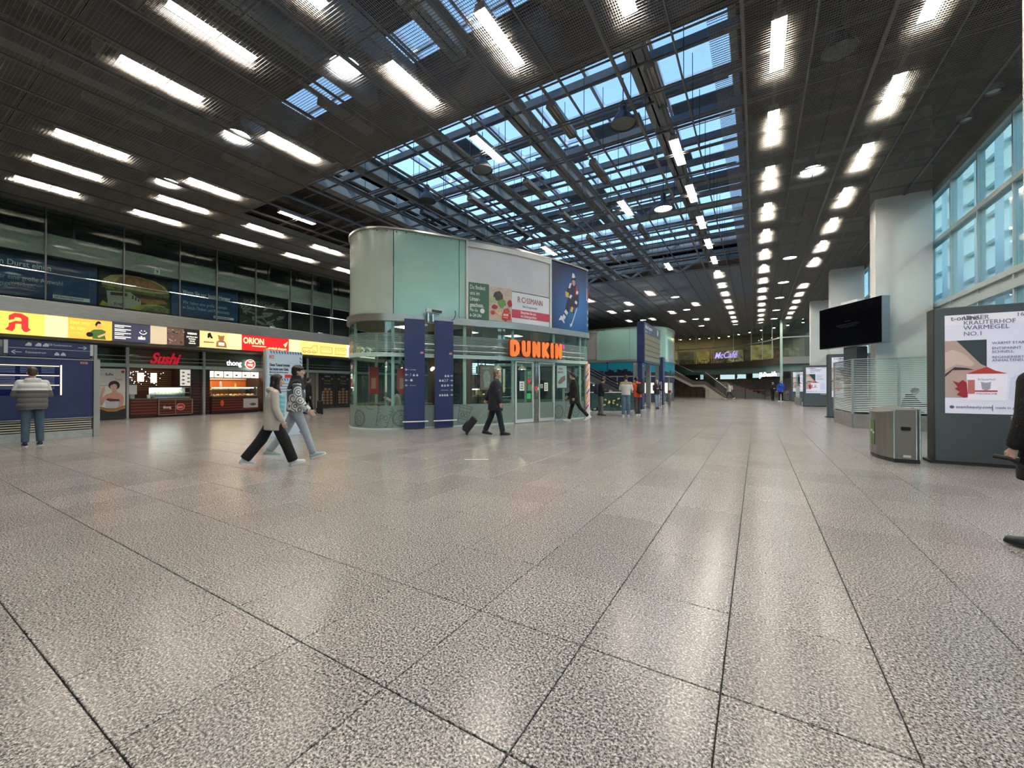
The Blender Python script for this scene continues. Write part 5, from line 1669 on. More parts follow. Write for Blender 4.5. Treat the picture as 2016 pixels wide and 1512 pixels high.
pbox('glass_front', M_glass, t, -9.2, -9.19, 11.8, 14.2, 0.7, 1.25)
pbox('shelf', M_alu, t, -9.75, -9.2, 11.8, 14.2, 0.96, 0.98)
pbox('top', mat('counter_wood', (0.32, 0.18, 0.09), 0.5), t, -9.8, -9.18, 11.8, 15.2, 1.25, 1.29)
pbox('lamp_strip', mat('pastry_lamp', (1, 0.75, 0.4), 0.5, emit=16, emit_col=(1.0, 0.70, 0.38)), t, -9.3, -9.26, 11.85, 14.15, 1.21, 1.24)
random.seed(31)
for k in range(18):
    b = MB()
    b.tube([V((0.055 * math.cos(2 * PI * i / 10), 0.055 * math.sin(2 * PI * i / 10), 0.03)) for i in range(10)], 0.03, n=7, closed=True)
    o = b.build('doughnut', mat(['glaze_gold', 'glaze_choc', 'glaze_pink'][k % 3], [(0.62, 0.33, 0.10), (0.45, 0.2, 0.08), (0.6, 0.3, 0.2)][k % 3], 0.4), smooth=True)
    o.location = (-9.45 + 0.16 * (k % 2), 12.0 + (k % 9) * 0.23, 0.705 if k < 9 else 0.985)
    tag(o, 'glazed doughnut on the lower lit counter shelf' if k < 9 else 'glazed doughnut on the upper lit counter shelf', 'doughnut', 'doughnuts low in the counter' if k < 9 else 'doughnuts high in the counter')
# open black shelf cage with goods
t = thing('shelf_rack', 'black metal cage shelf with boxes behind the cafe glass', 'shelf', CV.pt(7.6, 0, -0.9))
for i in range(6):
    q = 6.9 + i * 0.32
    b = MB()
    b.beam(CV.pt(q, 0.0, -1.0), CV.pt(q, 2.35, -1.0), 0.03, 0.03)
    b.build('upright', M_black, t, world=True)
for z in (1.0, 1.4, 1.8, 2.2):
    cwall('shelf_board', M_black, 6.9, 8.5, z, z + 0.02, -0.9, 0.25, t)
random.seed(12)
for k in range(12):
    q, z = 6.98 + (k % 4) * 0.38, (1.02, 1.42, 1.82)[k // 4]
    h = random.uniform(0.15, 0.28)
    b = MB()
    CV.wall(b, q, q + random.uniform(0.1, 0.2), z, z + h, -0.95, 0.12)
    o = b.build('carton', mat(['carton_tan', 'carton_red', 'carton_cream'][k % 3], [(0.5, 0.36, 0.22), (0.4, 0.06, 0.05), (0.6, 0.52, 0.4)][k % 3], 0.6))
    tag(o, ['tan', 'red', 'cream'][k % 3] + ' carton on the black cage shelf', 'carton', ['tan', 'red', 'cream'][k % 3] + ' cartons on the cage shelf')
# lamps
def pendant(loc, label, r=0.16, m=M_black, warm=True):
    t = thing('pendant_lamp', label, 'lamp', loc)
    b = MB()
    b.lathe([(0.03, 0.24), (0.04, 0.16), (r * 0.7, 0.1), (r, 0.0), (r * 0.96, 0.0), (r * 0.65, 0.09), (0.02, 0.15)], (0, 0, 0), 20)
    b.build('shade', m, t, smooth=True, sharp=60)
    b = MB()
    b.ball((0, 0, 0.05), 0.05, 10, 6)
    b.build('bulb', mat('bulb', (1, 0.85, 0.6), 0.5, emit=50, emit_col=(1.0, 0.76, 0.48)), t, smooth=True)
    b = MB()
    b.cyl((0, 0, 0.24), (0, 0, ZB0 - loc[2]), 0.008, n=5)
    b.build('cord', M_black, t)
    return t
pendant((-11.05, 9.95, 2.02), 'black dome pendant lamp beside the red cafe poster')
pendant((-10.65, 10.3, 1.98), 'black dome pendant lamp above the seated woman')
t = thing('chandelier', 'cluster of glowing warm bulbs between the two navy pylons', 'lamp', (-10.0, 11.35, 1.95))
for k in range(7):
    b = MB()
    a = 2 * PI * k / 6
    r = 0.0 if k == 6 else 0.17
    b.ball((r * math.cos(a), r * math.sin(a), 0.05 * (k % 2)), 0.055, 8, 6)
    b.build('bulb', mat('chand_bulb', (1, 0.85, 0.55), 0.5, emit=9, emit_col=(1.0, 0.75, 0.38)), t, smooth=True)
b = MB()
b.cyl((0, 0, 0.05), (0, 0, ZB0 - 1.95), 0.012, n=6)
b.build('stem', M_dark, t)
for k, (x_, y_) in enumerate(((-9.3, 13.2), (-9.3, 14.4), (-8.6, 15.2))):
    pendant((x_, y_, 2.05), ['white dome pendant lamp over the bakery counter', 'white dome pendant lamp beside the cafe door', 'white dome pendant lamp in the cafe corner'][k], 0.18, M_white)
for k, (x_, y_, lab) in enumerate(((-11.6, 11.2, 'tall red poster inside the cafe by the round end'), (-12.1, 10.3, 'dull red poster at the curved cafe glass'))):
    t = thing('inside_poster', lab, 'poster', (x_, y_, 1.0))
    b = MB()
    b.box(-0.17, 0.17, -0.015, 0.015, 0, 1.0, Matrix.Translation((x_, y_, 1.05)) @ Matrix.Rotation(0.75, 4, 'Z'))
    b.build('sheet', mat('inside_red', (0.42, 0.05, 0.06), 0.5), t, world=True)
    b = MB()
    b.box(-0.08, 0.08, -0.02, -0.016, 0.2, 0.6, Matrix.Translation((x_, y_, 1.05)) @ Matrix.Rotation(0.75, 4, 'Z'))
    b.build('print', mat('inside_cream', (0.5, 0.3, 0.25), 0.5), t, world=True)
for (x_, y_, lab) in ((-10.2, 10.0, 'added warm fill panel in the round cafe end'), (-9.2, 12.2, 'added warm fill panel over the pastry shelves'), (-8.3, 14.0, 'added warm fill panel inside the cafe doors')):
    t = thing('added_fill_panel', lab, 'lamp', (x_, y_, ZB0 - 0.04))  # extra glowing panels, added to brighten the cafe interior
    b = MB()
    b.box(-0.3, 0.3, -0.3, 0.3, 0, 0.03)
    b.build('frame', M_white, t)
    b = MB()
    b.box(-0.26, 0.26, -0.26, 0.26, -0.008, 0.0)
    b.build('diffuser', mat('cafe_fill_panel', (1, 0.9, 0.75), 0.5, emit=5, emit_col=(1.0, 0.82, 0.6)), t)
def cafe_table(loc, label):
    t = thing('cafe_table', label, 'table', loc)
    b = MB()
    b.lathe([(0, 0.70), (0.32, 0.70), (0.32, 0.735), (0, 0.735)], (0, 0, 0), 24)
    b.build('top', mat('table_wood', (0.28, 0.17, 0.1), 0.5), t)
    b = MB()
    b.lathe([(0, 0), (0.22, 0), (0.22, 0.02), (0.03, 0.04), (0.03, 0.7), (0, 0.7)], (0, 0, 0), 16)
    b.build('pedestal', M_black, t, smooth=True)
cafe_table((-11.35, 9.85, 0), 'round wooden cafe table beside the seated woman')
cafe_table((-10.25, 10.95, 0), 'round wooden cafe table under the glowing bulb cluster')
t = thing('cafe_chair', 'red cafe chair under the tall red poster', 'chair', (-11.55, 10.75, 0), 0.6)
for (n_, a) in (('seat', (-0.21, 0.21, -0.2, 0.2, 0.43, 0.47)), ('backrest', (-0.2, 0.2, 0.18, 0.21, 0.5, 0.9))):
    b = MB()
    b.box(*a)
    b.build(n_, mat('chair_red', (0.4, 0.05, 0.06), 0.5), t, bevel=0.01)
for sx in (-0.18, 0.18):
    for sy in (-0.17, 0.18):
        b = MB()
        b.cyl((sx, sy, 0), (sx, sy, 0.44 if sy < 0 else 0.7), 0.014, n=6)
        b.build('leg', M_black, t)

# ================================================================ second pavilion behind, with the skyline banner
FYm = lambda Y: frame((0, Y, 0), (1, 0, 0), (0, 0, 1))          # print plane facing the camera side (-Y)
def FYp(x, Y, z):
    return frame((x, Y, z), (1, 0, 0), (0, 0, 1))
KP2 = [(-20, 34.6), (-16, 34.5), (-12, 34.5), (-9, 34.55), (-7.6, 35.0), (-6.75, 35.9), (-6.45, 37.2), (-6.5, 40), (-7.5, 42.5), (-12, 43), (-18, 42.5), (-21, 38.5)]
CV2 = Curve(KP2)
pv2 = thing('ticket_pavilion', 'second mint pavilion with a teal skyline banner above ticket windows', 'pavilion', (-11, 38, 0))
def c2(name, m, s0, s1, z0, z1, off=0.0, th=0.03, parent=None):
    b = MB()
    CV2.wall(b, s0, s1, z0, z1, off, th)
    return b.build(name, m, parent or pv2, world=True, smooth=True)
sB = 13.3                                # arc length where the corner begins
for (a, b_, m) in ((0, 8.2, M_sage), (8.22, 10.9, M_mint), (10.92, 13.0, M_mint), (13.02, 16.0, M_mint), (16.02, 24, M_sage)):
    c2('cladding_panel', m, a, b_, 3.58, 6.25)
c2('waistband', M_steel, 0, CV2.L, 3.38, 3.58, 0.08, 0.12)
c2('roof_trim', M_steel, 0, CV2.L, 6.25, 6.31, 0.04, 0.12)
c2('banner', mat('teal_banner', (0.0, 0.25, 0.36), 0.5), 4, 17.5, 2.2, 3.38, 0.03, 0.04)
c2('navy_band', mat('navy_band', (0.01, 0.014, 0.06), 0.5), 4, 17.5, 1.72, 2.12, 0.03, 0.04)
c2('ledge', M_alu, 4, 17.5, 2.12, 2.2, 0.06, 0.08)
c2('ground_wall', mat('ticket_dark', (0.035, 0.04, 0.06), 0.5), 0, CV2.L, 0, 1.72, -0.05, 0.06)
b = MB()
b.prism([(CV2.at(CV2.L * i / 60)[0].x, CV2.at(CV2.L * i / 60)[0].y) for i in range(60)], 6.15, 6.2)
b.build('roof', M_dark, pv2, world=True)
random.seed(8)
q = 5.0
tw = 0
while q < 17.2:
    w = random.uniform(0.18, 0.42)
    h = random.uniform(0.12, 0.5)
    b = MB()
    CV2.wall(b, q, q + w, 2.2, 2.3 + h, 0.036, 0.005)
    b.build('skyline_tower', M_black, pv2, world=True)
    q += w * 0.8
b = MB()
CV2.wall(b, 9.0, 9.06, 2.2, 3.5, 0.036, 0.005)
CV2.wall(b, 8.96, 9.10, 3.28, 3.38, 0.037, 0.005)
b.build('skyline_mast', M_black, pv2, world=True)
c2('grey_advert', mat('pale_advert', (0.48, 0.46, 0.45), 0.6), 4.0, 8.1, 3.7, 6.05, 0.05, 0.05)
for a in ((4.0, 8.2, 6.05, 6.15), (8.1, 8.2, 3.62, 6.15)):
    c2('advert_frame', M_adf, *a, 0.09, 0.1)
for k in range(7):
    s0 = 5.2 + k * 1.65
    t_ = c2('ticket_window', mat('ticket_lit', (0.75, 0.72, 0.55), 0.5, emit=0.55) if k % 3 else mat('ticket_grey', (0.45, 0.5, 0.48), 0.4), s0, s0 + 1.1, 0.75, 1.62, 0.02, 0.02)
    c2('window_post', M_alu, s0 - 0.3, s0 - 0.22, 0, 2.12, 0.06, 0.08)
for (q, z) in ((6.0, 3.2), (9.8, 3.2), (12.0, 3.2)):
    pass

# ================================================================ escalators to the platforms
t = thing('escalator', 'black and steel escalator pair rising behind the glass balustrade', 'escalator', (-7.2, 25.6, 0))
def esc_rail(y, x0, x1, z0, z1, name, m, r):
    b = MB()
    b.tube([(x0 + 0.8, y, z0 - 0.3), (x0 + 0.3, y, z0), (x0, y, z0 + 0.12), (x1, y, z1)], r, n=8)
    b.build(name, m, t, world=True, smooth=True)
for y in (24.6, 25.8, 27.2):
    esc_rail(y, -6.9, -12.6, 0.95, 3.95, 'handrail', M_black, 0.05)
    b = MB()
    b.add([(-6.9, y - 0.03, 0.45), (-12.6, y - 0.03, 3.45), (-12.6, y - 0.03, 3.9), (-6.9, y - 0.03, 0.9), (-6.9, y + 0.03, 0.45), (-12.6, y + 0.03, 3.45), (-12.6, y + 0.03, 3.9), (-6.9, y + 0.03, 0.9)],
          [(0, 1, 2, 3), (4, 7, 6, 5), (0, 4, 5, 1), (3, 2, 6, 7), (0, 3, 7, 4), (1, 5, 6, 2)])
    b.build('balustrade', mat('esc_steel', (0.18, 0.19, 0.2), 0.3, 0.6), t, world=True)
    b = MB()
    b.beam((-6.6, y, 0.42), (-12.6, y, 3.42), 0.16, 0.06)
    b.build('skirt', M_alu, t, world=True)
for k in range(20):
    b = MB()
    b.box(-7.0 - k * 0.28, -6.7 - k * 0.28, 24.7, 25.75, k * 0.15, 0.17 + k * 0.15)
    b.build('step', M_dark, t, world=True)
b = MB()
b.add([(-7, 24.5, 0), (-12.6, 24.5, 0), (-12.6, 24.5, 3.3), (-7, 24.5, 0.35)], [(0, 1, 2, 3)])
b.add([(-7, 24.6, 0), (-12.6, 24.6, 0), (-12.6, 24.6, 3.3), (-7, 24.6, 0.35)], [(3, 2, 1, 0)])
b.build('side_cladding', mat('esc_side', (0.04, 0.05, 0.05), 0.4), t, world=True, fix=False)

# glass balustrade round the stair opening
t = thing('glass_balustrade', 'green glass balustrade with hazard tape in front of the escalator', 'balustrade', (-7, 21, 0))
M_gb = glass('green_balustrade', (0.30, 0.52, 0.46), 0.25, 0.03, haze=0.45, haze_col=(0.10, 0.22, 0.19))
pts = [(-8.9, 20.2), (-7.4, 20.35), (-6.0, 21.1), (-5.75, 22.4)]
for i, ((xa, ya), (xb, yb)) in enumerate(zip(pts, pts[1:])):
    d_ = V((xb - xa, yb - ya, 0))
    L = d_.length
    M = frame((xa, ya, 0), d_, (0, 0, 1))
    b = MB()
    b.box(0.02, L - 0.02, 0.05, 1.0, -0.01, 0.01, M)
    b.build('glass_pane', M_gb, t, world=True)
    b = MB()
    b.tube([(xa, ya, 1.02), (xb, yb, 1.02)], 0.025, n=8)
    b.build('top_rail', M_alu, t, world=True, smooth=True)
    b = MB()
    b.box(0, L, 0, 0.06, -0.03, 0.03, M)
    b.build('shoe', M_alu, t, world=True)
tape = thing('hazard_tape', 'black and yellow hazard tape crossed over the balustrade', 'tape', (-6.8, 20.5, 0))
def tape_run(a, c, n=14):
    a, c = V(a), V(c)
    for k in range(n):
        p, q_ = a.lerp(c, k / n), a.lerp(c, (k + 1) / n)
        b = MB()
        b.beam(p, q_, 0.006, 0.07)
        b.build('tape_strip', M_black if k % 2 else mat('tape_yellow', (0.75, 0.66, 0.25), 0.5), tape, world=True)
tape_run((-7.45, 20.22, 0.03), (-5.95, 21.0, 0.78))
tape_run((-6.75, 20.6, 0.66), (-5.95, 21.0, 0.28), 9)

# ================================================================ departures board
t = thing('departures_board', 'tall navy departures board with yellowish flap rows on grey pylons', 'departures board', (-5.4, 24.5, 0))
BX0, BX1 = -5.72, -5.32
pbox('case', M_db, t, BX0, BX1, 23.1, 27.4, 2.66, 4.92, bevel=0.01)
M_flap = mat('flap_row', (0.19, 0.175, 0.10), 0.5, var=0.25, scale=9, stretch=(1, 3, 1))
for k in range(5):
    z = 2.78 + k * 0.31
    pbox('flap_row', M_flap, t, BX1, BX1 + 0.015, 23.2, 27.3, z, z + 0.25)
text('Abfahrt Departure', 0.30, SW, t, FXp(BX1 + 0.004, 23.3, 4.58), world=True, bold=0.015, xs=0.8)
text('Zeit  Über          Ziel', 0.15, SW, t, FXp(BX1 + 0.004, 23.3, 4.36), world=True, xs=0.9)
flat('clock_face', disc(26.7, 4.66, 0.2, 0.2), SW, t, FX(BX1 + 0.001), world=True)
flat('clock_hand', rect(26.69, 26.72, 4.66, 4.82), M_black, t, FX(BX1 + 0.006), world=True)
M_pg = mat('pylon_grey', (0.28, 0.30, 0.29), 0.4, 0.2)
for (y0, lab) in ((23.15, 'near'), (26.2, 'mid'), (29.0, 'far')):
    pbox('post', M_pg, t, -5.95, -5.68, y0, y0 + 0.22, 0, 2.66 if lab != 'far' else 3.3, bevel=0.02)
    if lab != 'mid':
        pbox('side_panel', M_db, t, -5.66, -5.42, y0 - 0.1, y0 + 0.5, 0.06, 2.64 if lab == 'near' else 3.3)
        pbox('display', M_black, t, -5.42, -5.40, y0 - 0.05, y0 + 0.4, 1.05, 1.75)
        b = MB()
        b.tube([(-5.35, y0 - 0.3, 0.26), (-5.35, y0 + 0.6, 0.26)], 0.025, n=6)
        b.build('kick_rail', M_pg, t, world=True)
        text('Gleis', 0.10, SW, t, FXp(-5.418, y0 - 0.02, 2.45), world=True)
# ticket validator stand with rack
t = thing('leaflet_stand', 'slim white metal leaflet ladder stand beside the departures pylons', 'stand', (-5.0, 25.9, 0))
for y in (25.7, 26.1):
    b = MB()
    b.tube([(-5.0, y, 0), (-5.0, y, 1.62)], 0.016, n=6)
    b.build('upright', M_white, t, world=True)
for k in range(6):
    b = MB()
    b.tube([(-5.0, 25.7, 0.45 + k * 0.22), (-5.0, 26.1, 0.45 + k * 0.22)], 0.012, n=6)
    b.build('rung', M_white, t, world=True)
for (x, y, lab) in ((-5.85, 22.6, 'steel ticket validator post with red top beside the orange jacket'), (-5.25, 30.3, 'steel ticket validator post with red top near the far pylon')):
    t = thing('ticket_validator', lab, 'ticket validator', (x, y, 0))
    pbox('post', M_steel, t, x - 0.09, x + 0.09, y - 0.06, y + 0.06, 0, 0.88)
    pbox('head', mat('validator_red', (0.35, 0.03, 0.04), 0.4), t, x - 0.1, x + 0.1, y - 0.07, y + 0.07, 0.88, 1.05, bevel=0.02)
    pbox('slot', M_white, t, x + 0.02, x + 0.105, y - 0.075, y + 0.03, 0.78, 0.86)
    b = MB()
    b.tube([(x - 0.28, y, 0.95), (x - 0.3, y, 0.9), (x - 0.3, y, 0.1), (x - 0.2, y, 0.04)], 0.02, n=6)
    b.build('hoop', M_chrome, t, world=True, smooth=True)

# ================================================================ far gallery with the upstairs cafe
KPm = [(4.95, 46.3), (3.5, 46.3), (2.0, 46.3), (0.9, 49.2), (-0.5, 51.7), (-3.6, 54.4), (-9.6, 56.2), (-15, 57), (-22, 57.4), (-26, 57.6)]
gal = [V(p) for p in KPm]
def gal_path(n=6):
    out = [V((4.95, 46.3)), V((2.0, 46.3))]
    P = gal[2:]
    for i in range(len(P) - 1):
        p0, p1, p2, p3 = P[max(i - 1, 0)], P[i], P[i + 1], P[min(i + 2, len(P) - 1)]
        for k in range(1, n + 1):
            u = k / n
            out.append(0.5 * ((2 * p1) + (p2 - p0) * u + (2 * p0 - 5 * p1 + 4 * p2 - p3) * u * u + (3 * p1 - p0 - 3 * p2 + p3) * u ** 3))
    return out
GP = gal_path()
def gwall(name, m, z0, z1, off, th, parent, i0=0, i1=None):
    i1 = len(GP) - 1 if i1 is None else i1
    b = MB()
    vs_, fs_ = [], []
    idx = list(range(i0, i1 + 1))
    for k in idx:
        a, c = GP[max(k - 1, 0)], GP[min(k + 1, len(GP) - 1)]
        tt = (c - a).normalized()
        n_ = V((-tt.y, tt.x)) * -1
        n_ = V((-tt.y, tt.x)) if V((-tt.y, tt.x)).y < 0 else V((tt.y, -tt.x))
        for z, o_ in ((z0, off), (z1, off), (z1, off - th), (z0, off - th)):
            vs_.append(V((GP[k].x + n_.x * o_, GP[k].y + n_.y * o_, z)))
    for k in range(len(idx) - 1):
        for j in range(4):
            fs_.append((k * 4 + j, k * 4 + 4 + j, k * 4 + 4 + (j + 1) % 4, k * 4 + (j + 1) % 4))
    fs_ += [(0, 1, 2, 3), tuple(len(vs_) - 4 + j for j in (3, 2, 1, 0))]
    b.add(vs_, fs_)
    return b.build(name, m, parent, world=True, smooth=True)
gl = struct(thing('wall_gallery', '', ''))
del gl['label'], gl['category']
M_brown = mat('gallery_brown', (0.10, 0.075, 0.055), 0.5, var=0.1)
M_gold_w = mat('gallery_warm', (0.26, 0.20, 0.12), 0.7, var=0.15, scale=0.8)
gwall('floor_band', M_brown, 3.45, 4.1, 0.02, 0.25, gl, 1)
gwall('floor_band', M_steel, 3.45, 4.1, 0.03, 0.26, gl, 0, 1)
gwall('mint_band', mat('gallery_mint', (0.20, 0.32, 0.27), 0.35), 2.75, 3.45, -0.3, 0.1, gl)
gwall('lower_glass', M_glassd, 2.1, 2.75, -0.3, 0.02, gl)
gwall('upper_glass', M_glass, 4.1, 7.55, 0.0, 0.015, gl)
gwall('transom', M_mull, 5.9, 6.0, 0.02, 0.06, gl)
last = None
for k in range(0, len(GP), 1):
    if last is not None and (GP[k] - last).length < 1.9:
        continue
    last = GP[k]
    b = MB()
    b.box(GP[k].x - 0.035, GP[k].x + 0.035, GP[k].y - 0.05, GP[k].y + 0.02, 4.1, 7.58)
    b.build('mullion', M_mull, gl, world=True)
b = MB()
b.box(1.9, 2.1, 46.15, 46.35, 0, 7.58)
b.build('corner_column', M_mintf, gl, world=True)
gslab = MB()
P_ = [tuple(p) for p in GP] + [(-26, 62), (4.95, 62)]
gslab.prism(P_, 3.5, 3.9)
gslab.build('gallery_floor', M_brown, gl, world=True)
pbox('gallery_back', M_gold_w, gl, -26, 4.9, 59.6, 59.8, 3.9, 7.6)
pbox('gallery_ceiling', mat('gallery_ceil', (0.30, 0.23, 0.12), 0.8), gl, -26, 4.9, 47.5, 60, 7.62, 7.7)
pbox('ground_back', mat('ground_back', (0.16, 0.12, 0.085), 0.7, var=0.3, scale=1), gl, -26, 4.9, 59.6, 59.8, 0, 3.5)
for k in range(7):  # pendants added to lighten the black area below the gallery
    t = thing('pendant_lamp', 'added warm pendant lamp brightening the snack area under the gallery', 'lamp', (-13.5 + k * 2.3, 57.2, 2.3), group='added pendants under the gallery')
    b = MB()
    b.lathe([(0.03, 0.3), (0.16, 0.1), (0.2, 0.0)], (0, 0, 0), 12)
    b.build('shade', M_dark, t, fix=False)
    b = MB()
    b.ball((0, 0, 0.05), 0.09, 8, 6)
    b.build('bulb', mat('gal_fill_bulb', (1, 0.85, 0.6), 0.5, emit=14, emit_col=(1.0, 0.8, 0.5)), t)
    b = MB()
    b.cyl((0, 0, 0.3), (0, 0, 1.15), 0.01, n=5)
    b.build('cord', M_black, t)
# wall pictures upstairs
random.seed(17)
cols = [(0.30, 0.12, 0.10), (0.32, 0.27, 0.14), (0.10, 0.08, 0.07), (0.36, 0.29, 0.12), (0.25, 0.16, 0.10), (0.55, 0.48, 0.30), (0.16, 0.13, 0.11)]
for k in range(9):
    x0 = -13 + k * 1.95
    o = pbox('wall_picture', mat('mural_%d' % (k % 7), cols[k % 7], 0.6, var=0.6, scale=1.6), None, x0, x0 + 1.8, 59.5, 59.58, 4.2, 5.95)
    tag(o, ['rose brown', 'olive', 'near black', 'mustard', 'russet', 'bright cream', 'grey brown', 'second rose brown', 'second olive'][k] + ' mural panel on the back wall of the upstairs cafe', 'mural')
o = pbox('wall_picture', mat('mural_bright', (0.62, 0.54, 0.26), 0.6, var=0.5, scale=1.5), None, -0.6, 1.6, 53.5, 53.6, 4.3, 5.95)
tag(o, 'bright yellow and white mural upstairs near the glass corner', 'mural')
# spot lamps upstairs
for k in range(16):
    x = -13 + k * 1.12
    y = 57.3 if x < -3 else 56.4 - (x + 3) * 1.3
    t = thing('spot_lamp', 'small warm spotlight in the upstairs cafe ceiling', 'lamp', (x, y, 7.4), group='warm spotlights upstairs')
    b = MB()
    b.lathe([(0.0, 0.2), (0.09, 0.2), (0.10, 0.0), (0.0, 0.0)], (0, 0, 0), 10)
    b.build('can', M_dark, t)
    b = MB()
    b.lathe([(0.0, -0.01), (0.08, -0.01), (0.08, 0.0)], (0, 0, 0), 10)
    b.build('lens', mat('spot_lens', (1, 0.85, 0.55), 0.5, emit=170, emit_col=(1, 0.82, 0.52)), t, fix=False)
for k in range(8):
    t = thing('table_group', 'dark table with stools behind the gallery glass', 'table', (-11 + k * 1.75, 57.4 - max(0, k - 4) * 1.0, 3.9), group='dark tables upstairs')
    b = MB()
    b.lathe([(0, 0.7), (0.4, 0.7), (0.4, 0.75), (0, 0.75)], (0, 0, 0), 12)
    b.build('top', M_dark, t)
    b = MB()
    b.lathe([(0.2, 0), (0.2, 0.02), (0.03, 0.05), (0.03, 0.7)], (0, 0, 0), 8)
    b.build('stem', M_black, t)
    for sx in (-0.6, 0.6):
        b = MB()
        b.box(sx - 0.18, sx + 0.18, -0.18, 0.18, 0.42, 0.47)
        b.box(sx * 1.25 - 0.02, sx * 1.25 + 0.02, -0.18, 0.18, 0.42, 0.9)
        b.box(sx - 0.02, sx + 0.02, -0.02, 0.02, 0, 0.42)
        b.build('stool', M_black, t)
# neon script and the lower shop sign
t = thing('neon_script', 'violet neon script lettering on the curved gallery glass', 'sign', (-4, 54.1, 4.5))
GM = frame((-4.35, 54.35, 4.62), (0.87, -0.49, 0), (0, 0, 1))
text('McCafé', 1.05, mat('neon_violet', (0.6, 0.6, 1.0), 0.4, emit=0.45, emit_col=(0.42, 0.38, 1.0)), t, GM, extrude=0.02, bold=0.004, shear=0.35, world=True, xs=0.85)
t = thing('lit_shop_sign', 'white lit block letters under the gallery beside the corner column', 'sign', (0.6, 48.5, 2.4))
GM = frame((0.25, 49.6, 2.32), (0.50, -0.86, 0), (0, 0, 1))
text("McDonald's", 0.62, mat('sign_lit_white', (0.9, 0.9, 1.0), 0.4, emit=1.0), t, GM, extrude=0.03, bold=0.02, world=True, xs=0.95)
for (x, y, z, w, h, lab) in ((-3.9, 57.0, 2.2, 1.6, 0.55, 'pale blue lit menu screens under the gallery'), (-2.0, 56.2, 2.25, 0.9, 0.5, 'small white lit screen under the gallery'), (-0.4, 55.0, 2.3, 0.9, 0.5, 'lit order screen beside the gallery sign'), (-6.2, 57.4, 2.2, 0.35, 0.6, 'narrow lit panel under the gallery stairs')):
    o = pbox('lit_screen', mat('far_screen', (0.7, 0.85, 0.95), 0.5, emit=0.6), None, x, x + w, y, y + 0.06, z, z + h)
    tag(o, lab, 'screen')
# ground floor furniture far away
for k in range(7):
    x = -8.6 + k * 0.75
    t = thing('bar_stool', 'dark bar stool under the gallery stairs', 'stool', (x, 55.2, 0), group='bar stools under the stairs')
    b = MB()
    b.lathe([(0, 0.75), (0.19, 0.75), (0.19, 0.8), (0, 0.8)], (0, 0, 0), 10)
    b.build('seat', mat('stool_brown', (0.12, 0.05, 0.03), 0.5), t)
    b = MB()
    b.lathe([(0.2, 0), (0.2, 0.02), (0.03, 0.04), (0.03, 0.75)], (0, 0, 0), 8)
    b.build('stem', M_black, t)
t = thing('snack_counter', 'long dark snack counter under the gallery with a pale top', 'counter', (-11.5, 54.5, 0))
pbox('front', mat('snack_front', (0.16, 0.12, 0.08), 0.5), t, -15, -8.9, 54.2, 54.9, 0, 1.0)
pbox('canopy', mat('snack_canopy', (0.5, 0.5, 0.45), 0.5), t, -15, -8.9, 54.1, 54.6, 2.05, 2.18)
pbox('back_shelf', mat('snack_back', (0.14, 0.14, 0.09), 0.6, var=0.6, scale=3), t, -15, -8.9, 55.8, 55.9, 1.0, 2.05)
for k in range(10):
    t = thing('diner_seat', 'dark low seat in the restaurant under the gallery', 'seat', (-1.5 + 0.4 * (k % 5), 57.0 - 0.3 * (k % 5) + 1.2 * (k // 5), 0), group='restaurant seats under the gallery')
    b = MB()
    b.box(-0.2, 0.2, -0.2, 0.2, 0.4, 0.5)
    b.build('cushion', M_dark, t)
    b = MB()
    b.box(-0.2, 0.2, 0.18, 0.24, 0.45, 0.95)
    b.build('backrest', M_dark, t)
    b = MB()
    b.box(-0.18, 0.18, -0.18, 0.18, 0, 0.4)
    b.build('base', M_black, t)

# stairs up to the gallery
t = thing('gallery_stair', 'stone stair with landing and glass balustrade rising to the gallery', 'staircase', (-5.5, 51.0, 0))
M_stone = mat('stair_stone', (0.62, 0.56, 0.50), 0.6, var=0.06)
M_stairb = mat('stair_brown', (0.16, 0.12, 0.09), 0.5)
def stair_side(y0, y1):
    b = MB()
    top = [(-3.0, 0.0), (-5.05, 1.55), (-6.25, 1.55), (-9.2, 3.15), (-9.2, 2.75), (-6.45, 1.27), (-5.3, 1.27), (-4.65, 0.9), (-4.65, 0.0)]
    n = len(top)
    b.add([(x, y0, z) for x, z in top] + [(x, y1, z) for x, z in top], [tuple(range(n)), tuple(range(2 * n - 1, n - 1, -1))] + [(i, (i + 1) % n, n + (i + 1) % n, n + i) for i in range(n)])
    return b
stair_side(51.0, 51.12).build('stringer', M_stone, t, world=True)
b = MB()
top = [(-2.8, 0.0), (-5.0, 1.9), (-6.2, 1.9), (-9.2, 3.6), (-9.2, 3.1), (-6.25, 1.5), (-5.05, 1.5), (-3.0, 0.0)]
n = len(top)
b.add([(x, 50.96, z) for x, z in top] + [(x, 51.0, z) for x, z in top], [tuple(range(n)), tuple(range(2 * n - 1, n - 1, -1))] + [(i, (i + 1) % n, n + (i + 1) % n, n + i) for i in range(n)])
b.build('skirting', M_stairb, t, world=True)
for k in range(10):
    pbox('step', M_stone, t, -3.0 - 0.2 * (k + 1), -3.0 - 0.2 * k, 51.1, 53.2, 0, 0.16 * (k + 1))
pbox('landing', M_stone, t, -6.2, -5.0, 51.1, 53.2, 1.45, 1.6)
for k in range(12):
    pbox('step', M_stone, t, -6.2 - 0.25 * (k + 1), -6.2 - 0.25 * k, 51.1, 53.2, 1.45 + 0.16 * k, 1.6 + 0.165 * (k + 1))
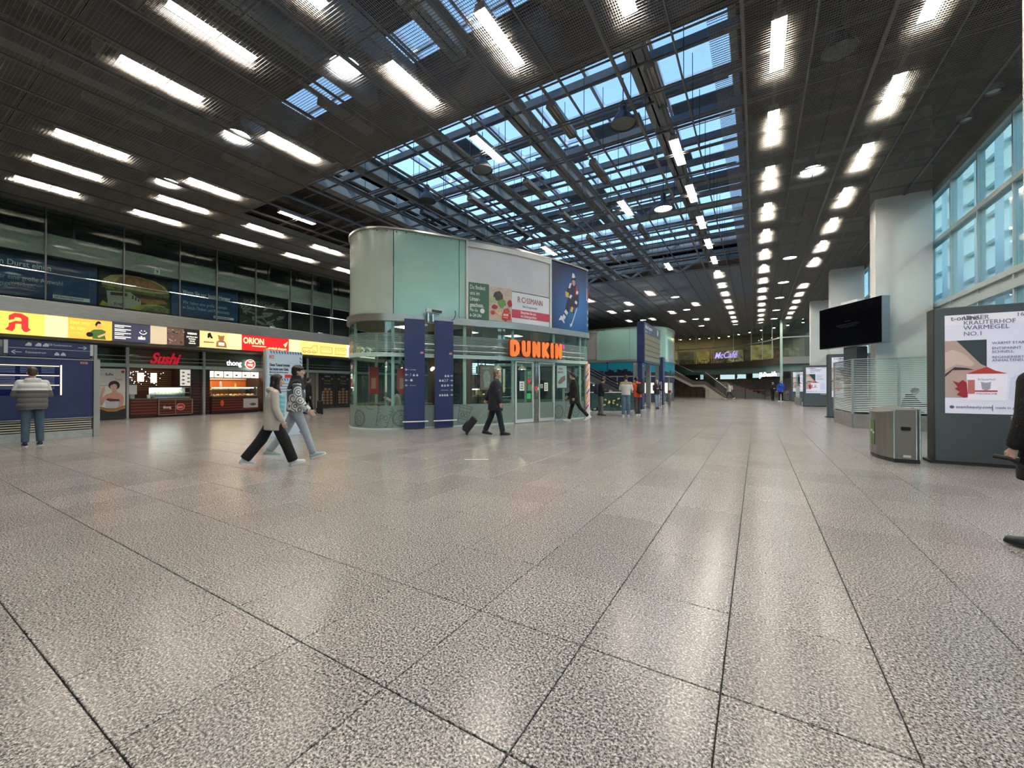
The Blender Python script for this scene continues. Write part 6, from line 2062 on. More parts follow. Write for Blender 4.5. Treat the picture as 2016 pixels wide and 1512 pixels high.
for (P, nm) in (([(-2.9, 0.3), (-5.0, 2.0), (-6.2, 2.0), (-9.3, 3.7), (-9.3, 4.6), (-6.2, 2.95), (-5.0, 2.9), (-2.9, 1.1)], 'balustrade_glass'),):
    b = MB()
    n = len(P)
    b.add([(x, 50.93, z) for x, z in P] + [(x, 50.945, z) for x, z in P], [tuple(range(n)), tuple(range(2 * n - 1, n - 1, -1))] + [(i, (i + 1) % n, n + (i + 1) % n, n + i) for i in range(n)])
    b.build(nm, M_glassd, t, world=True)
b = MB()
b.tube([(-2.85, 50.94, 1.1), (-5.0, 50.94, 2.92)], 0.03, n=6)
b.build('handrail', M_alu, t, world=True)
b = MB()
b.tube([(-6.2, 50.94, 2.95), (-9.4, 50.94, 4.65)], 0.03, n=6)
b.build('handrail', M_alu, t, world=True)
o = pbox('red_marker', mat('marker_red', (0.55, 0.04, 0.04), 0.5), None, -9.0, -8.9, 50.7, 50.78, 3.2, 3.9)
tag(o, 'small red marker strip at the top of the gallery stair', 'marker')
# second broad stone flight beside it
t = thing('broad_stair', 'broad grey stone flight behind the queue barrier', 'staircase', (-0.8, 54.0, 0))
for k in range(11):
    pbox('step', mat('stair_grey', (0.22, 0.20, 0.18), 0.7, var=0.1), t, -4.2, 1.3 - k * 0.42, 53.3, 54.1, 0.17 * k, 0.17 * (k + 1))
# queue barrier
for (x, y, lab) in ((-1.05, 50.5, 'black queue post beside the stone flight'), (0.75, 50.0, 'black queue post near the restaurant entrance')):
    t = thing('queue_post', lab, 'barrier post', (x, y, 0))
    b = MB()
    b.lathe([(0, 0), (0.17, 0), (0.17, 0.03), (0.035, 0.06), (0.035, 0.98), (0.05, 1.0), (0, 1.0)], (0, 0, 0), 12)
    b.build('pole', M_black, t, smooth=True)
b = MB()
b.beam((-2.6, 50.8, 0.92), (-1.05, 50.5, 0.92), 0.01, 0.06)
b.beam((-1.05, 50.5, 0.92), (0.75, 50.0, 0.92), 0.01, 0.06)
o = b.build('barrier_belt', mat('belt_red', (0.35, 0.05, 0.06), 0.6))
tag(o, 'red belt stretched between the black queue posts', 'barrier belt')

# ================================================================ advertising screens by the pillars
M_slateb = mat('kiosk_slate', (0.105, 0.135, 0.15), 0.42, 0.2)
M_slates = mat('kiosk_side', (0.07, 0.065, 0.055), 0.35, 0.4)
def ad_screen(label, x0, y0, w=1.45, h=2.71, d_=0.35, big=False):
    t = thing('advert_screen', label, 'advertising screen', (x0, y0, 0))
    b = MB()
    b.box(0, w, 0, d_, 0.04, h)
    b.build('case', M_slateb, t, bevel=0.012)
    b = MB()
    b.box(-0.012, 0.0, 0.02, d_ - 0.02, 0.05, h - 0.01)
    b.build('side_panel', M_slates, t)
    b = MB()
    b.box(-0.06, w + 0.06, -0.03, d_ + 0.05, 0, 0.04)
    b.build('foot', M_dark, t)
    SX0, SX1, SZ0, SZ1 = 0.13, w - 0.13, 0.88, h - 0.14
    W, H = SX1 - SX0, SZ1 - SZ0
    F = frame((SX0, 0, SZ0), (1, 0, 0), (0, 0, 1))
    def P(name, pts, m, k=1):
        o = MB()
        o.prism([(u * W, v * H) for u, v in pts], 0, 0.0015 * k, F)
        return o.build(name, m, t)
    e = lambda n, c, s_=0.75: mat('adscreen_' + n, c, 0.3, emit=s_ * 0.22)
    scr = P('screen', [(0, 0), (1, 0), (1, 1), (0, 1)], e('bg', (0.74, 0.76, 0.92), 0.72), 1)
    P('header', [(0, 0.90), (1, 0.90), (1, 1), (0, 1)], e('head', (0.80, 0.78, 0.88), 0.75), 2)
    P('photo', [(0, 0.16), (0, 0.74), (0.42, 0.74), (0.42, 0.47), (0.42, 0.16)], e('skin', (0.48, 0.36, 0.33), 0.55), 2)
    P('hair', [(0.12, 0.74), (0.42, 0.74), (0.42, 0.47), (0.36, 0.50), (0.26, 0.60)], e('hair', (0.05, 0.075, 0.09), 0.3), 3)
    P('arm_shade', [(0, 0.40), (0.10, 0.47), (0.22, 0.46), (0.30, 0.44), (0.18, 0.44), (0.08, 0.44), (0.0, 0.37)], e('shade', (0.06, 0.05, 0.06), 0.2), 3)
    P('hand', [(0, 0.62), (0.08, 0.65), (0.20, 0.60), (0.30, 0.50), (0.26, 0.47), (0.12, 0.50), (0.0, 0.44)], e('hand', (0.62, 0.48, 0.44), 0.6), 4)
    P('jar', [(0.23, 0.14), (0.22, 0.40), (0.62, 0.40), (0.60, 0.14)], e('jar', (0.82, 0.80, 0.92), 0.8), 5)
    P('lid', [(0.22, 0.40), (0.30, 0.43), (0.42, 0.47), (0.50, 0.43), (0.62, 0.40)], e('lidred', (0.48, 0.06, 0.05), 0.55), 6)
    P('jar_label', [(0.23, 0.20), (0.23, 0.34), (0.30, 0.34), (0.30, 0.20)], e('lab', (0.55, 0.2, 0.18), 0.5), 7)
    P('jar_band', [(0.30, 0.22), (0.52, 0.22), (0.52, 0.235), (0.30, 0.235)], e('lidred', (0.48, 0.06, 0.05), 0.55), 7)
    P('jar_emblem', [(0.37, 0.25), (0.36, 0.32), (0.41, 0.31), (0.46, 0.32), (0.45, 0.25), (0.41, 0.23)], e('emb', (0.40, 0.40, 0.52), 0.5), 7)
    P('glass_jar', [(0.62, 0.15), (0.64, 0.36), (0.74, 0.40), (0.84, 0.34), (0.84, 0.18), (0.74, 0.13)], e('gjar', (0.66, 0.68, 0.86), 0.7), 4)
    P('leaf', [(0.08, 0.33), (0.14, 0.31), (0.18, 0.34), (0.22, 0.31), (0.23, 0.17), (0.19, 0.16), (0.12, 0.19), (0.15, 0.22), (0.10, 0.25), (0.13, 0.27)], e('leafred', (0.36, 0.03, 0.05), 0.45), 8)
    ik = e('ink', (0.16, 0.16, 0.24), 0.15)
    def T(s_, size, u, v, **kw):
        text(s_, size, ik, t, F @ Matrix.Translation((u * W, v * H, 0.006)), **kw)
    T('t-online.', 0.11, 0.06, 0.945, bold=0.012)
    T('UNSER', 0.10, 0.19, 0.945)
    T('KRÄUTERHOF', 0.10, 0.19, 0.895, xs=0.95)
    T('WARMEGEL', 0.10, 0.19, 0.845)
    T('NO.1', 0.10, 0.19, 0.785)
    T('16:39', 0.09, 0.70, 0.955)
    T('WÄRMT STARK', 0.058, 0.47, 0.69)
    T('ENTSPANNT', 0.058, 0.47, 0.64)
    T('SCHNELL.', 0.058, 0.47, 0.605)
    T('REGENERIERT', 0.058, 0.47, 0.55)
    T('ANHALTEND.', 0.058, 0.47, 0.52)
    T('PFERDEBALSAM', 0.035, 0.31, 0.195, bold=0.01)
    T('Kräuterhof', 0.045, 0.33, 0.335)
    T('asambeauty.com', 0.065, 0.11, 0.055, bold=0.01)
    T('|', 0.11, 0.46, 0.045)
    T('made in germany', 0.055, 0.50, 0.055)
    P('brand_ring', [(0.07 + 0.025 * math.cos(a), 0.065 + 0.016 * math.sin(a)) for a in [2 * PI * i / 12 for i in range(12)]], ik, 2)
    text('STRÖER', 0.085, mat('stroer', (0.62, 0.66, 0.66), 0.5), t, frame((w * 0.62, -0.001, 0.80), (1, 0, 0), (0, 0, 1)), bold=0.04)
    b = MB()
    for k in range(9):
        b.cyl((0.02 + k * 0.03, 0.05, h), (-0.05 + k * 0.04, 0.02 - 0.02 * (k % 3), h + 0.05), 0.002, n=4)
    b.build('bird_spikes', M_alu, t)
    return t
ad_screen('big slate advertising screen with balm advert beside the waste bin', 2.68, 9.97)
ad_screen('slate advertising screen half hidden behind the striped glass shelter', 2.62, 22.0)
ad_screen('slate advertising screen before the third white pillar', 2.67, 33.2)
ad_screen('slate advertising screen nearest the far gallery corner', 2.60, 43.4)

# waste bins
def bin_(label, x, y, s_=1.0):
    t = thing('waste_bin', label, 'bin', (x, y, 0))
    fp = [(0.0, 0.0), (0.30, 0.0), (0.36, 0.03), (0.36, 1.45), (0.30, 1.48), (0.0, 1.48), (-0.09, 1.25), (-0.15, 1.0), (-0.17, 0.74), (-0.15, 0.48), (-0.09, 0.23)]
    b = MB()
    b.prism(fp, 0.07, 0.86)
    body = b.build('body', mat('bin_steel', (0.30, 0.285, 0.26), 0.36, 0.75, var=0.12, scale=2.5, stretch=(5, 5, 0.6)), t)
    b = MB()
    n = len(fp)
    zt = lambda px: 0.86 + 0.085 * max(0.0, min(1.0, (px + 0.17) / 0.30))
    b.add([(x_, y_, 0.86) for x_, y_ in fp] + [(x_ * 0.99, y_, zt(x_)) for x_, y_ in fp], [tuple(range(n - 1, -1, -1)), tuple(range(n, 2 * n))] + [(i, (i + 1) % n, n + (i + 1) % n, n + i) for i in range(n)])
    b.build('lid', mat('bin_lid', (0.38, 0.35, 0.31), 0.28, 0.8, var=0.2, scale=4), t)
    b = MB()
    b.prism([(x_ * 0.96 + 0.005, y_ * 0.98 + 0.01) for x_, y_ in fp], 0.0, 0.07)
    b.build('plinth', M_dark, t)
    for xx in (0.0, 0.29, 0.335):
        b = MB()
        b.box(xx - 0.006, xx + 0.006, -0.012, 0.01, 0.07, 0.93)
        b.build('edge_strip', M_chrome, t)
    b = MB()
    b.box(0.02, 0.28, -0.004, 0.004, 0.09, 0.93)
    dr_ = b.build('door', mat('bin_door', (0.24, 0.232, 0.215), 0.5, 0.45), t)
    F = frame((0, -0.005, 0), (1, 0, 0), (0, 0, 1))
    o = MB()
    o.prism([(0.09, 0.59), (0.10, 0.57), (0.21, 0.57), (0.22, 0.59), (0.22, 0.625), (0.21, 0.635), (0.10, 0.635), (0.09, 0.625)], 0, 0.003, F)
    o.build('slot', M_black, dr_)
    o = MB()
    o.prism(rect(0.12, 0.22, 0.10, 0.14), 0, 0.003, F)
    o.build('label_plate', M_white, dr_)
    d_ = V((-0.15 + 0.17, 0.48 - 0.74, 0))
    F2 = frame((-0.175, 0.74, 0), (0.02, -0.26, 0), (0, 0, 1))
    o = MB()
    o.prism(rect(0.0, 0.2, 0.24, 0.70), 0, 0.003, F2)
    o.build('green_sticker', mat('bin_green', (0.10, 0.20, 0.05), 0.5), t)
    o = MB()
    o.prism([(0.0, 0.47), (0.06, 0.5), (0.14, 0.44), (0.2, 0.46), (0.2, 0.49), (0.14, 0.47), (0.06, 0.53), (0.0, 0.5)], 0, 0.005, F2)
    o.build('white_wave', M_white, t)
    return t
bin_('steel waste bin with curved front and dark slot beside the balm advert', 2.08, 9.68)
bin_('small steel waste bin by the far gallery corner', 2.25, 44.9)

# ================================================================ striped glass shelter round the pillar and black screen
t = thing('glass_shelter', 'glass waiting shelter with frosted stripes on a stone plinth', 'shelter', (3.6, 17.5, 0))
M_plinth = mat('shelter_plinth', (0.24, 0.235, 0.22), 0.5, var=0.12, scale=4)
SP = [(2.52, 19.5), (2.66, 17.0), (4.85, 16.75)]
M_strp = mat('white_stripe', (0.80, 0.88, 0.86), 0.5)
for (xa, ya), (xb, yb) in zip(SP, SP[1:]):
    d_ = V((xb - xa, yb - ya, 0))
    L = d_.length
    M = frame((xa, ya, 0), d_, (0, 0, 1))
    b = MB()
    b.box(0, L, 0, 0.44, -0.22, 0.02, M)
    b.build('plinth', M_plinth, t, world=True, bevel=0.008)
    b = MB()
    b.box(0.02, L - 0.02, 0.45, 2.2, -0.012, 0.0, M)
    b.build('glass_pane', M_glass, t, world=True)
    for k in range(29):
        z = 0.52 + k * 0.058
        h = 0.036 - 0.0009 * k
        b = MB()
        b.box(0.03, L - 0.03, z, z + h, 0.001, 0.003, M)
        b.build('frosted_stripe', M_strp, t, world=True)
    b = MB()
    b.box(0, L, 2.2, 2.23, -0.02, 0.01, M)
    b.build('top_rail', M_alu, t, world=True)
for (x, y) in SP + [(3.75, 16.87)]:
    b = MB()
    b.box(x - 0.03, x + 0.03, y - 0.02, y + 0.04, 0.44, 2.23)
    b.build('post', M_alu, t, world=True)
o = thing('shelter_bench', 'long dark bench along the white pillar inside the shelter', 'bench', (4.0, 17.5, 0))
pbox('seat', M_dark, o, 3.3, 4.8, 17.25, 17.65, 0.42, 0.46)
for x in (3.4, 4.7):
    pbox('leg', M_alu, o, x - 0.03, x + 0.03, 17.3, 17.6, 0, 0.42)
# big dark display on a square column
cx, cy = 2.80, 18.35
t = thing('display_screen', 'large switched-off black display on a slate column', 'screen', (cx, cy, 0))
ang = math.atan2(-2.3, 1.35)
Mc = Matrix.Translation((cx, cy, 0)) @ Matrix.Rotation(ang, 4, 'Z')
b = MB()
b.box(-0.28, 0.28, 0.0, 0.38, 0, 2.72, Mc)
b.build('column', mat('screen_column', (0.06, 0.075, 0.085), 0.35), t, world=True, bevel=0.01)
b = MB()
b.box(-1.33, 1.33, -0.06, 0.20, 2.74, 4.24, Mc)
b.build('case', mat('screen_case', (0.30, 0.33, 0.35), 0.35, 0.4), t, world=True, bevel=0.01)
b = MB()
b.box(-1.32, 1.32, -0.075, -0.06, 2.75, 4.23, Mc)
b.build('panel', mat('screen_black', (0.002, 0.002, 0.003), 0.12), t, world=True)
b = MB()
b.box(-0.35, 0.35, -0.03, 0.17, 4.24, 4.33, Mc)
b.build('top_box', M_white, t, world=True)
FS = Mc @ frame((0, -0.076, 0), (1, 0, 0), (0, 0, 1))
for k, (w, z) in enumerate(((0.12, 3.62), (0.5, 3.52), (0.5, 3.47), (0.35, 3.42))):
    flat('screen_text', rect(-w, w, z, z + 0.018), mat('screen_dim', (0.010, 0.012, 0.03), 0.4), t, FS, 0.001, world=True)

# second shelter further down the hall
t = thing('glass_shelter', 'small striped glass screen on a stone base beside the third pillar', 'shelter', (2.6, 36, 0))
pbox('plinth', M_plinth, t, 2.5, 2.7, 35.0, 38.2, 0, 0.5)
pbox('glass_pane', M_glass, t, 2.58, 2.60, 35.0, 38.2, 0.5, 2.2)
for k in range(12):
    pbox('frosted_stripe', M_strp, t, 2.57, 2.58, 35.0, 38.2, 0.55 + k * 0.07, 0.59 + k * 0.07)

# ================================================================ bell lamps and downlights
def bell(label, x, y, on, z=CZ - 0.22, r=0.30, grp=None):
    t = thing('bell_lamp', label, 'ceiling light', (x, y, z), group=grp)
    b = MB()
    b.lathe([(0.05, 0.55), (0.09, 0.50), (0.09, 0.32), (0.14, 0.26), (r * 0.8, 0.12), (r, 0.0), (r * 0.97, 0.0), (r * 0.76, 0.11), (0.1, 0.24)], (0, 0, 0), 24)
    b.build('shade', mat('bell_grey', (0.07, 0.07, 0.068), 0.35, 0.5), t, smooth=True, sharp=50)
    b = MB()
    b.lathe([(0.0, 0.03), (r * 0.90, 0.03), (r * 0.88, 0.06), (0, 0.06)], (0, 0, 0), 24)
    b.build('lens', mat('bell_lens_on', (1, 1, 1), 0.4, emit=16, emit_col=(0.96, 0.97, 1.0)) if on else mat('bell_lens_off', (0.14, 0.15, 0.145), 0.2), t)
    b = MB()
    b.cyl((0, 0, 0.55), (0, 0, 1.1), 0.012, n=5)
    b.build('cable', M_dark, t)
bell('lit bell lamp above the mesh near the dark beam', -6.95, 5.2, True, CZ + 0.04)
bell('lit bell lamp in the second mesh bay towards the shops', -11.2, 5.25, True, CZ + 0.04)
bell('lit bell lamp closest to the shop fascia', -15.6, 5.35, True, CZ + 0.04)
bell('lit bell lamp between the light rows by the white pillar', 1.4, 14.7, True, CZ + 0.04)
bell('lit bell lamp hanging under the glass roof', -2.72, 14.6, True)
bell('unlit bell lamp in the mesh beside the window row', 1.36, 9.75, False, CZ + 0.04)
bell('unlit dark bell lamp hung low under the skylight', -2.66, 9.5, False, CZ - 0.15)
bell('unlit bell lamp hung under the skylight near the lit tube', -6.7, 9.55, False, CZ - 0.1)
bell('unlit bell lamp hung over the round pavilion', -9.4, 10.2, False, CZ - 0.1)
bell('unlit bell lamp in the mesh before the second pillar', 1.43, 19.0, False, CZ + 0.04)
for k, (x, y) in enumerate(((1.4, 24.0), (1.4, 29.5), (1.4, 34.5), (1.4, 40.0), (1.4, 45.0), (-4.9, 30.5), (-4.9, 36.0), (-4.9, 41.5), (-4.9, 46.5), (-9.2, 34.0), (-9.2, 39.5), (-9.2, 45.0))):
    bell('lit bell lamp far down the hall over the window side' if x > 0 else 'lit bell lamp far down the hall over the ticket side', x, y, True, CZ - 0.03, grp='bell lamps far down, window side' if x > 0 else 'bell lamps far down, ticket side')
# small round downlights by the window
for k, (x, y, on) in enumerate(((4.35, 9.3, True), (4.3, 12.6, False), (4.2, 13.6, False), (4.3, 22.0, False), (4.3, 30.5, True), (4.3, 39.0, True))):
    t = thing('downlight', ['lit round downlight beside the window head', 'unlit round downlight by the window head', 'unlit round downlight nearest the white pillar', 'unlit round downlight past the white pillar', 'lit round downlight past the second pillar', 'lit round downlight by the last pillar'][k], 'ceiling light', (x, y, CZ - 0.05))
    b = MB()
    b.lathe([(0.15, 0.0), (0.15, 0.12), (0.12, 0.12), (0.115, 0.0)], (0, 0, 0), 18)
    b.build('ring', M_alu, t, smooth=True)
    b = MB()
    b.lathe([(0, 0.03), (0.11, 0.03), (0.11, 0.05), (0, 0.05)], (0, 0, 0), 18)
    b.build('lens', mat('down_on', (1, 0.9, 0.8), 0.4, emit=9) if on else mat('down_off', (0.45, 0.47, 0.46), 0.2), t)

# ================================================================ people
JOBS = []
def remeshed(mb, voxel, smooth, done):
    """queue one continuous skin round overlapping limbs"""
    o = bpy.data.objects.new('r', mb.mesh('r'))
    m = o.modifiers.new('r', 'REMESH')
    m.mode, m.voxel_size, m.use_smooth_shade = 'VOXEL', voxel, True
    if smooth:
        s_ = o.modifiers.new('s', 'SMOOTH')
        s_.iterations, s_.factor = smooth, 0.5
    JOBS.append((o, done))
def run_jobs():
    for o, d in JOBS:
        COL.objects.link(o)
    dg = bpy.context.evaluated_depsgraph_get()
    res = [(bpy.data.meshes.new_from_object(o.evaluated_get(dg)), d) for o, d in JOBS]
    for o, d in JOBS:
        me = o.data
        bpy.data.objects.remove(o)
        bpy.data.meshes.remove(me)
    for me, d in res:
        d(me)
    JOBS.clear()
def limb(b, a, c, r0, r1, n=10):
    b.ball(a, r0, n, 6)
    b.ball(c, r1, n, 6)
    a, c = V(a), V(c)
    if (c - a).length > 1e-4:
        b.cyl(a, c, r0, r1, n)
def part(name, mb, m, parent, voxel, smooth=3):
    o = bpy.data.objects.new(name, bpy.data.meshes.new(name))
    COL.objects.link(o)
    o.parent = parent
    def done(me):
        me.name = name
        me.materials.clear()
        me.materials.append(m)
        o.data = me
    remeshed(mb, voxel, smooth, done)
    return o

def pose(H=1.75, legs=((0, 0), (0, 0)), arms=((0, 8, 12), (0, 8, 12)), lean=0.0, feet=(0, 0), sit=False, head_pitch=0.0, head_yaw=0.0, stance=0.09):
    """joint positions in a local frame, y forward, z up; angles in degrees"""
    s = H / 1.75
    R = math.radians
    J = {'s': s}
    for i, sx in enumerate((1, -1)):
        a, k = R(legs[i][0]), R(legs[i][1])
        hip = V((sx * 0.088, 0, 0.92))
        kn = hip + V((sx * (stance - 0.088) * 0.5, math.sin(a), -math.cos(a))) * 0.43
        an = kn + V((sx * (stance - 0.088) * 0.5, math.sin(a - k), -math.cos(a - k))) * 0.41
        J['hip%d' % i], J['knee%d' % i], J['ank%d' % i], J['foot%d' % i] = hip, kn, an, R(feet[i])
    def low(i):
        p = J['foot%d' % i]
        an = J['ank%d' % i]
        return min(an.z - 0.085 * math.cos(p) - 0.19 * math.sin(max(p, 0)), an.z - 0.085 * math.cos(p) - 0.07 * math.sin(max(-p, 0)))
    dz = -min(low(0), low(1))
    L = R(lean)
    def up(x, y, z):     # torso point, leaned about the hips
        return V((x, y * math.cos(L) + (z - 0.92) * math.sin(L), 0.92 + (z - 0.92) * math.cos(L) - y * math.sin(L)))
    J['pel'], J['waist'], J['chest'], J['neck'] = up(0, 0, 0.96), up(0, 0, 1.12), up(0, 0.01, 1.30), up(0, -0.005, 1.46)
    J['up'] = (J['neck'] - J['pel']).normalized()
    J['fw'] = V((0, math.cos(L), -math.sin(L)))
    hp = R(head_pitch) + L * 0.5
    J['head'] = J['neck'] + V((0, 0.03 + 0.10 * math.sin(hp), 0.16 * math.cos(hp)))
    J['hrot'] = Matrix.Rotation(R(head_yaw), 3, 'Z') @ Matrix.Rotation(-hp, 3, 'X')
    for i, sx in enumerate((1, -1)):
        a, ab, e = (R(q) for q in arms[i][:3])
        inw = R(arms[i][3]) if len(arms[i]) > 3 else 0.0
        sh = up(sx * 0.185, -0.005, 1.405)
        d = V((sx * math.sin(ab), math.sin(a) * math.cos(ab), -math.cos(a) * math.cos(ab)))
        el = sh + d * 0.29
        d2 = V((sx * (math.sin(ab) * 0.5 - math.sin(inw)), math.sin(a + e) * math.cos(ab), -math.cos(a + e) * math.cos(ab)))
        d2.normalize()
        wr = el + d2 * 0.25
        J['sh%d' % i], J['el%d' % i], J['wr%d' % i], J['hd%d' % i] = sh, el, wr, d2
    for k in list(J):
        if isinstance(J[k], V.__class__) or isinstance(J[k], Vector):
            if k not in ('up', 'fw', 'hd0', 'hd1'):
                q = V(J[k])
                q.z += dz
                J[k] = q * s
    return J

def hand(b, J, i, grip=False):
    s = J['s']
    w, d = J['wr%d' % i], J['hd%d' % i]
    sx = 1 if i == 0 else -1
    side = d.cross(V((sx, 0, 0)))
    side = side.normalized() if side.length > 1e-3 else V((0, 1, 0))      # across the palm, thumb side
    if side.y < 0:
        side = -side
    nrm = d.cross(side).normalized()
    if nrm.x * sx > 0:
        nrm = -nrm                                                        # curl towards the body
    for k in range(4):
        o = (0.024 - 0.016 * k) * s
        L = (0.072, 0.08, 0.074, 0.058)[k] * s
        base = w + d * 0.085 * s + side * o
        limb(b, w + d * 0.02 * s + side * o * 0.7, base, 0.013 * s, 0.0105 * s, 7)
        c1 = base + (d * (0.4 if grip else 0.85) + nrm * (0.9 if grip else 0.35)).normalized() * L * 0.5
        c2 = c1 + (d * (-0.5 if grip else 0.6) + nrm * (0.9 if grip else 0.7)).normalized() * L * 0.5
        limb(b, base, c1, 0.0095 * s, 0.009 * s, 7)
        limb(b, c1, c2, 0.009 * s, 0.0075 * s, 7)
    t0 = w + d * 0.03 * s + side * 0.022 * s
    t1 = t0 + (d * 0.7 + side * 0.6 + nrm * 0.3).normalized() * 0.045 * s
    t2 = t1 + (d * 0.85 + side * 0.1 + nrm * 0.5).normalized() * 0.032 * s
    limb(b, t0, t1, 0.0125 * s, 0.010 * s, 7)
    limb(b, t1, t2, 0.010 * s, 0.008 * s, 7)

SKIN = mat('skin', (0.56, 0.33, 0.24), 0.5)
SKIN2 = mat('skin_pale', (0.62, 0.40, 0.31), 0.5)
def person(label, loc, heading, J, skin=SKIN, top=None, bottom=None, shoes=None, hair=None, style=None, detail=1.0, grip=()):
    st = dict(jk_hem=0.78, jk_r=1.0, tr_r=1.0, hair='short', hood=False, collar=None, puff=0, sleeve=1.0, cuff=0.0, yoke=None)
    st.update(style or {})
    s = J['s']
    t = thing('person', label, 'person', loc, math.atan2(-heading[0], heading[1]))
    vx = 0.014 / detail
    # continuous body
    b = MB()
    limb(b, J['pel'], J['chest'], 0.105 * s, 0.11 * s)
    limb(b, J['chest'], J['neck'], 0.10 * s, 0.055 * s)
    for i in (0, 1):
        limb(b, J['hip%d' % i], J['knee%d' % i], 0.07 * s, 0.048 * s)
        limb(b, J['knee%d' % i], J['ank%d' % i], 0.046 * s, 0.032 * s)
        limb(b, J['chest'] * 0.3 + J['sh%d' % i] * 0.7, J['sh%d' % i], 0.05 * s, 0.045 * s)
        limb(b, J['sh%d' % i], J['el%d' % i], 0.043 * s, 0.034 * s)
        limb(b, J['el%d' % i], J['wr%d' % i], 0.034 * s, 0.024 * s)
    h, Rh = J['head'], J['hrot']
    limb(b, J['neck'] - J['up'] * 0.03 * s, h - Rh @ V((0, 0.0, 0.05)) * s, 0.056 * s, 0.052 * s)
    R4 = Rh.to_4x4()
    b.ball(h + Rh @ V((0, -0.005, 0.028)) * s, (0.076 * s, 0.097 * s, 0.092 * s), 14, 9, R4)
    b.ball(h + Rh @ V((0, 0.018, -0.03)) * s, (0.060 * s, 0.074 * s, 0.085 * s), 14, 9, R4)
    b.ball(h + Rh @ V((0, 0.066, -0.083)) * s, (0.027 * s, 0.026 * s, 0.024 * s), 10, 6, R4)
    if detail >= 1.0:
        limb(b, h + Rh @ V((0, 0.088, 0.012)) * s, h + Rh @ V((0, 0.106, -0.024)) * s, 0.010 * s, 0.015 * s, 8)
        for sx in (1, -1):
            b.ball(h + Rh @ V((sx * 0.078, -0.006, -0.012)) * s, (0.012 * s, 0.02 * s, 0.031 * s), 8, 6, R4)
            b.ball(h + Rh @ V((sx * 0.034, 0.070, -0.020)) * s, (0.026 * s, 0.022 * s, 0.022 * s), 8, 6, R4)
        limb(b, h + Rh @ V((-0.045, 0.080, 0.033)) * s, h + Rh @ V((0.045, 0.080, 0.033)) * s, 0.012 * s, 0.012 * s, 7)
    body = bpy.data.objects.new('body', bpy.data.meshes.new('body'))
    COL.objects.link(body)
    body.parent = t
    hb = MB()
    for i in (0, 1):
        hand(hb, J, i, i in grip)
    got = []
    def done(me):
        got.append(me)
        if len(got) < 2:
            return
        bm = bmesh.new()
        bm.from_mesh(got[0])
        bm.from_mesh(got[1])
        bm.to_mesh(got[0])
        bm.free()
        me = got[0]
        me.name = 'body'
        me.materials.clear()
        me.materials.append(skin)
        me.polygons.foreach_set('use_smooth', [True] * len(me.polygons))
        body.data = me
        bpy.data.meshes.remove(got[1])
    remeshed(b, 0.0095 if detail >= 1.0 else 0.018, 2, done)
    remeshed(hb, 0.0055 if detail >= 1.0 else 0.008, 1, done)
    if detail >= 1.0:
        for sx in (1, -1):
            b = MB()
            b.ball(h + Rh @ V((sx * 0.033, 0.0835, 0.012)) * s, (0.014 * s, 0.008 * s, 0.0075 * s), 8, 6, R4)
            b.build('eye', mat('eye_dark', (0.03, 0.02, 0.018), 0.3), body, smooth=True)
            b = MB()
            limb(b, h + Rh @ V((sx * 0.015, 0.0915, 0.036)) * s, h + Rh @ V((sx * 0.052, 0.079, 0.037)) * s, 0.0045 * s, 0.004 * s, 6)
            b.build('eyebrow', hair[1], body, smooth=True)
        b = MB()
        b.ball(h + Rh @ V((0, 0.088, -0.052)) * s, (0.021 * s, 0.009 * s, 0.0065 * s), 8, 6, R4)
        b.build('mouth', mat('lips', (0.40, 0.15, 0.12), 0.5), body, smooth=True)
    # hair
    if hair:
        kind, hm_ = hair
        b = MB()
        b.ball(h + Rh @ V((0, -0.018, 0.043)) * s, (0.084 * s, 0.098 * s, 0.088 * s), 14, 9, R4)
        b.ball(h + Rh @ V((0, -0.050, 0.0)) * s, (0.076 * s, 0.066 * s, 0.085 * s), 14, 9, R4)
        if kind == 'fringe':
            limb(b, h + Rh @ V((-0.05, 0.07, 0.06)) * s, h + Rh @ V((0.05, 0.07, 0.06)) * s, 0.026 * s, 0.026 * s)
            for sx in (1, -1):
                limb(b, h + Rh @ V((sx * 0.072, 0.03, 0.06)) * s, h + Rh @ V((sx * 0.076, 0.012, 0.015)) * s, 0.022 * s, 0.012 * s)
        if kind == 'bushy':
            b.ball(h + Rh @ V((0, -0.03, 0.035)) * s, (0.098 * s, 0.102 * s, 0.098 * s), 14, 9, R4)
        if kind == 'long':
            limb(b, h + Rh @ V((-0.045, 0.06, 0.07)) * s, h + Rh @ V((0.045, 0.06, 0.07)) * s, 0.026 * s, 0.026 * s)
            for sx in (1, -1):
                limb(b, h + Rh @ V((sx * 0.072, 0.02, 0.05)) * s, h + Rh @ V((sx * 0.086, 0.0, -0.10)) * s, 0.032 * s, 0.040 * s)
                limb(b, h + Rh @ V((sx * 0.086, 0.0, -0.10)) * s, h + Rh @ V((sx * 0.115, 0.075, -0.34)) * s, 0.042 * s, 0.030 * s)
            b.ball(h + Rh @ V((0, -0.06, -0.10)) * s, (0.095 * s, 0.06 * s, 0.14 * s), 14, 9, R4)
        if kind == 'bun':
            b.ball(h + Rh @ V((0, -0.09, 0.06)) * s, 0.045 * s)
        part('hair', b, hm_, t, vx, 2)
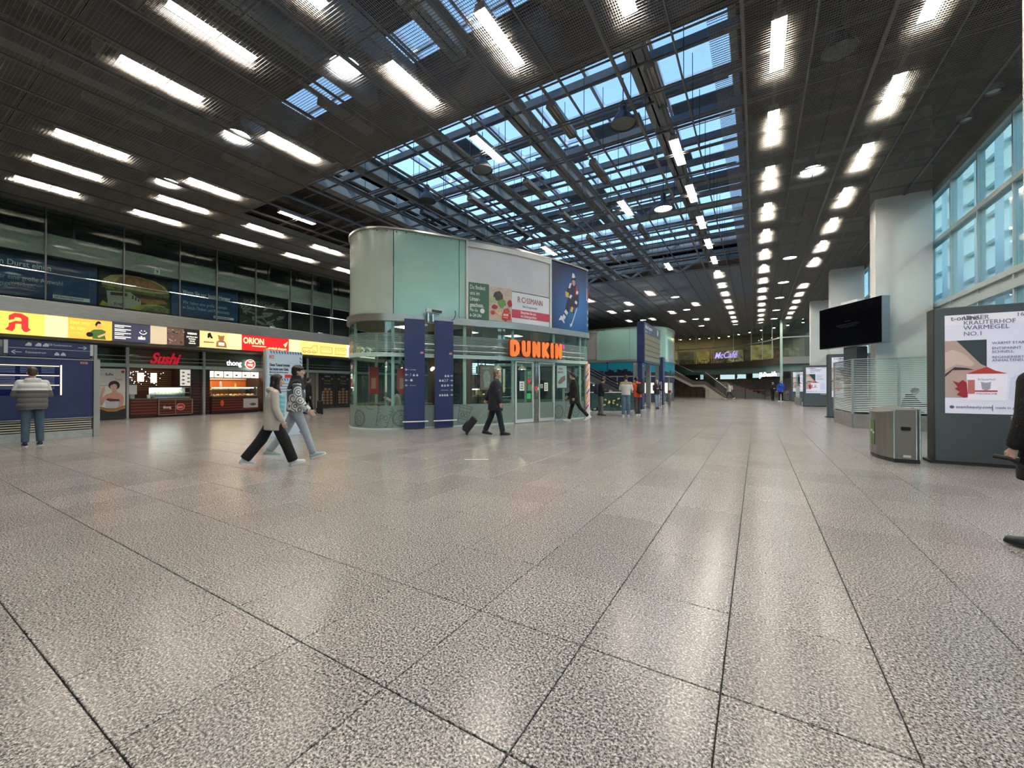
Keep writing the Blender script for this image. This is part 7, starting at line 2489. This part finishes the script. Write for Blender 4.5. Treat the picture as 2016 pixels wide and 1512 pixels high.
    # trousers
    if bottom:
        k = st['tr_r']
        b = MB()
        b.loft([(J['pel'] + J['up'] * 0.06 * s, V((0.145, 0, 0)) * s, V((0, 0.105, 0)) * s), (J['pel'] - V((0, 0, 0.04)) * s, V((0.165, 0, 0)) * s, V((0, 0.125, 0)) * s), (J['pel'] - V((0, 0, 0.12)) * s, V((0.15, 0, 0)) * s, V((0, 0.11, 0)) * s)])
        for i in (0, 1):
            an = J['ank%d' % i]
            kn = J['knee%d' % i]
            cuff = an.lerp(kn, 0.02 + st['cuff'])
            limb(b, J['hip%d' % i], J['hip%d' % i].lerp(kn, 0.5), 0.094 * s, 0.082 * s * (0.7 + 0.3 * k))
            limb(b, J['hip%d' % i].lerp(kn, 0.5), kn, 0.082 * s * (0.7 + 0.3 * k), 0.066 * s * k)
            limb(b, kn, kn.lerp(cuff, 0.5), 0.066 * s * k, 0.060 * s * k)
            d = (cuff - kn).normalized()
            ax = V((1, 0, 0))
            ay = d.cross(ax).normalized()
            b.loft([(kn.lerp(cuff, 0.4), ax * 0.060 * s * k, ay * 0.062 * s * k), (cuff, ax * 0.056 * s * k, ay * 0.060 * s * k)])
        part('trousers', b, bottom, t, vx)
    # shoes
    if shoes:
        for i in (0, 1):
            an, p = J['ank%d' % i], J['foot%d' % i]
            f = V((0, math.cos(p), -math.sin(p)))
            u = V((0, math.sin(p), math.cos(p)))
            x = V((1, 0, 0))
            sole = an - u * 0.085 * s
            b = MB()
            b.loft([(sole + (f * -0.075 + u * 0.045) * s, x * 0.02 * s, u * 0.03 * s), (sole + (f * -0.055 + u * 0.05) * s, x * 0.036 * s, u * 0.048 * s), (sole + (f * 0.0 + u * 0.055) * s, x * 0.040 * s, u * 0.053 * s), (sole + (f * 0.07 + u * 0.045) * s, x * 0.043 * s, u * 0.043 * s), (sole + (f * 0.13 + u * 0.034) * s, x * 0.046 * s, u * 0.032 * s), (sole + (f * 0.175 + u * 0.028) * s, x * 0.036 * s, u * 0.026 * s), (sole + (f * 0.195 + u * 0.025) * s, x * 0.012 * s, u * 0.012 * s)], n=14)
            limb(b, sole + u * 0.06 * s, an + u * 0.02 * s, 0.040 * s, 0.036 * s)
            so = part('shoe', b, shoes[0], t, 0.009 / min(detail, 1.0), 2)
            b = MB()
            P = [(-0.078, 0.0), (-0.06, 0.034), (0.0, 0.036), (0.08, 0.042), (0.14, 0.046), (0.18, 0.036), (0.202, 0.0), (0.18, -0.036), (0.14, -0.046), (0.08, -0.042), (0.0, -0.036), (-0.06, -0.034)]
            n = len(P)
            b.add([sole + (f * a + x * c) * s for a, c in P] + [sole + (f * a + x * c * 0.96 + u * 0.024) * s for a, c in P], [tuple(range(n - 1, -1, -1)), tuple(range(n, 2 * n))] + [(q, (q + 1) % n, n + (q + 1) % n, n + q) for q in range(n)])
            b.build('sole', shoes[1], so, smooth=True)
    # jacket
    if top:
        k = st['jk_r']
        b = MB()
        up_, fw = J['up'], J['fw']
        hem = st['jk_hem']
        x = V((1, 0, 0))
        zz = lambda z: J['pel'] + up_ * (z - 0.96) * s if z > 0.9 else J['pel'] + V((0, 0, (z - 0.96) * s))
        rings = []
        zs_ = [hem, 0.90, 0.98, 1.08, 1.20, 1.30, 1.38, 1.43]
        wx = [0.185, 0.182, 0.175, 0.17, 0.182, 0.192, 0.17, 0.10]
        wy = [0.140, 0.135, 0.130, 0.125, 0.128, 0.125, 0.10, 0.075]
        if hem > 0.88:
            zs_ = [hem] + [q for q in zs_[1:] if q > hem + 0.02]
            wx, wy = wx[-len(zs_):], wy[-len(zs_):]
        for z, a, c in zip(zs_, wx, wy):
            rings.append((zz(z), x * a * k * s, fw * c * k * s))
        b.loft(rings, n=24)
        if st['puff']:
            for q in range(st['puff']):
                z = hem + 0.03 + (1.34 - hem) * q / st['puff']
                b.loft([(zz(z), x * 0.186 * k * s, fw * 0.135 * k * s), (zz(z + 0.035), x * 0.203 * k * s, fw * 0.152 * k * s), (zz(z + 0.085), x * 0.203 * k * s, fw * 0.152 * k * s), (zz(z + 0.115), x * 0.186 * k * s, fw * 0.135 * k * s)], n=24)
        for i in (0, 1):
            sh, el, wr = J['sh%d' % i], J['el%d' % i], J['wr%d' % i]
            q = st['sleeve']
            limb(b, zz(1.38) + (sh - zz(1.38)) * 0.5, sh - V((0, 0, 0.012)), 0.066 * s * k, 0.060 * s * k)
            limb(b, sh - V((0, 0, 0.012)), el, 0.062 * s * k, 0.057 * s * k)
            we = el.lerp(wr, 1.02 * q)
            limb(b, el, el.lerp(we, 0.85), 0.058 * s * k, 0.048 * s * k)
            b.cyl(el.lerp(we, 0.8), we, 0.048 * s * k, 0.042 * s * k)
        if st['hood']:
            b.loft([(zz(1.40) - fw * 0.05 * s, x * 0.12 * s, fw * 0.09 * s), (zz(1.45) - fw * 0.075 * s, x * 0.135 * s, fw * 0.075 * s), (zz(1.50) - fw * 0.075 * s, x * 0.11 * s, fw * 0.06 * s)], n=20)
        if st['collar'] is None or st['collar'] is True:
            b.loft([(zz(1.40), x * 0.10 * s, fw * 0.085 * s), (zz(1.47), x * 0.075 * s, fw * 0.075 * s), (zz(1.50), x * 0.07 * s, fw * 0.07 * s)], n=16)
        part('jacket', b, top, t, vx, 3 if not st['puff'] else 2)
        if st['yoke']:
            b = MB()
            e = 1.055
            b.loft([(zz(1.30), x * 0.192 * k * s * e, fw * 0.125 * k * s * e), (zz(1.38), x * 0.172 * k * s * e, fw * 0.105 * k * s * e), (zz(1.445), x * 0.10 * k * s * e, fw * 0.09 * k * s * e), (zz(1.52), x * 0.082 * s, fw * 0.086 * s), (zz(1.555), x * 0.08 * s, fw * 0.085 * s)], n=24)
            for i in (0, 1):
                limb(b, zz(1.38) + (J['sh%d' % i] - zz(1.38)) * 0.5, J['sh%d' % i] - V((0, 0, 0.004)), 0.071 * s * k, 0.062 * s * k)
            part('yoke', b, st['yoke'], t, vx)
    return t

def perp(px_dir, sign):       # heading across the line of sight
    n = V((px_dir[1], -px_dir[0])).normalized()
    return (n.x * sign, n.y * sign)

cl = lambda n, c, r=0.85, **k: mat('cloth_' + n, c, r, **k)
WHS = mat('shoe_white', (0.72, 0.72, 0.70), 0.5)
H_black, H_brown, H_grey = mat('hair_black', (0.012, 0.010, 0.010), 0.5), mat('hair_brown', (0.045, 0.028, 0.02), 0.5), mat('hair_grey', (0.14, 0.115, 0.09), 0.6)

def two_tone(name, low_c, high_c, z):
    m = bpy.data.materials.new(name)
    m.use_nodes = True
    nt = m.node_tree
    p = nt.nodes['Principled BSDF']
    p.inputs['Roughness'].default_value = 0.75
    tc = nt.nodes.new('ShaderNodeTexCoord')
    sp = nt.nodes.new('ShaderNodeSeparateXYZ')
    gt = nt.nodes.new('ShaderNodeMath'); gt.operation = 'GREATER_THAN'; gt.inputs[1].default_value = z
    mx = nt.nodes.new('ShaderNodeMix'); mx.data_type = 'RGBA'
    mx.inputs['A'].default_value = (*low_c, 1)
    mx.inputs['B'].default_value = (*high_c, 1)
    nt.links.new(tc.outputs['Object'], sp.inputs[0])
    nt.links.new(sp.outputs['Z'], gt.inputs[0])
    nt.links.new(gt.outputs[0], mx.inputs['Factor'])
    nt.links.new(mx.outputs['Result'], p.inputs['Base Color'])
    return m
def arcs_cloth():
    m = bpy.data.materials.new('arc_print_cloth')
    m.use_nodes = True
    nt = m.node_tree
    N, L = nt.nodes.new, nt.links.new
    p = nt.nodes['Principled BSDF']
    p.inputs['Roughness'].default_value = 0.8
    tc = N('ShaderNodeTexCoord')
    vo = N('ShaderNodeTexVoronoi'); vo.inputs['Scale'].default_value = 6.0
    L(tc.outputs['Object'], vo.inputs['Vector'])
    mu = N('ShaderNodeMath'); mu.operation = 'MULTIPLY'; mu.inputs[1].default_value = 4.2
    fr = N('ShaderNodeMath'); fr.operation = 'FRACT'
    L(vo.outputs['Distance'], mu.inputs[0]); L(mu.outputs[0], fr.inputs[0])
    ra = N('ShaderNodeValToRGB'); ra.color_ramp.interpolation = 'CONSTANT'
    ra.color_ramp.elements[0].position, ra.color_ramp.elements[0].color = 0.0, (0.70, 0.70, 0.68, 1)
    ra.color_ramp.elements[1].position, ra.color_ramp.elements[1].color = 0.60, (0.09, 0.125, 0.15, 1)
    L(fr.outputs[0], ra.inputs['Fac'])
    gt = N('ShaderNodeMath'); gt.operation = 'GREATER_THAN'; gt.inputs[1].default_value = 0.70
    L(vo.outputs['Distance'], gt.inputs[0])
    mx = N('ShaderNodeMix'); mx.data_type = 'RGBA'
    mx.inputs['B'].default_value = (0.09, 0.125, 0.15, 1)
    L(gt.outputs[0], mx.inputs['Factor']); L(ra.outputs[0], mx.inputs['A'])
    L(mx.outputs['Result'], p.inputs['Base Color'])
    return m

# man reading the timetable, back to the room
J = pose(1.78, ((2, 4), (-3, 4)), ((8, 14, 62, 42), (8, 14, 62, 42)), lean=2, head_pitch=2, stance=0.15)
person('person in a white and grey puffer jacket and jeans reading the blue timetable', (-14.0, 2.36, 0), (-1, 0.06), J, top=two_tone('puffer_grey_white', (0.135, 0.13, 0.125), (0.74, 0.74, 0.71), 1.255), bottom=cl('denim', (0.055, 0.10, 0.14), var=0.12, scale=14), shoes=(cl('shoe_black', (0.012, 0.012, 0.014), 0.5), WHS), hair=('short', H_brown), style=dict(jk_hem=0.80, jk_r=1.16, puff=5, hood=True, tr_r=1.12))
# girl and boy walking side by side
hd = perp((-1.0177, 0.5563), 1)
J = pose(1.60, ((24, 4), (-27, 10)), ((2, 8, 22), (-14, 8, 25)), lean=3, feet=(-14, 12))
g1 = person('person with long dark hair, beige jacket with blue chest patch, wide black trousers', (-6.93, 3.82, 0), hd, J, skin=SKIN2, top=cl('beige', (0.52, 0.475, 0.40)), bottom=cl('black', (0.006, 0.006, 0.007)), shoes=(WHS, WHS), hair=('long', mat('hair_dark', (0.02, 0.012, 0.01), 0.45)), style=dict(jk_hem=0.72, jk_r=1.14, tr_r=1.5, hood=True, cuff=-0.02))
b = MB()
zc = J['chest']
for q in range(5):
    u = q / 4
    limb(b, V((0.070, 0.118 - 0.01 * u, 1.17 - 0.30 * u)), V((0.135, 0.075 - 0.01 * u, 1.18 - 0.30 * u)), 0.058, 0.054, 10)
part('chest_patch', b, cl('sky_blue', (0.22, 0.50, 0.58)), g1, 0.012)
J = pose(1.77, ((21, 3), (-24, 14)), ((4, 10, 38), (-10, 8, 20)), lean=1, feet=(-16, 6), head_yaw=-4)
person('person with black fringe, arc-print white jacket, pale jeans and teal trainers', (-7.28, 4.42, 0), hd, J, skin=SKIN2, top=arcs_cloth(), bottom=cl('pale_denim', (0.36, 0.41, 0.46), var=0.08, scale=10), shoes=(cl('shoe_teal', (0.36, 0.46, 0.46), 0.6), WHS), hair=('fringe', H_black), style=dict(jk_hem=0.90, jk_r=1.18, tr_r=1.05, yoke=cl('ink', (0.010, 0.010, 0.018))))
o = MB()
o.box(-0.006, 0.006, -0.04, 0.04, 0, 0.15)
# man with trolley case
hd = perp((-0.549, 0.837), 1)
J = pose(1.83, ((15, 4), (-15, 8)), ((6, 9, 10), (-32, 10, 4)), lean=3, feet=(-4, 8), head_yaw=-18)
cm = person('grey-haired person in a long navy parka pulling a black trolley case', (-6.17, 9.42, 0), hd, J, top=cl('navy_parka', (0.006, 0.008, 0.016), 0.7), bottom=cl('navy_trousers', (0.010, 0.014, 0.022)), shoes=(cl('shoe_black', (0.012, 0.012, 0.014), 0.5), M_black), hair=('bushy', H_grey), style=dict(jk_hem=0.66, jk_r=1.42, tr_r=1.2), grip=(1,))
b = MB()
limb(b, J['sh0'].lerp(J['el0'], 0.72) + V((0.04, -0.05, 0)), J['sh0'].lerp(J['el0'], 0.72) + V((0.06, 0.06, 0)), 0.012, 0.012, 8)
b.build('arm_stripe', WHS, cm, smooth=True)
def trolley(label, loc, heading, lean=40, L=0.46, W=0.32, D=0.21, hl=0.62):
    t = thing('trolley_case', label, 'suitcase', loc, math.atan2(-heading[0], heading[1]))
    Mx = Matrix.Rotation(-math.radians(lean), 4, 'X')
    b = MB()
    b.box(-W / 2, W / 2, -D / 2, D / 2, 0.05, 0.05 + L, Mx)
    b.build('shell', mat('case_black', (0.008, 0.008, 0.009), 0.55, bump=0.3, bscale=200), t, bevel=0.03)
    b = MB()
    b.box(-W / 2 + 0.04, W / 2 - 0.04, -D / 2 - 0.035, -D / 2 + 0.01, 0.10, 0.30, Mx)
    b.build('front_pocket', mat('case_black2', (0.012, 0.012, 0.013), 0.6), t, bevel=0.015)
    for sx in (-1, 1):
        b = MB()
        b.cyl(Mx @ V((sx * (W / 2 - 0.04), D / 2 - 0.03, 0.045)) + V((-0.015, 0, 0)), Mx @ V((sx * (W / 2 - 0.04), D / 2 - 0.03, 0.045)) + V((0.015, 0, 0)), 0.04, n=12)
        b.build('wheel', M_black, t, smooth=True)
        b = MB()
        b.cyl(Mx @ V((sx * 0.09, D / 2 - 0.03, 0.05 + L - 0.02)), Mx @ V((sx * 0.09, D / 2 - 0.03, 0.05 + L + hl)), 0.009, n=8)
        b.build('handle_tube', M_alu, t, smooth=True)
    b = MB()
    b.cyl(Mx @ V((-0.11, D / 2 - 0.03, 0.05 + L + hl)), Mx @ V((0.11, D / 2 - 0.03, 0.05 + L + hl)), 0.014, n=8)
    b.build('grip', M_black, t, smooth=True)
    zmin = min((Mx @ V((0, D / 2 - 0.03, 0.045))).z - 0.04, 9)
    t.location.z = loc[2] - zmin
    return t
trolley('black soft trolley case tilted behind the navy parka', (-6.17 - hd[0] * 0.88 + hd[1] * -0.22, 9.42 - hd[1] * 0.88 + hd[0] * 0.22, 0), hd, lean=38, hl=0.55)
# man with headphones walking the other way
hd = perp((-0.378, 0.939), -1)
J = pose(1.88, ((15, 2), (-24, 20)), ((10, 7, 30), (-12, 7, 25)), lean=3, feet=(-8, 30), head_pitch=14)
hp_ = person('person in black coat with headphones and white trainers passing the cafe door', (-5.85, 14.35, 0), hd, J, top=cl('black', (0.006, 0.006, 0.007)), bottom=cl('black', (0.006, 0.006, 0.007)), shoes=(WHS, WHS), hair=('short', H_black), style=dict(jk_hem=0.66, jk_r=1.32), detail=1.0)
b = MB()
hh, Rh = J['head'], J['hrot']
b.tube([hh + Rh @ V((0.10 * math.cos(a), -0.01, 0.03 + 0.11 * math.sin(a))) for a in [PI * i / 10 for i in range(11)]], 0.010, n=6)
for sx in (1, -1):
    b.cyl(hh + Rh @ V((sx * 0.085, -0.008, 0.0)), hh + Rh @ V((sx * 0.115, -0.008, 0.0)), 0.038, n=12)
b.build('headphones', M_dark, hp_, smooth=True)
def backpack(label, loc, heading, J, m, w=0.30, h=0.45, d=0.16):
    t = thing('backpack', label, 'backpack', loc, math.atan2(-heading[0], heading[1]))
    c = J['chest'] - J['fw'] * 0.225 - V((0, 0, 0.09))
    b = MB()
    b.loft([(c + V((0, 0, -h / 2)), V((w * 0.42, 0, 0)), V((0, d * 0.4, 0))), (c + V((0, 0, -h * 0.42)), V((w * 0.5, 0, 0)), V((0, d * 0.55, 0))), (c, V((w * 0.5, 0, 0)), V((0, d * 0.55, 0))), (c + V((0, 0, h * 0.36)), V((w * 0.44, 0, 0)), V((0, d * 0.48, 0))), (c + V((0, 0, h * 0.5)), V((w * 0.25, 0, 0)), V((0, d * 0.25, 0)))], n=18)
    b.build('sack', m, t, smooth=True, sharp=60)
    b = MB()
    b.loft([(c + V((0, -d * 0.5, -h * 0.4)), V((w * 0.35, 0, 0)), V((0, d * 0.22, 0))), (c + V((0, -d * 0.5, -h * 0.05)), V((w * 0.36, 0, 0)), V((0, d * 0.24, 0))), (c + V((0, -d * 0.45, 0.02)), V((w * 0.2, 0, 0)), V((0, d * 0.12, 0)))], n=14)
    b.build('pocket', m, t, smooth=True)
    for sx in (1, -1):
        b = MB()
        sh = J['sh0'] if sx > 0 else J['sh1']
        b.tube([c + V((sx * w * 0.3, d * 0.3, h * 0.42)), V((sx * 0.13, sh.y, sh.z + 0.085)), V((sx * 0.135, sh.y + 0.13, sh.z - 0.03)), V((sx * 0.15, sh.y + 0.12, sh.z - 0.22)), c + V((sx * w * 0.45, d * 0.4, -h * 0.3))], 0.016, n=6)
        b.build('strap', m, t, smooth=True)
    return t
# group at the balustrade
hd = perp((-0.33, 0.97), 1)
J = pose(1.74, ((4, 3), (-5, 4)), ((14, 7, 75, 10), (14, 7, 75, 10)), lean=3, head_pitch=22, stance=0.11)
person('person in black jacket and grey trousers looking at a phone by the balustrade', (-6.12, 18.2, 0), hd, J, top=cl('black', (0.006, 0.006, 0.007)), bottom=cl('grey_trousers', (0.16, 0.145, 0.15)), shoes=(cl('shoe_brown', (0.09, 0.05, 0.035), 0.5), M_dark), hair=('bushy', H_brown), style=dict(jk_hem=0.88, jk_r=1.1), detail=0.8)
backpack('navy backpack worn on the black jacket by the balustrade', (-6.12, 18.2, 0), hd, J, cl('navy_pack', (0.018, 0.020, 0.045)), 0.34, 0.50, 0.2)
hd = (-0.15, 0.99)
J = pose(1.84, ((2, 2), (-2, 2)), ((16, 12, 55, 30), (16, 12, 55, 30)), head_pitch=16, head_yaw=20, stance=0.12)
person('person in white shirt-jacket with tan shoulders and wide blue jeans', (-4.95, 18.05, 0), hd, J, top=two_tone('white_tan_jacket', (0.62, 0.60, 0.56), (0.34, 0.24, 0.16), 1.42), bottom=cl('blue_denim', (0.085, 0.15, 0.22), var=0.2, scale=8), shoes=(WHS, WHS), hair=('fringe', H_brown), style=dict(jk_hem=0.90, jk_r=1.04, tr_r=1.4), detail=0.8)
hd = (-0.75, 0.66)
J = pose(1.77, ((3, 2), (-3, 3)), ((18, 8, 70, 20), (14, 8, 60, 20)), lean=3, head_pitch=18, stance=0.11)
person('person in bright orange jacket and dark trousers with a black rucksack', (-4.62, 18.75, 0), hd, J, top=cl('orange', (0.62, 0.09, 0.03)), bottom=cl('charcoal_trousers', (0.045, 0.045, 0.05)), shoes=(WHS, WHS), hair=('fringe', H_black), style=dict(jk_hem=0.82, jk_r=1.1, tr_r=1.15, hood=True), detail=0.8)
backpack('black rucksack worn over the bright orange jacket', (-4.62, 18.75, 0), hd, J, cl('black', (0.006, 0.006, 0.007)))
hd = perp((-0.336, 0.963), 1)
J = pose(1.75, ((26, 2), (-20, 20)), ((4, 7, 20), (-8, 7, 20)), feet=(-12, 14))
person('person in pale jeans stepping out behind the striped corner pole', (-7.75, 19.7, 0), hd, J, top=cl('slate_top', (0.05, 0.06, 0.07)), bottom=cl('pale_denim', (0.36, 0.41, 0.46)), shoes=(WHS, WHS), hair=('short', H_brown), detail=0.7)
# leaning reader at the pylons
hd = (-0.35, -0.94)
J = pose(1.72, ((6, 2), (-2, 4)), ((22, 8, 85, 25), (22, 8, 85, 25)), lean=-6, head_pitch=18, stance=0.03)
person('person in dark jacket and light jeans leaning by the departures pylons', (-5.05, 25.1, 0), (0.55, -0.83), J, skin=SKIN2, top=cl('dark_jacket', (0.02, 0.022, 0.024)), bottom=cl('light_denim', (0.26, 0.34, 0.44), var=0.15, scale=8), shoes=(M_black, M_black), hair=('short', mat('hair_white', (0.5, 0.48, 0.45), 0.6)), style=dict(jk_hem=0.86), detail=0.7)
# far figures
J = pose(1.76, ((24, 3), (-24, 14)), ((8, 8, 20), (-10, 8, 20)), lean=3, feet=(-10, 18))
person('person in a white jacket striding past the stone stair far away', (-2.4, 47.4, 0), perp((-0.06, 1.0), -1), J, top=cl('white_jacket', (0.68, 0.66, 0.62)), bottom=cl('dark_denim', (0.02, 0.03, 0.045)), shoes=(WHS, WHS), hair=('short', mat('hair_red', (0.10, 0.04, 0.03), 0.6)), style=dict(jk_hem=0.80, jk_r=1.15), detail=0.6)
backpack('cream backpack on the striding white jacket', (-2.4, 47.4, 0), perp((-0.06, 1.0), -1), J, cl('cream_pack', (0.55, 0.50, 0.40)))
J = pose(1.84, ((3, 2), (-3, 2)), ((6, 8, 25, 10), (6, 8, 25, 10)), stance=0.12)
person('person in a bright blue jacket and black trousers near the far bin', (1.78, 42.0, 0), (-0.4, -0.92), J, top=cl('royal_blue', (0.01, 0.07, 0.45)), bottom=cl('black', (0.006, 0.006, 0.007)), shoes=(WHS, WHS), hair=('short', H_grey), style=dict(jk_hem=0.80, jk_r=1.15), detail=0.6)
J = pose(1.72, ((3, 2), (-3, 2)), ((20, 8, 70, 25), (6, 8, 25)), stance=0.1)
person('person in black standing behind the bright blue jacket', (1.25, 44.2, 0), (0.5, -0.86), J, top=cl('black', (0.006, 0.006, 0.007)), bottom=cl('black', (0.006, 0.006, 0.007)), shoes=(M_black, M_black), hair=('bushy', H_brown), detail=0.6)
# traveller in black by the arcade
J = pose(1.78, ((12, 2), (-12, 6)), ((0, 8, 12), (-20, 8, 8)), feet=(-4, 6))
hd = (0.5, 0.86)
person('person in a black coat standing near the grey arcade door', (-18.5, 11.85, 0), hd, J, top=cl('black', (0.006, 0.006, 0.007)), bottom=cl('black', (0.006, 0.006, 0.007)), shoes=(M_black, M_black), hair=('short', H_black), style=dict(jk_hem=0.7, jk_r=1.2), detail=0.7)
trolley('black upright trolley case beside the grey arcade door', (-18.05, 12.15, 0), hd, lean=0, L=0.6, W=0.42, D=0.25, hl=0.35)

# seated people
def seated(H=1.7, arms=((25, 8, 75, 20), (25, 8, 75, 20)), head_pitch=10, lean=6):
    return pose(H, ((84, 88), (80, 84)), arms, lean=lean, head_pitch=head_pitch)
J = seated(1.66, ((30, 10, 100, 30), (30, 10, 90, 30)), 18, 10)
dzs = 0.47 - (J['hip0'].z - 0.08)
person('person in cream cardigan sitting with a cup inside the round cafe end', (-10.72, 10.2, dzs + 0.03), (-0.6, -0.8), J, skin=SKIN2, top=cl('cream_knit', (0.60, 0.54, 0.44)), bottom=cl('black', (0.006, 0.006, 0.007)), shoes=(M_black, M_black), hair=('long', H_black), style=dict(jk_hem=0.9), detail=0.8)
t = thing('cafe_chair', 'white cafe chair under the seated person in the cream cardigan', 'chair', (-10.66, 10.28, 0), math.atan2(0.6, -0.8))
for (n_, a) in (('seat', (-0.21, 0.21, -0.2, 0.2, 0.43, 0.465)), ('backrest', (-0.2, 0.2, -0.26, -0.23, 0.5, 0.9))):
    b = MB()
    b.box(*a)
    b.build(n_, M_white, t, bevel=0.01)
for sx in (-0.18, 0.18):
    for sy in (-0.18, 0.17):
        b = MB()
        b.cyl((sx, sy, 0), (sx, sy, 0.44), 0.014, n=6)
        b.build('leg', M_black, t)
J = seated(1.70, ((32, 6, 62, 20), (32, 6, 62, 20)), 26, 16)
dzs = 0.46 - (J['hip0'].z - 0.085)
person('person in black sitting and reading behind the striped shelter glass', (4.02, 17.42, dzs), (0.9, -0.44), J, top=cl('black', (0.006, 0.006, 0.007)), bottom=cl('black', (0.006, 0.006, 0.007)), shoes=(M_black, M_black), hair=('short', H_black), style=dict(jk_hem=0.9, jk_r=1.25, hood=True), detail=0.8)

# traveller at the right edge of the hall with a pull-along handle
hd = (-0.55, 0.83)
J = pose(1.76, ((14, 4), (-16, 10)), ((-4, 8, 14), (-2, 9, 16)), lean=1, feet=(-4, 10))
person('person in a shaggy black coat pulling a trolley past the balm advert', (1.97, 4.86, 0), hd, J, skin=SKIN2, top=cl('shaggy_black', (0.008, 0.008, 0.009), 0.9, bump=0.8, bscale=90), bottom=cl('black', (0.006, 0.006, 0.007)), shoes=(cl('shoe_darkteal', (0.012, 0.03, 0.035), 0.6), M_black), hair=('short', H_brown), style=dict(jk_hem=0.62, jk_r=1.2), grip=(1,))
w = J['wr1'] + J['hd1'] * 0.10
Mh = Matrix.Rotation(math.atan2(-hd[0], hd[1]), 3, 'Z')
W_ = Mh @ w + V((1.97, 4.86, 0))
t = thing('trolley_case', 'dark pull-along case with long black handle behind the shaggy coat', 'suitcase', (W_.x + 0.42, W_.y - 0.34, 0), 0.9)
b = MB()
b.box(-0.2, 0.2, -0.13, 0.13, 0.05, 0.42)
b.build('shell', mat('case_black', (0.008, 0.008, 0.009), 0.55), t, bevel=0.03)
for sx in (-0.15, 0.15):
    b = MB()
    b.cyl((sx - 0.015, 0.1, 0.035), (sx + 0.015, 0.1, 0.035), 0.035, n=10)
    b.build('wheel', M_black, t)
Wi = WM(t).inverted()
b = MB()
b.cyl(V((0, 0, 0.40)), Wi @ W_, 0.012, n=8)
b.build('handle_tube', M_black, t, smooth=True)
b = MB()
b.cyl(Wi @ (W_ + V((-0.075, 0.04, 0.012))), Wi @ (W_ + V((0.045, -0.03, -0.006))), 0.018, n=8)
b.build('grip', M_black, t, smooth=True)

run_jobs()

# white chalk line left on the floor
o = MB()
o.box(-0.22, 0.22, -0.012, 0.012, 0.0, 0.002)
o = o.build('floor_mark', M_white)
o.location, o.rotation_euler = (-4.42, 6.12, 0.0005), (0, 0, 0.55)
tag(o, 'short white strip lying on the granite floor', 'floor mark')
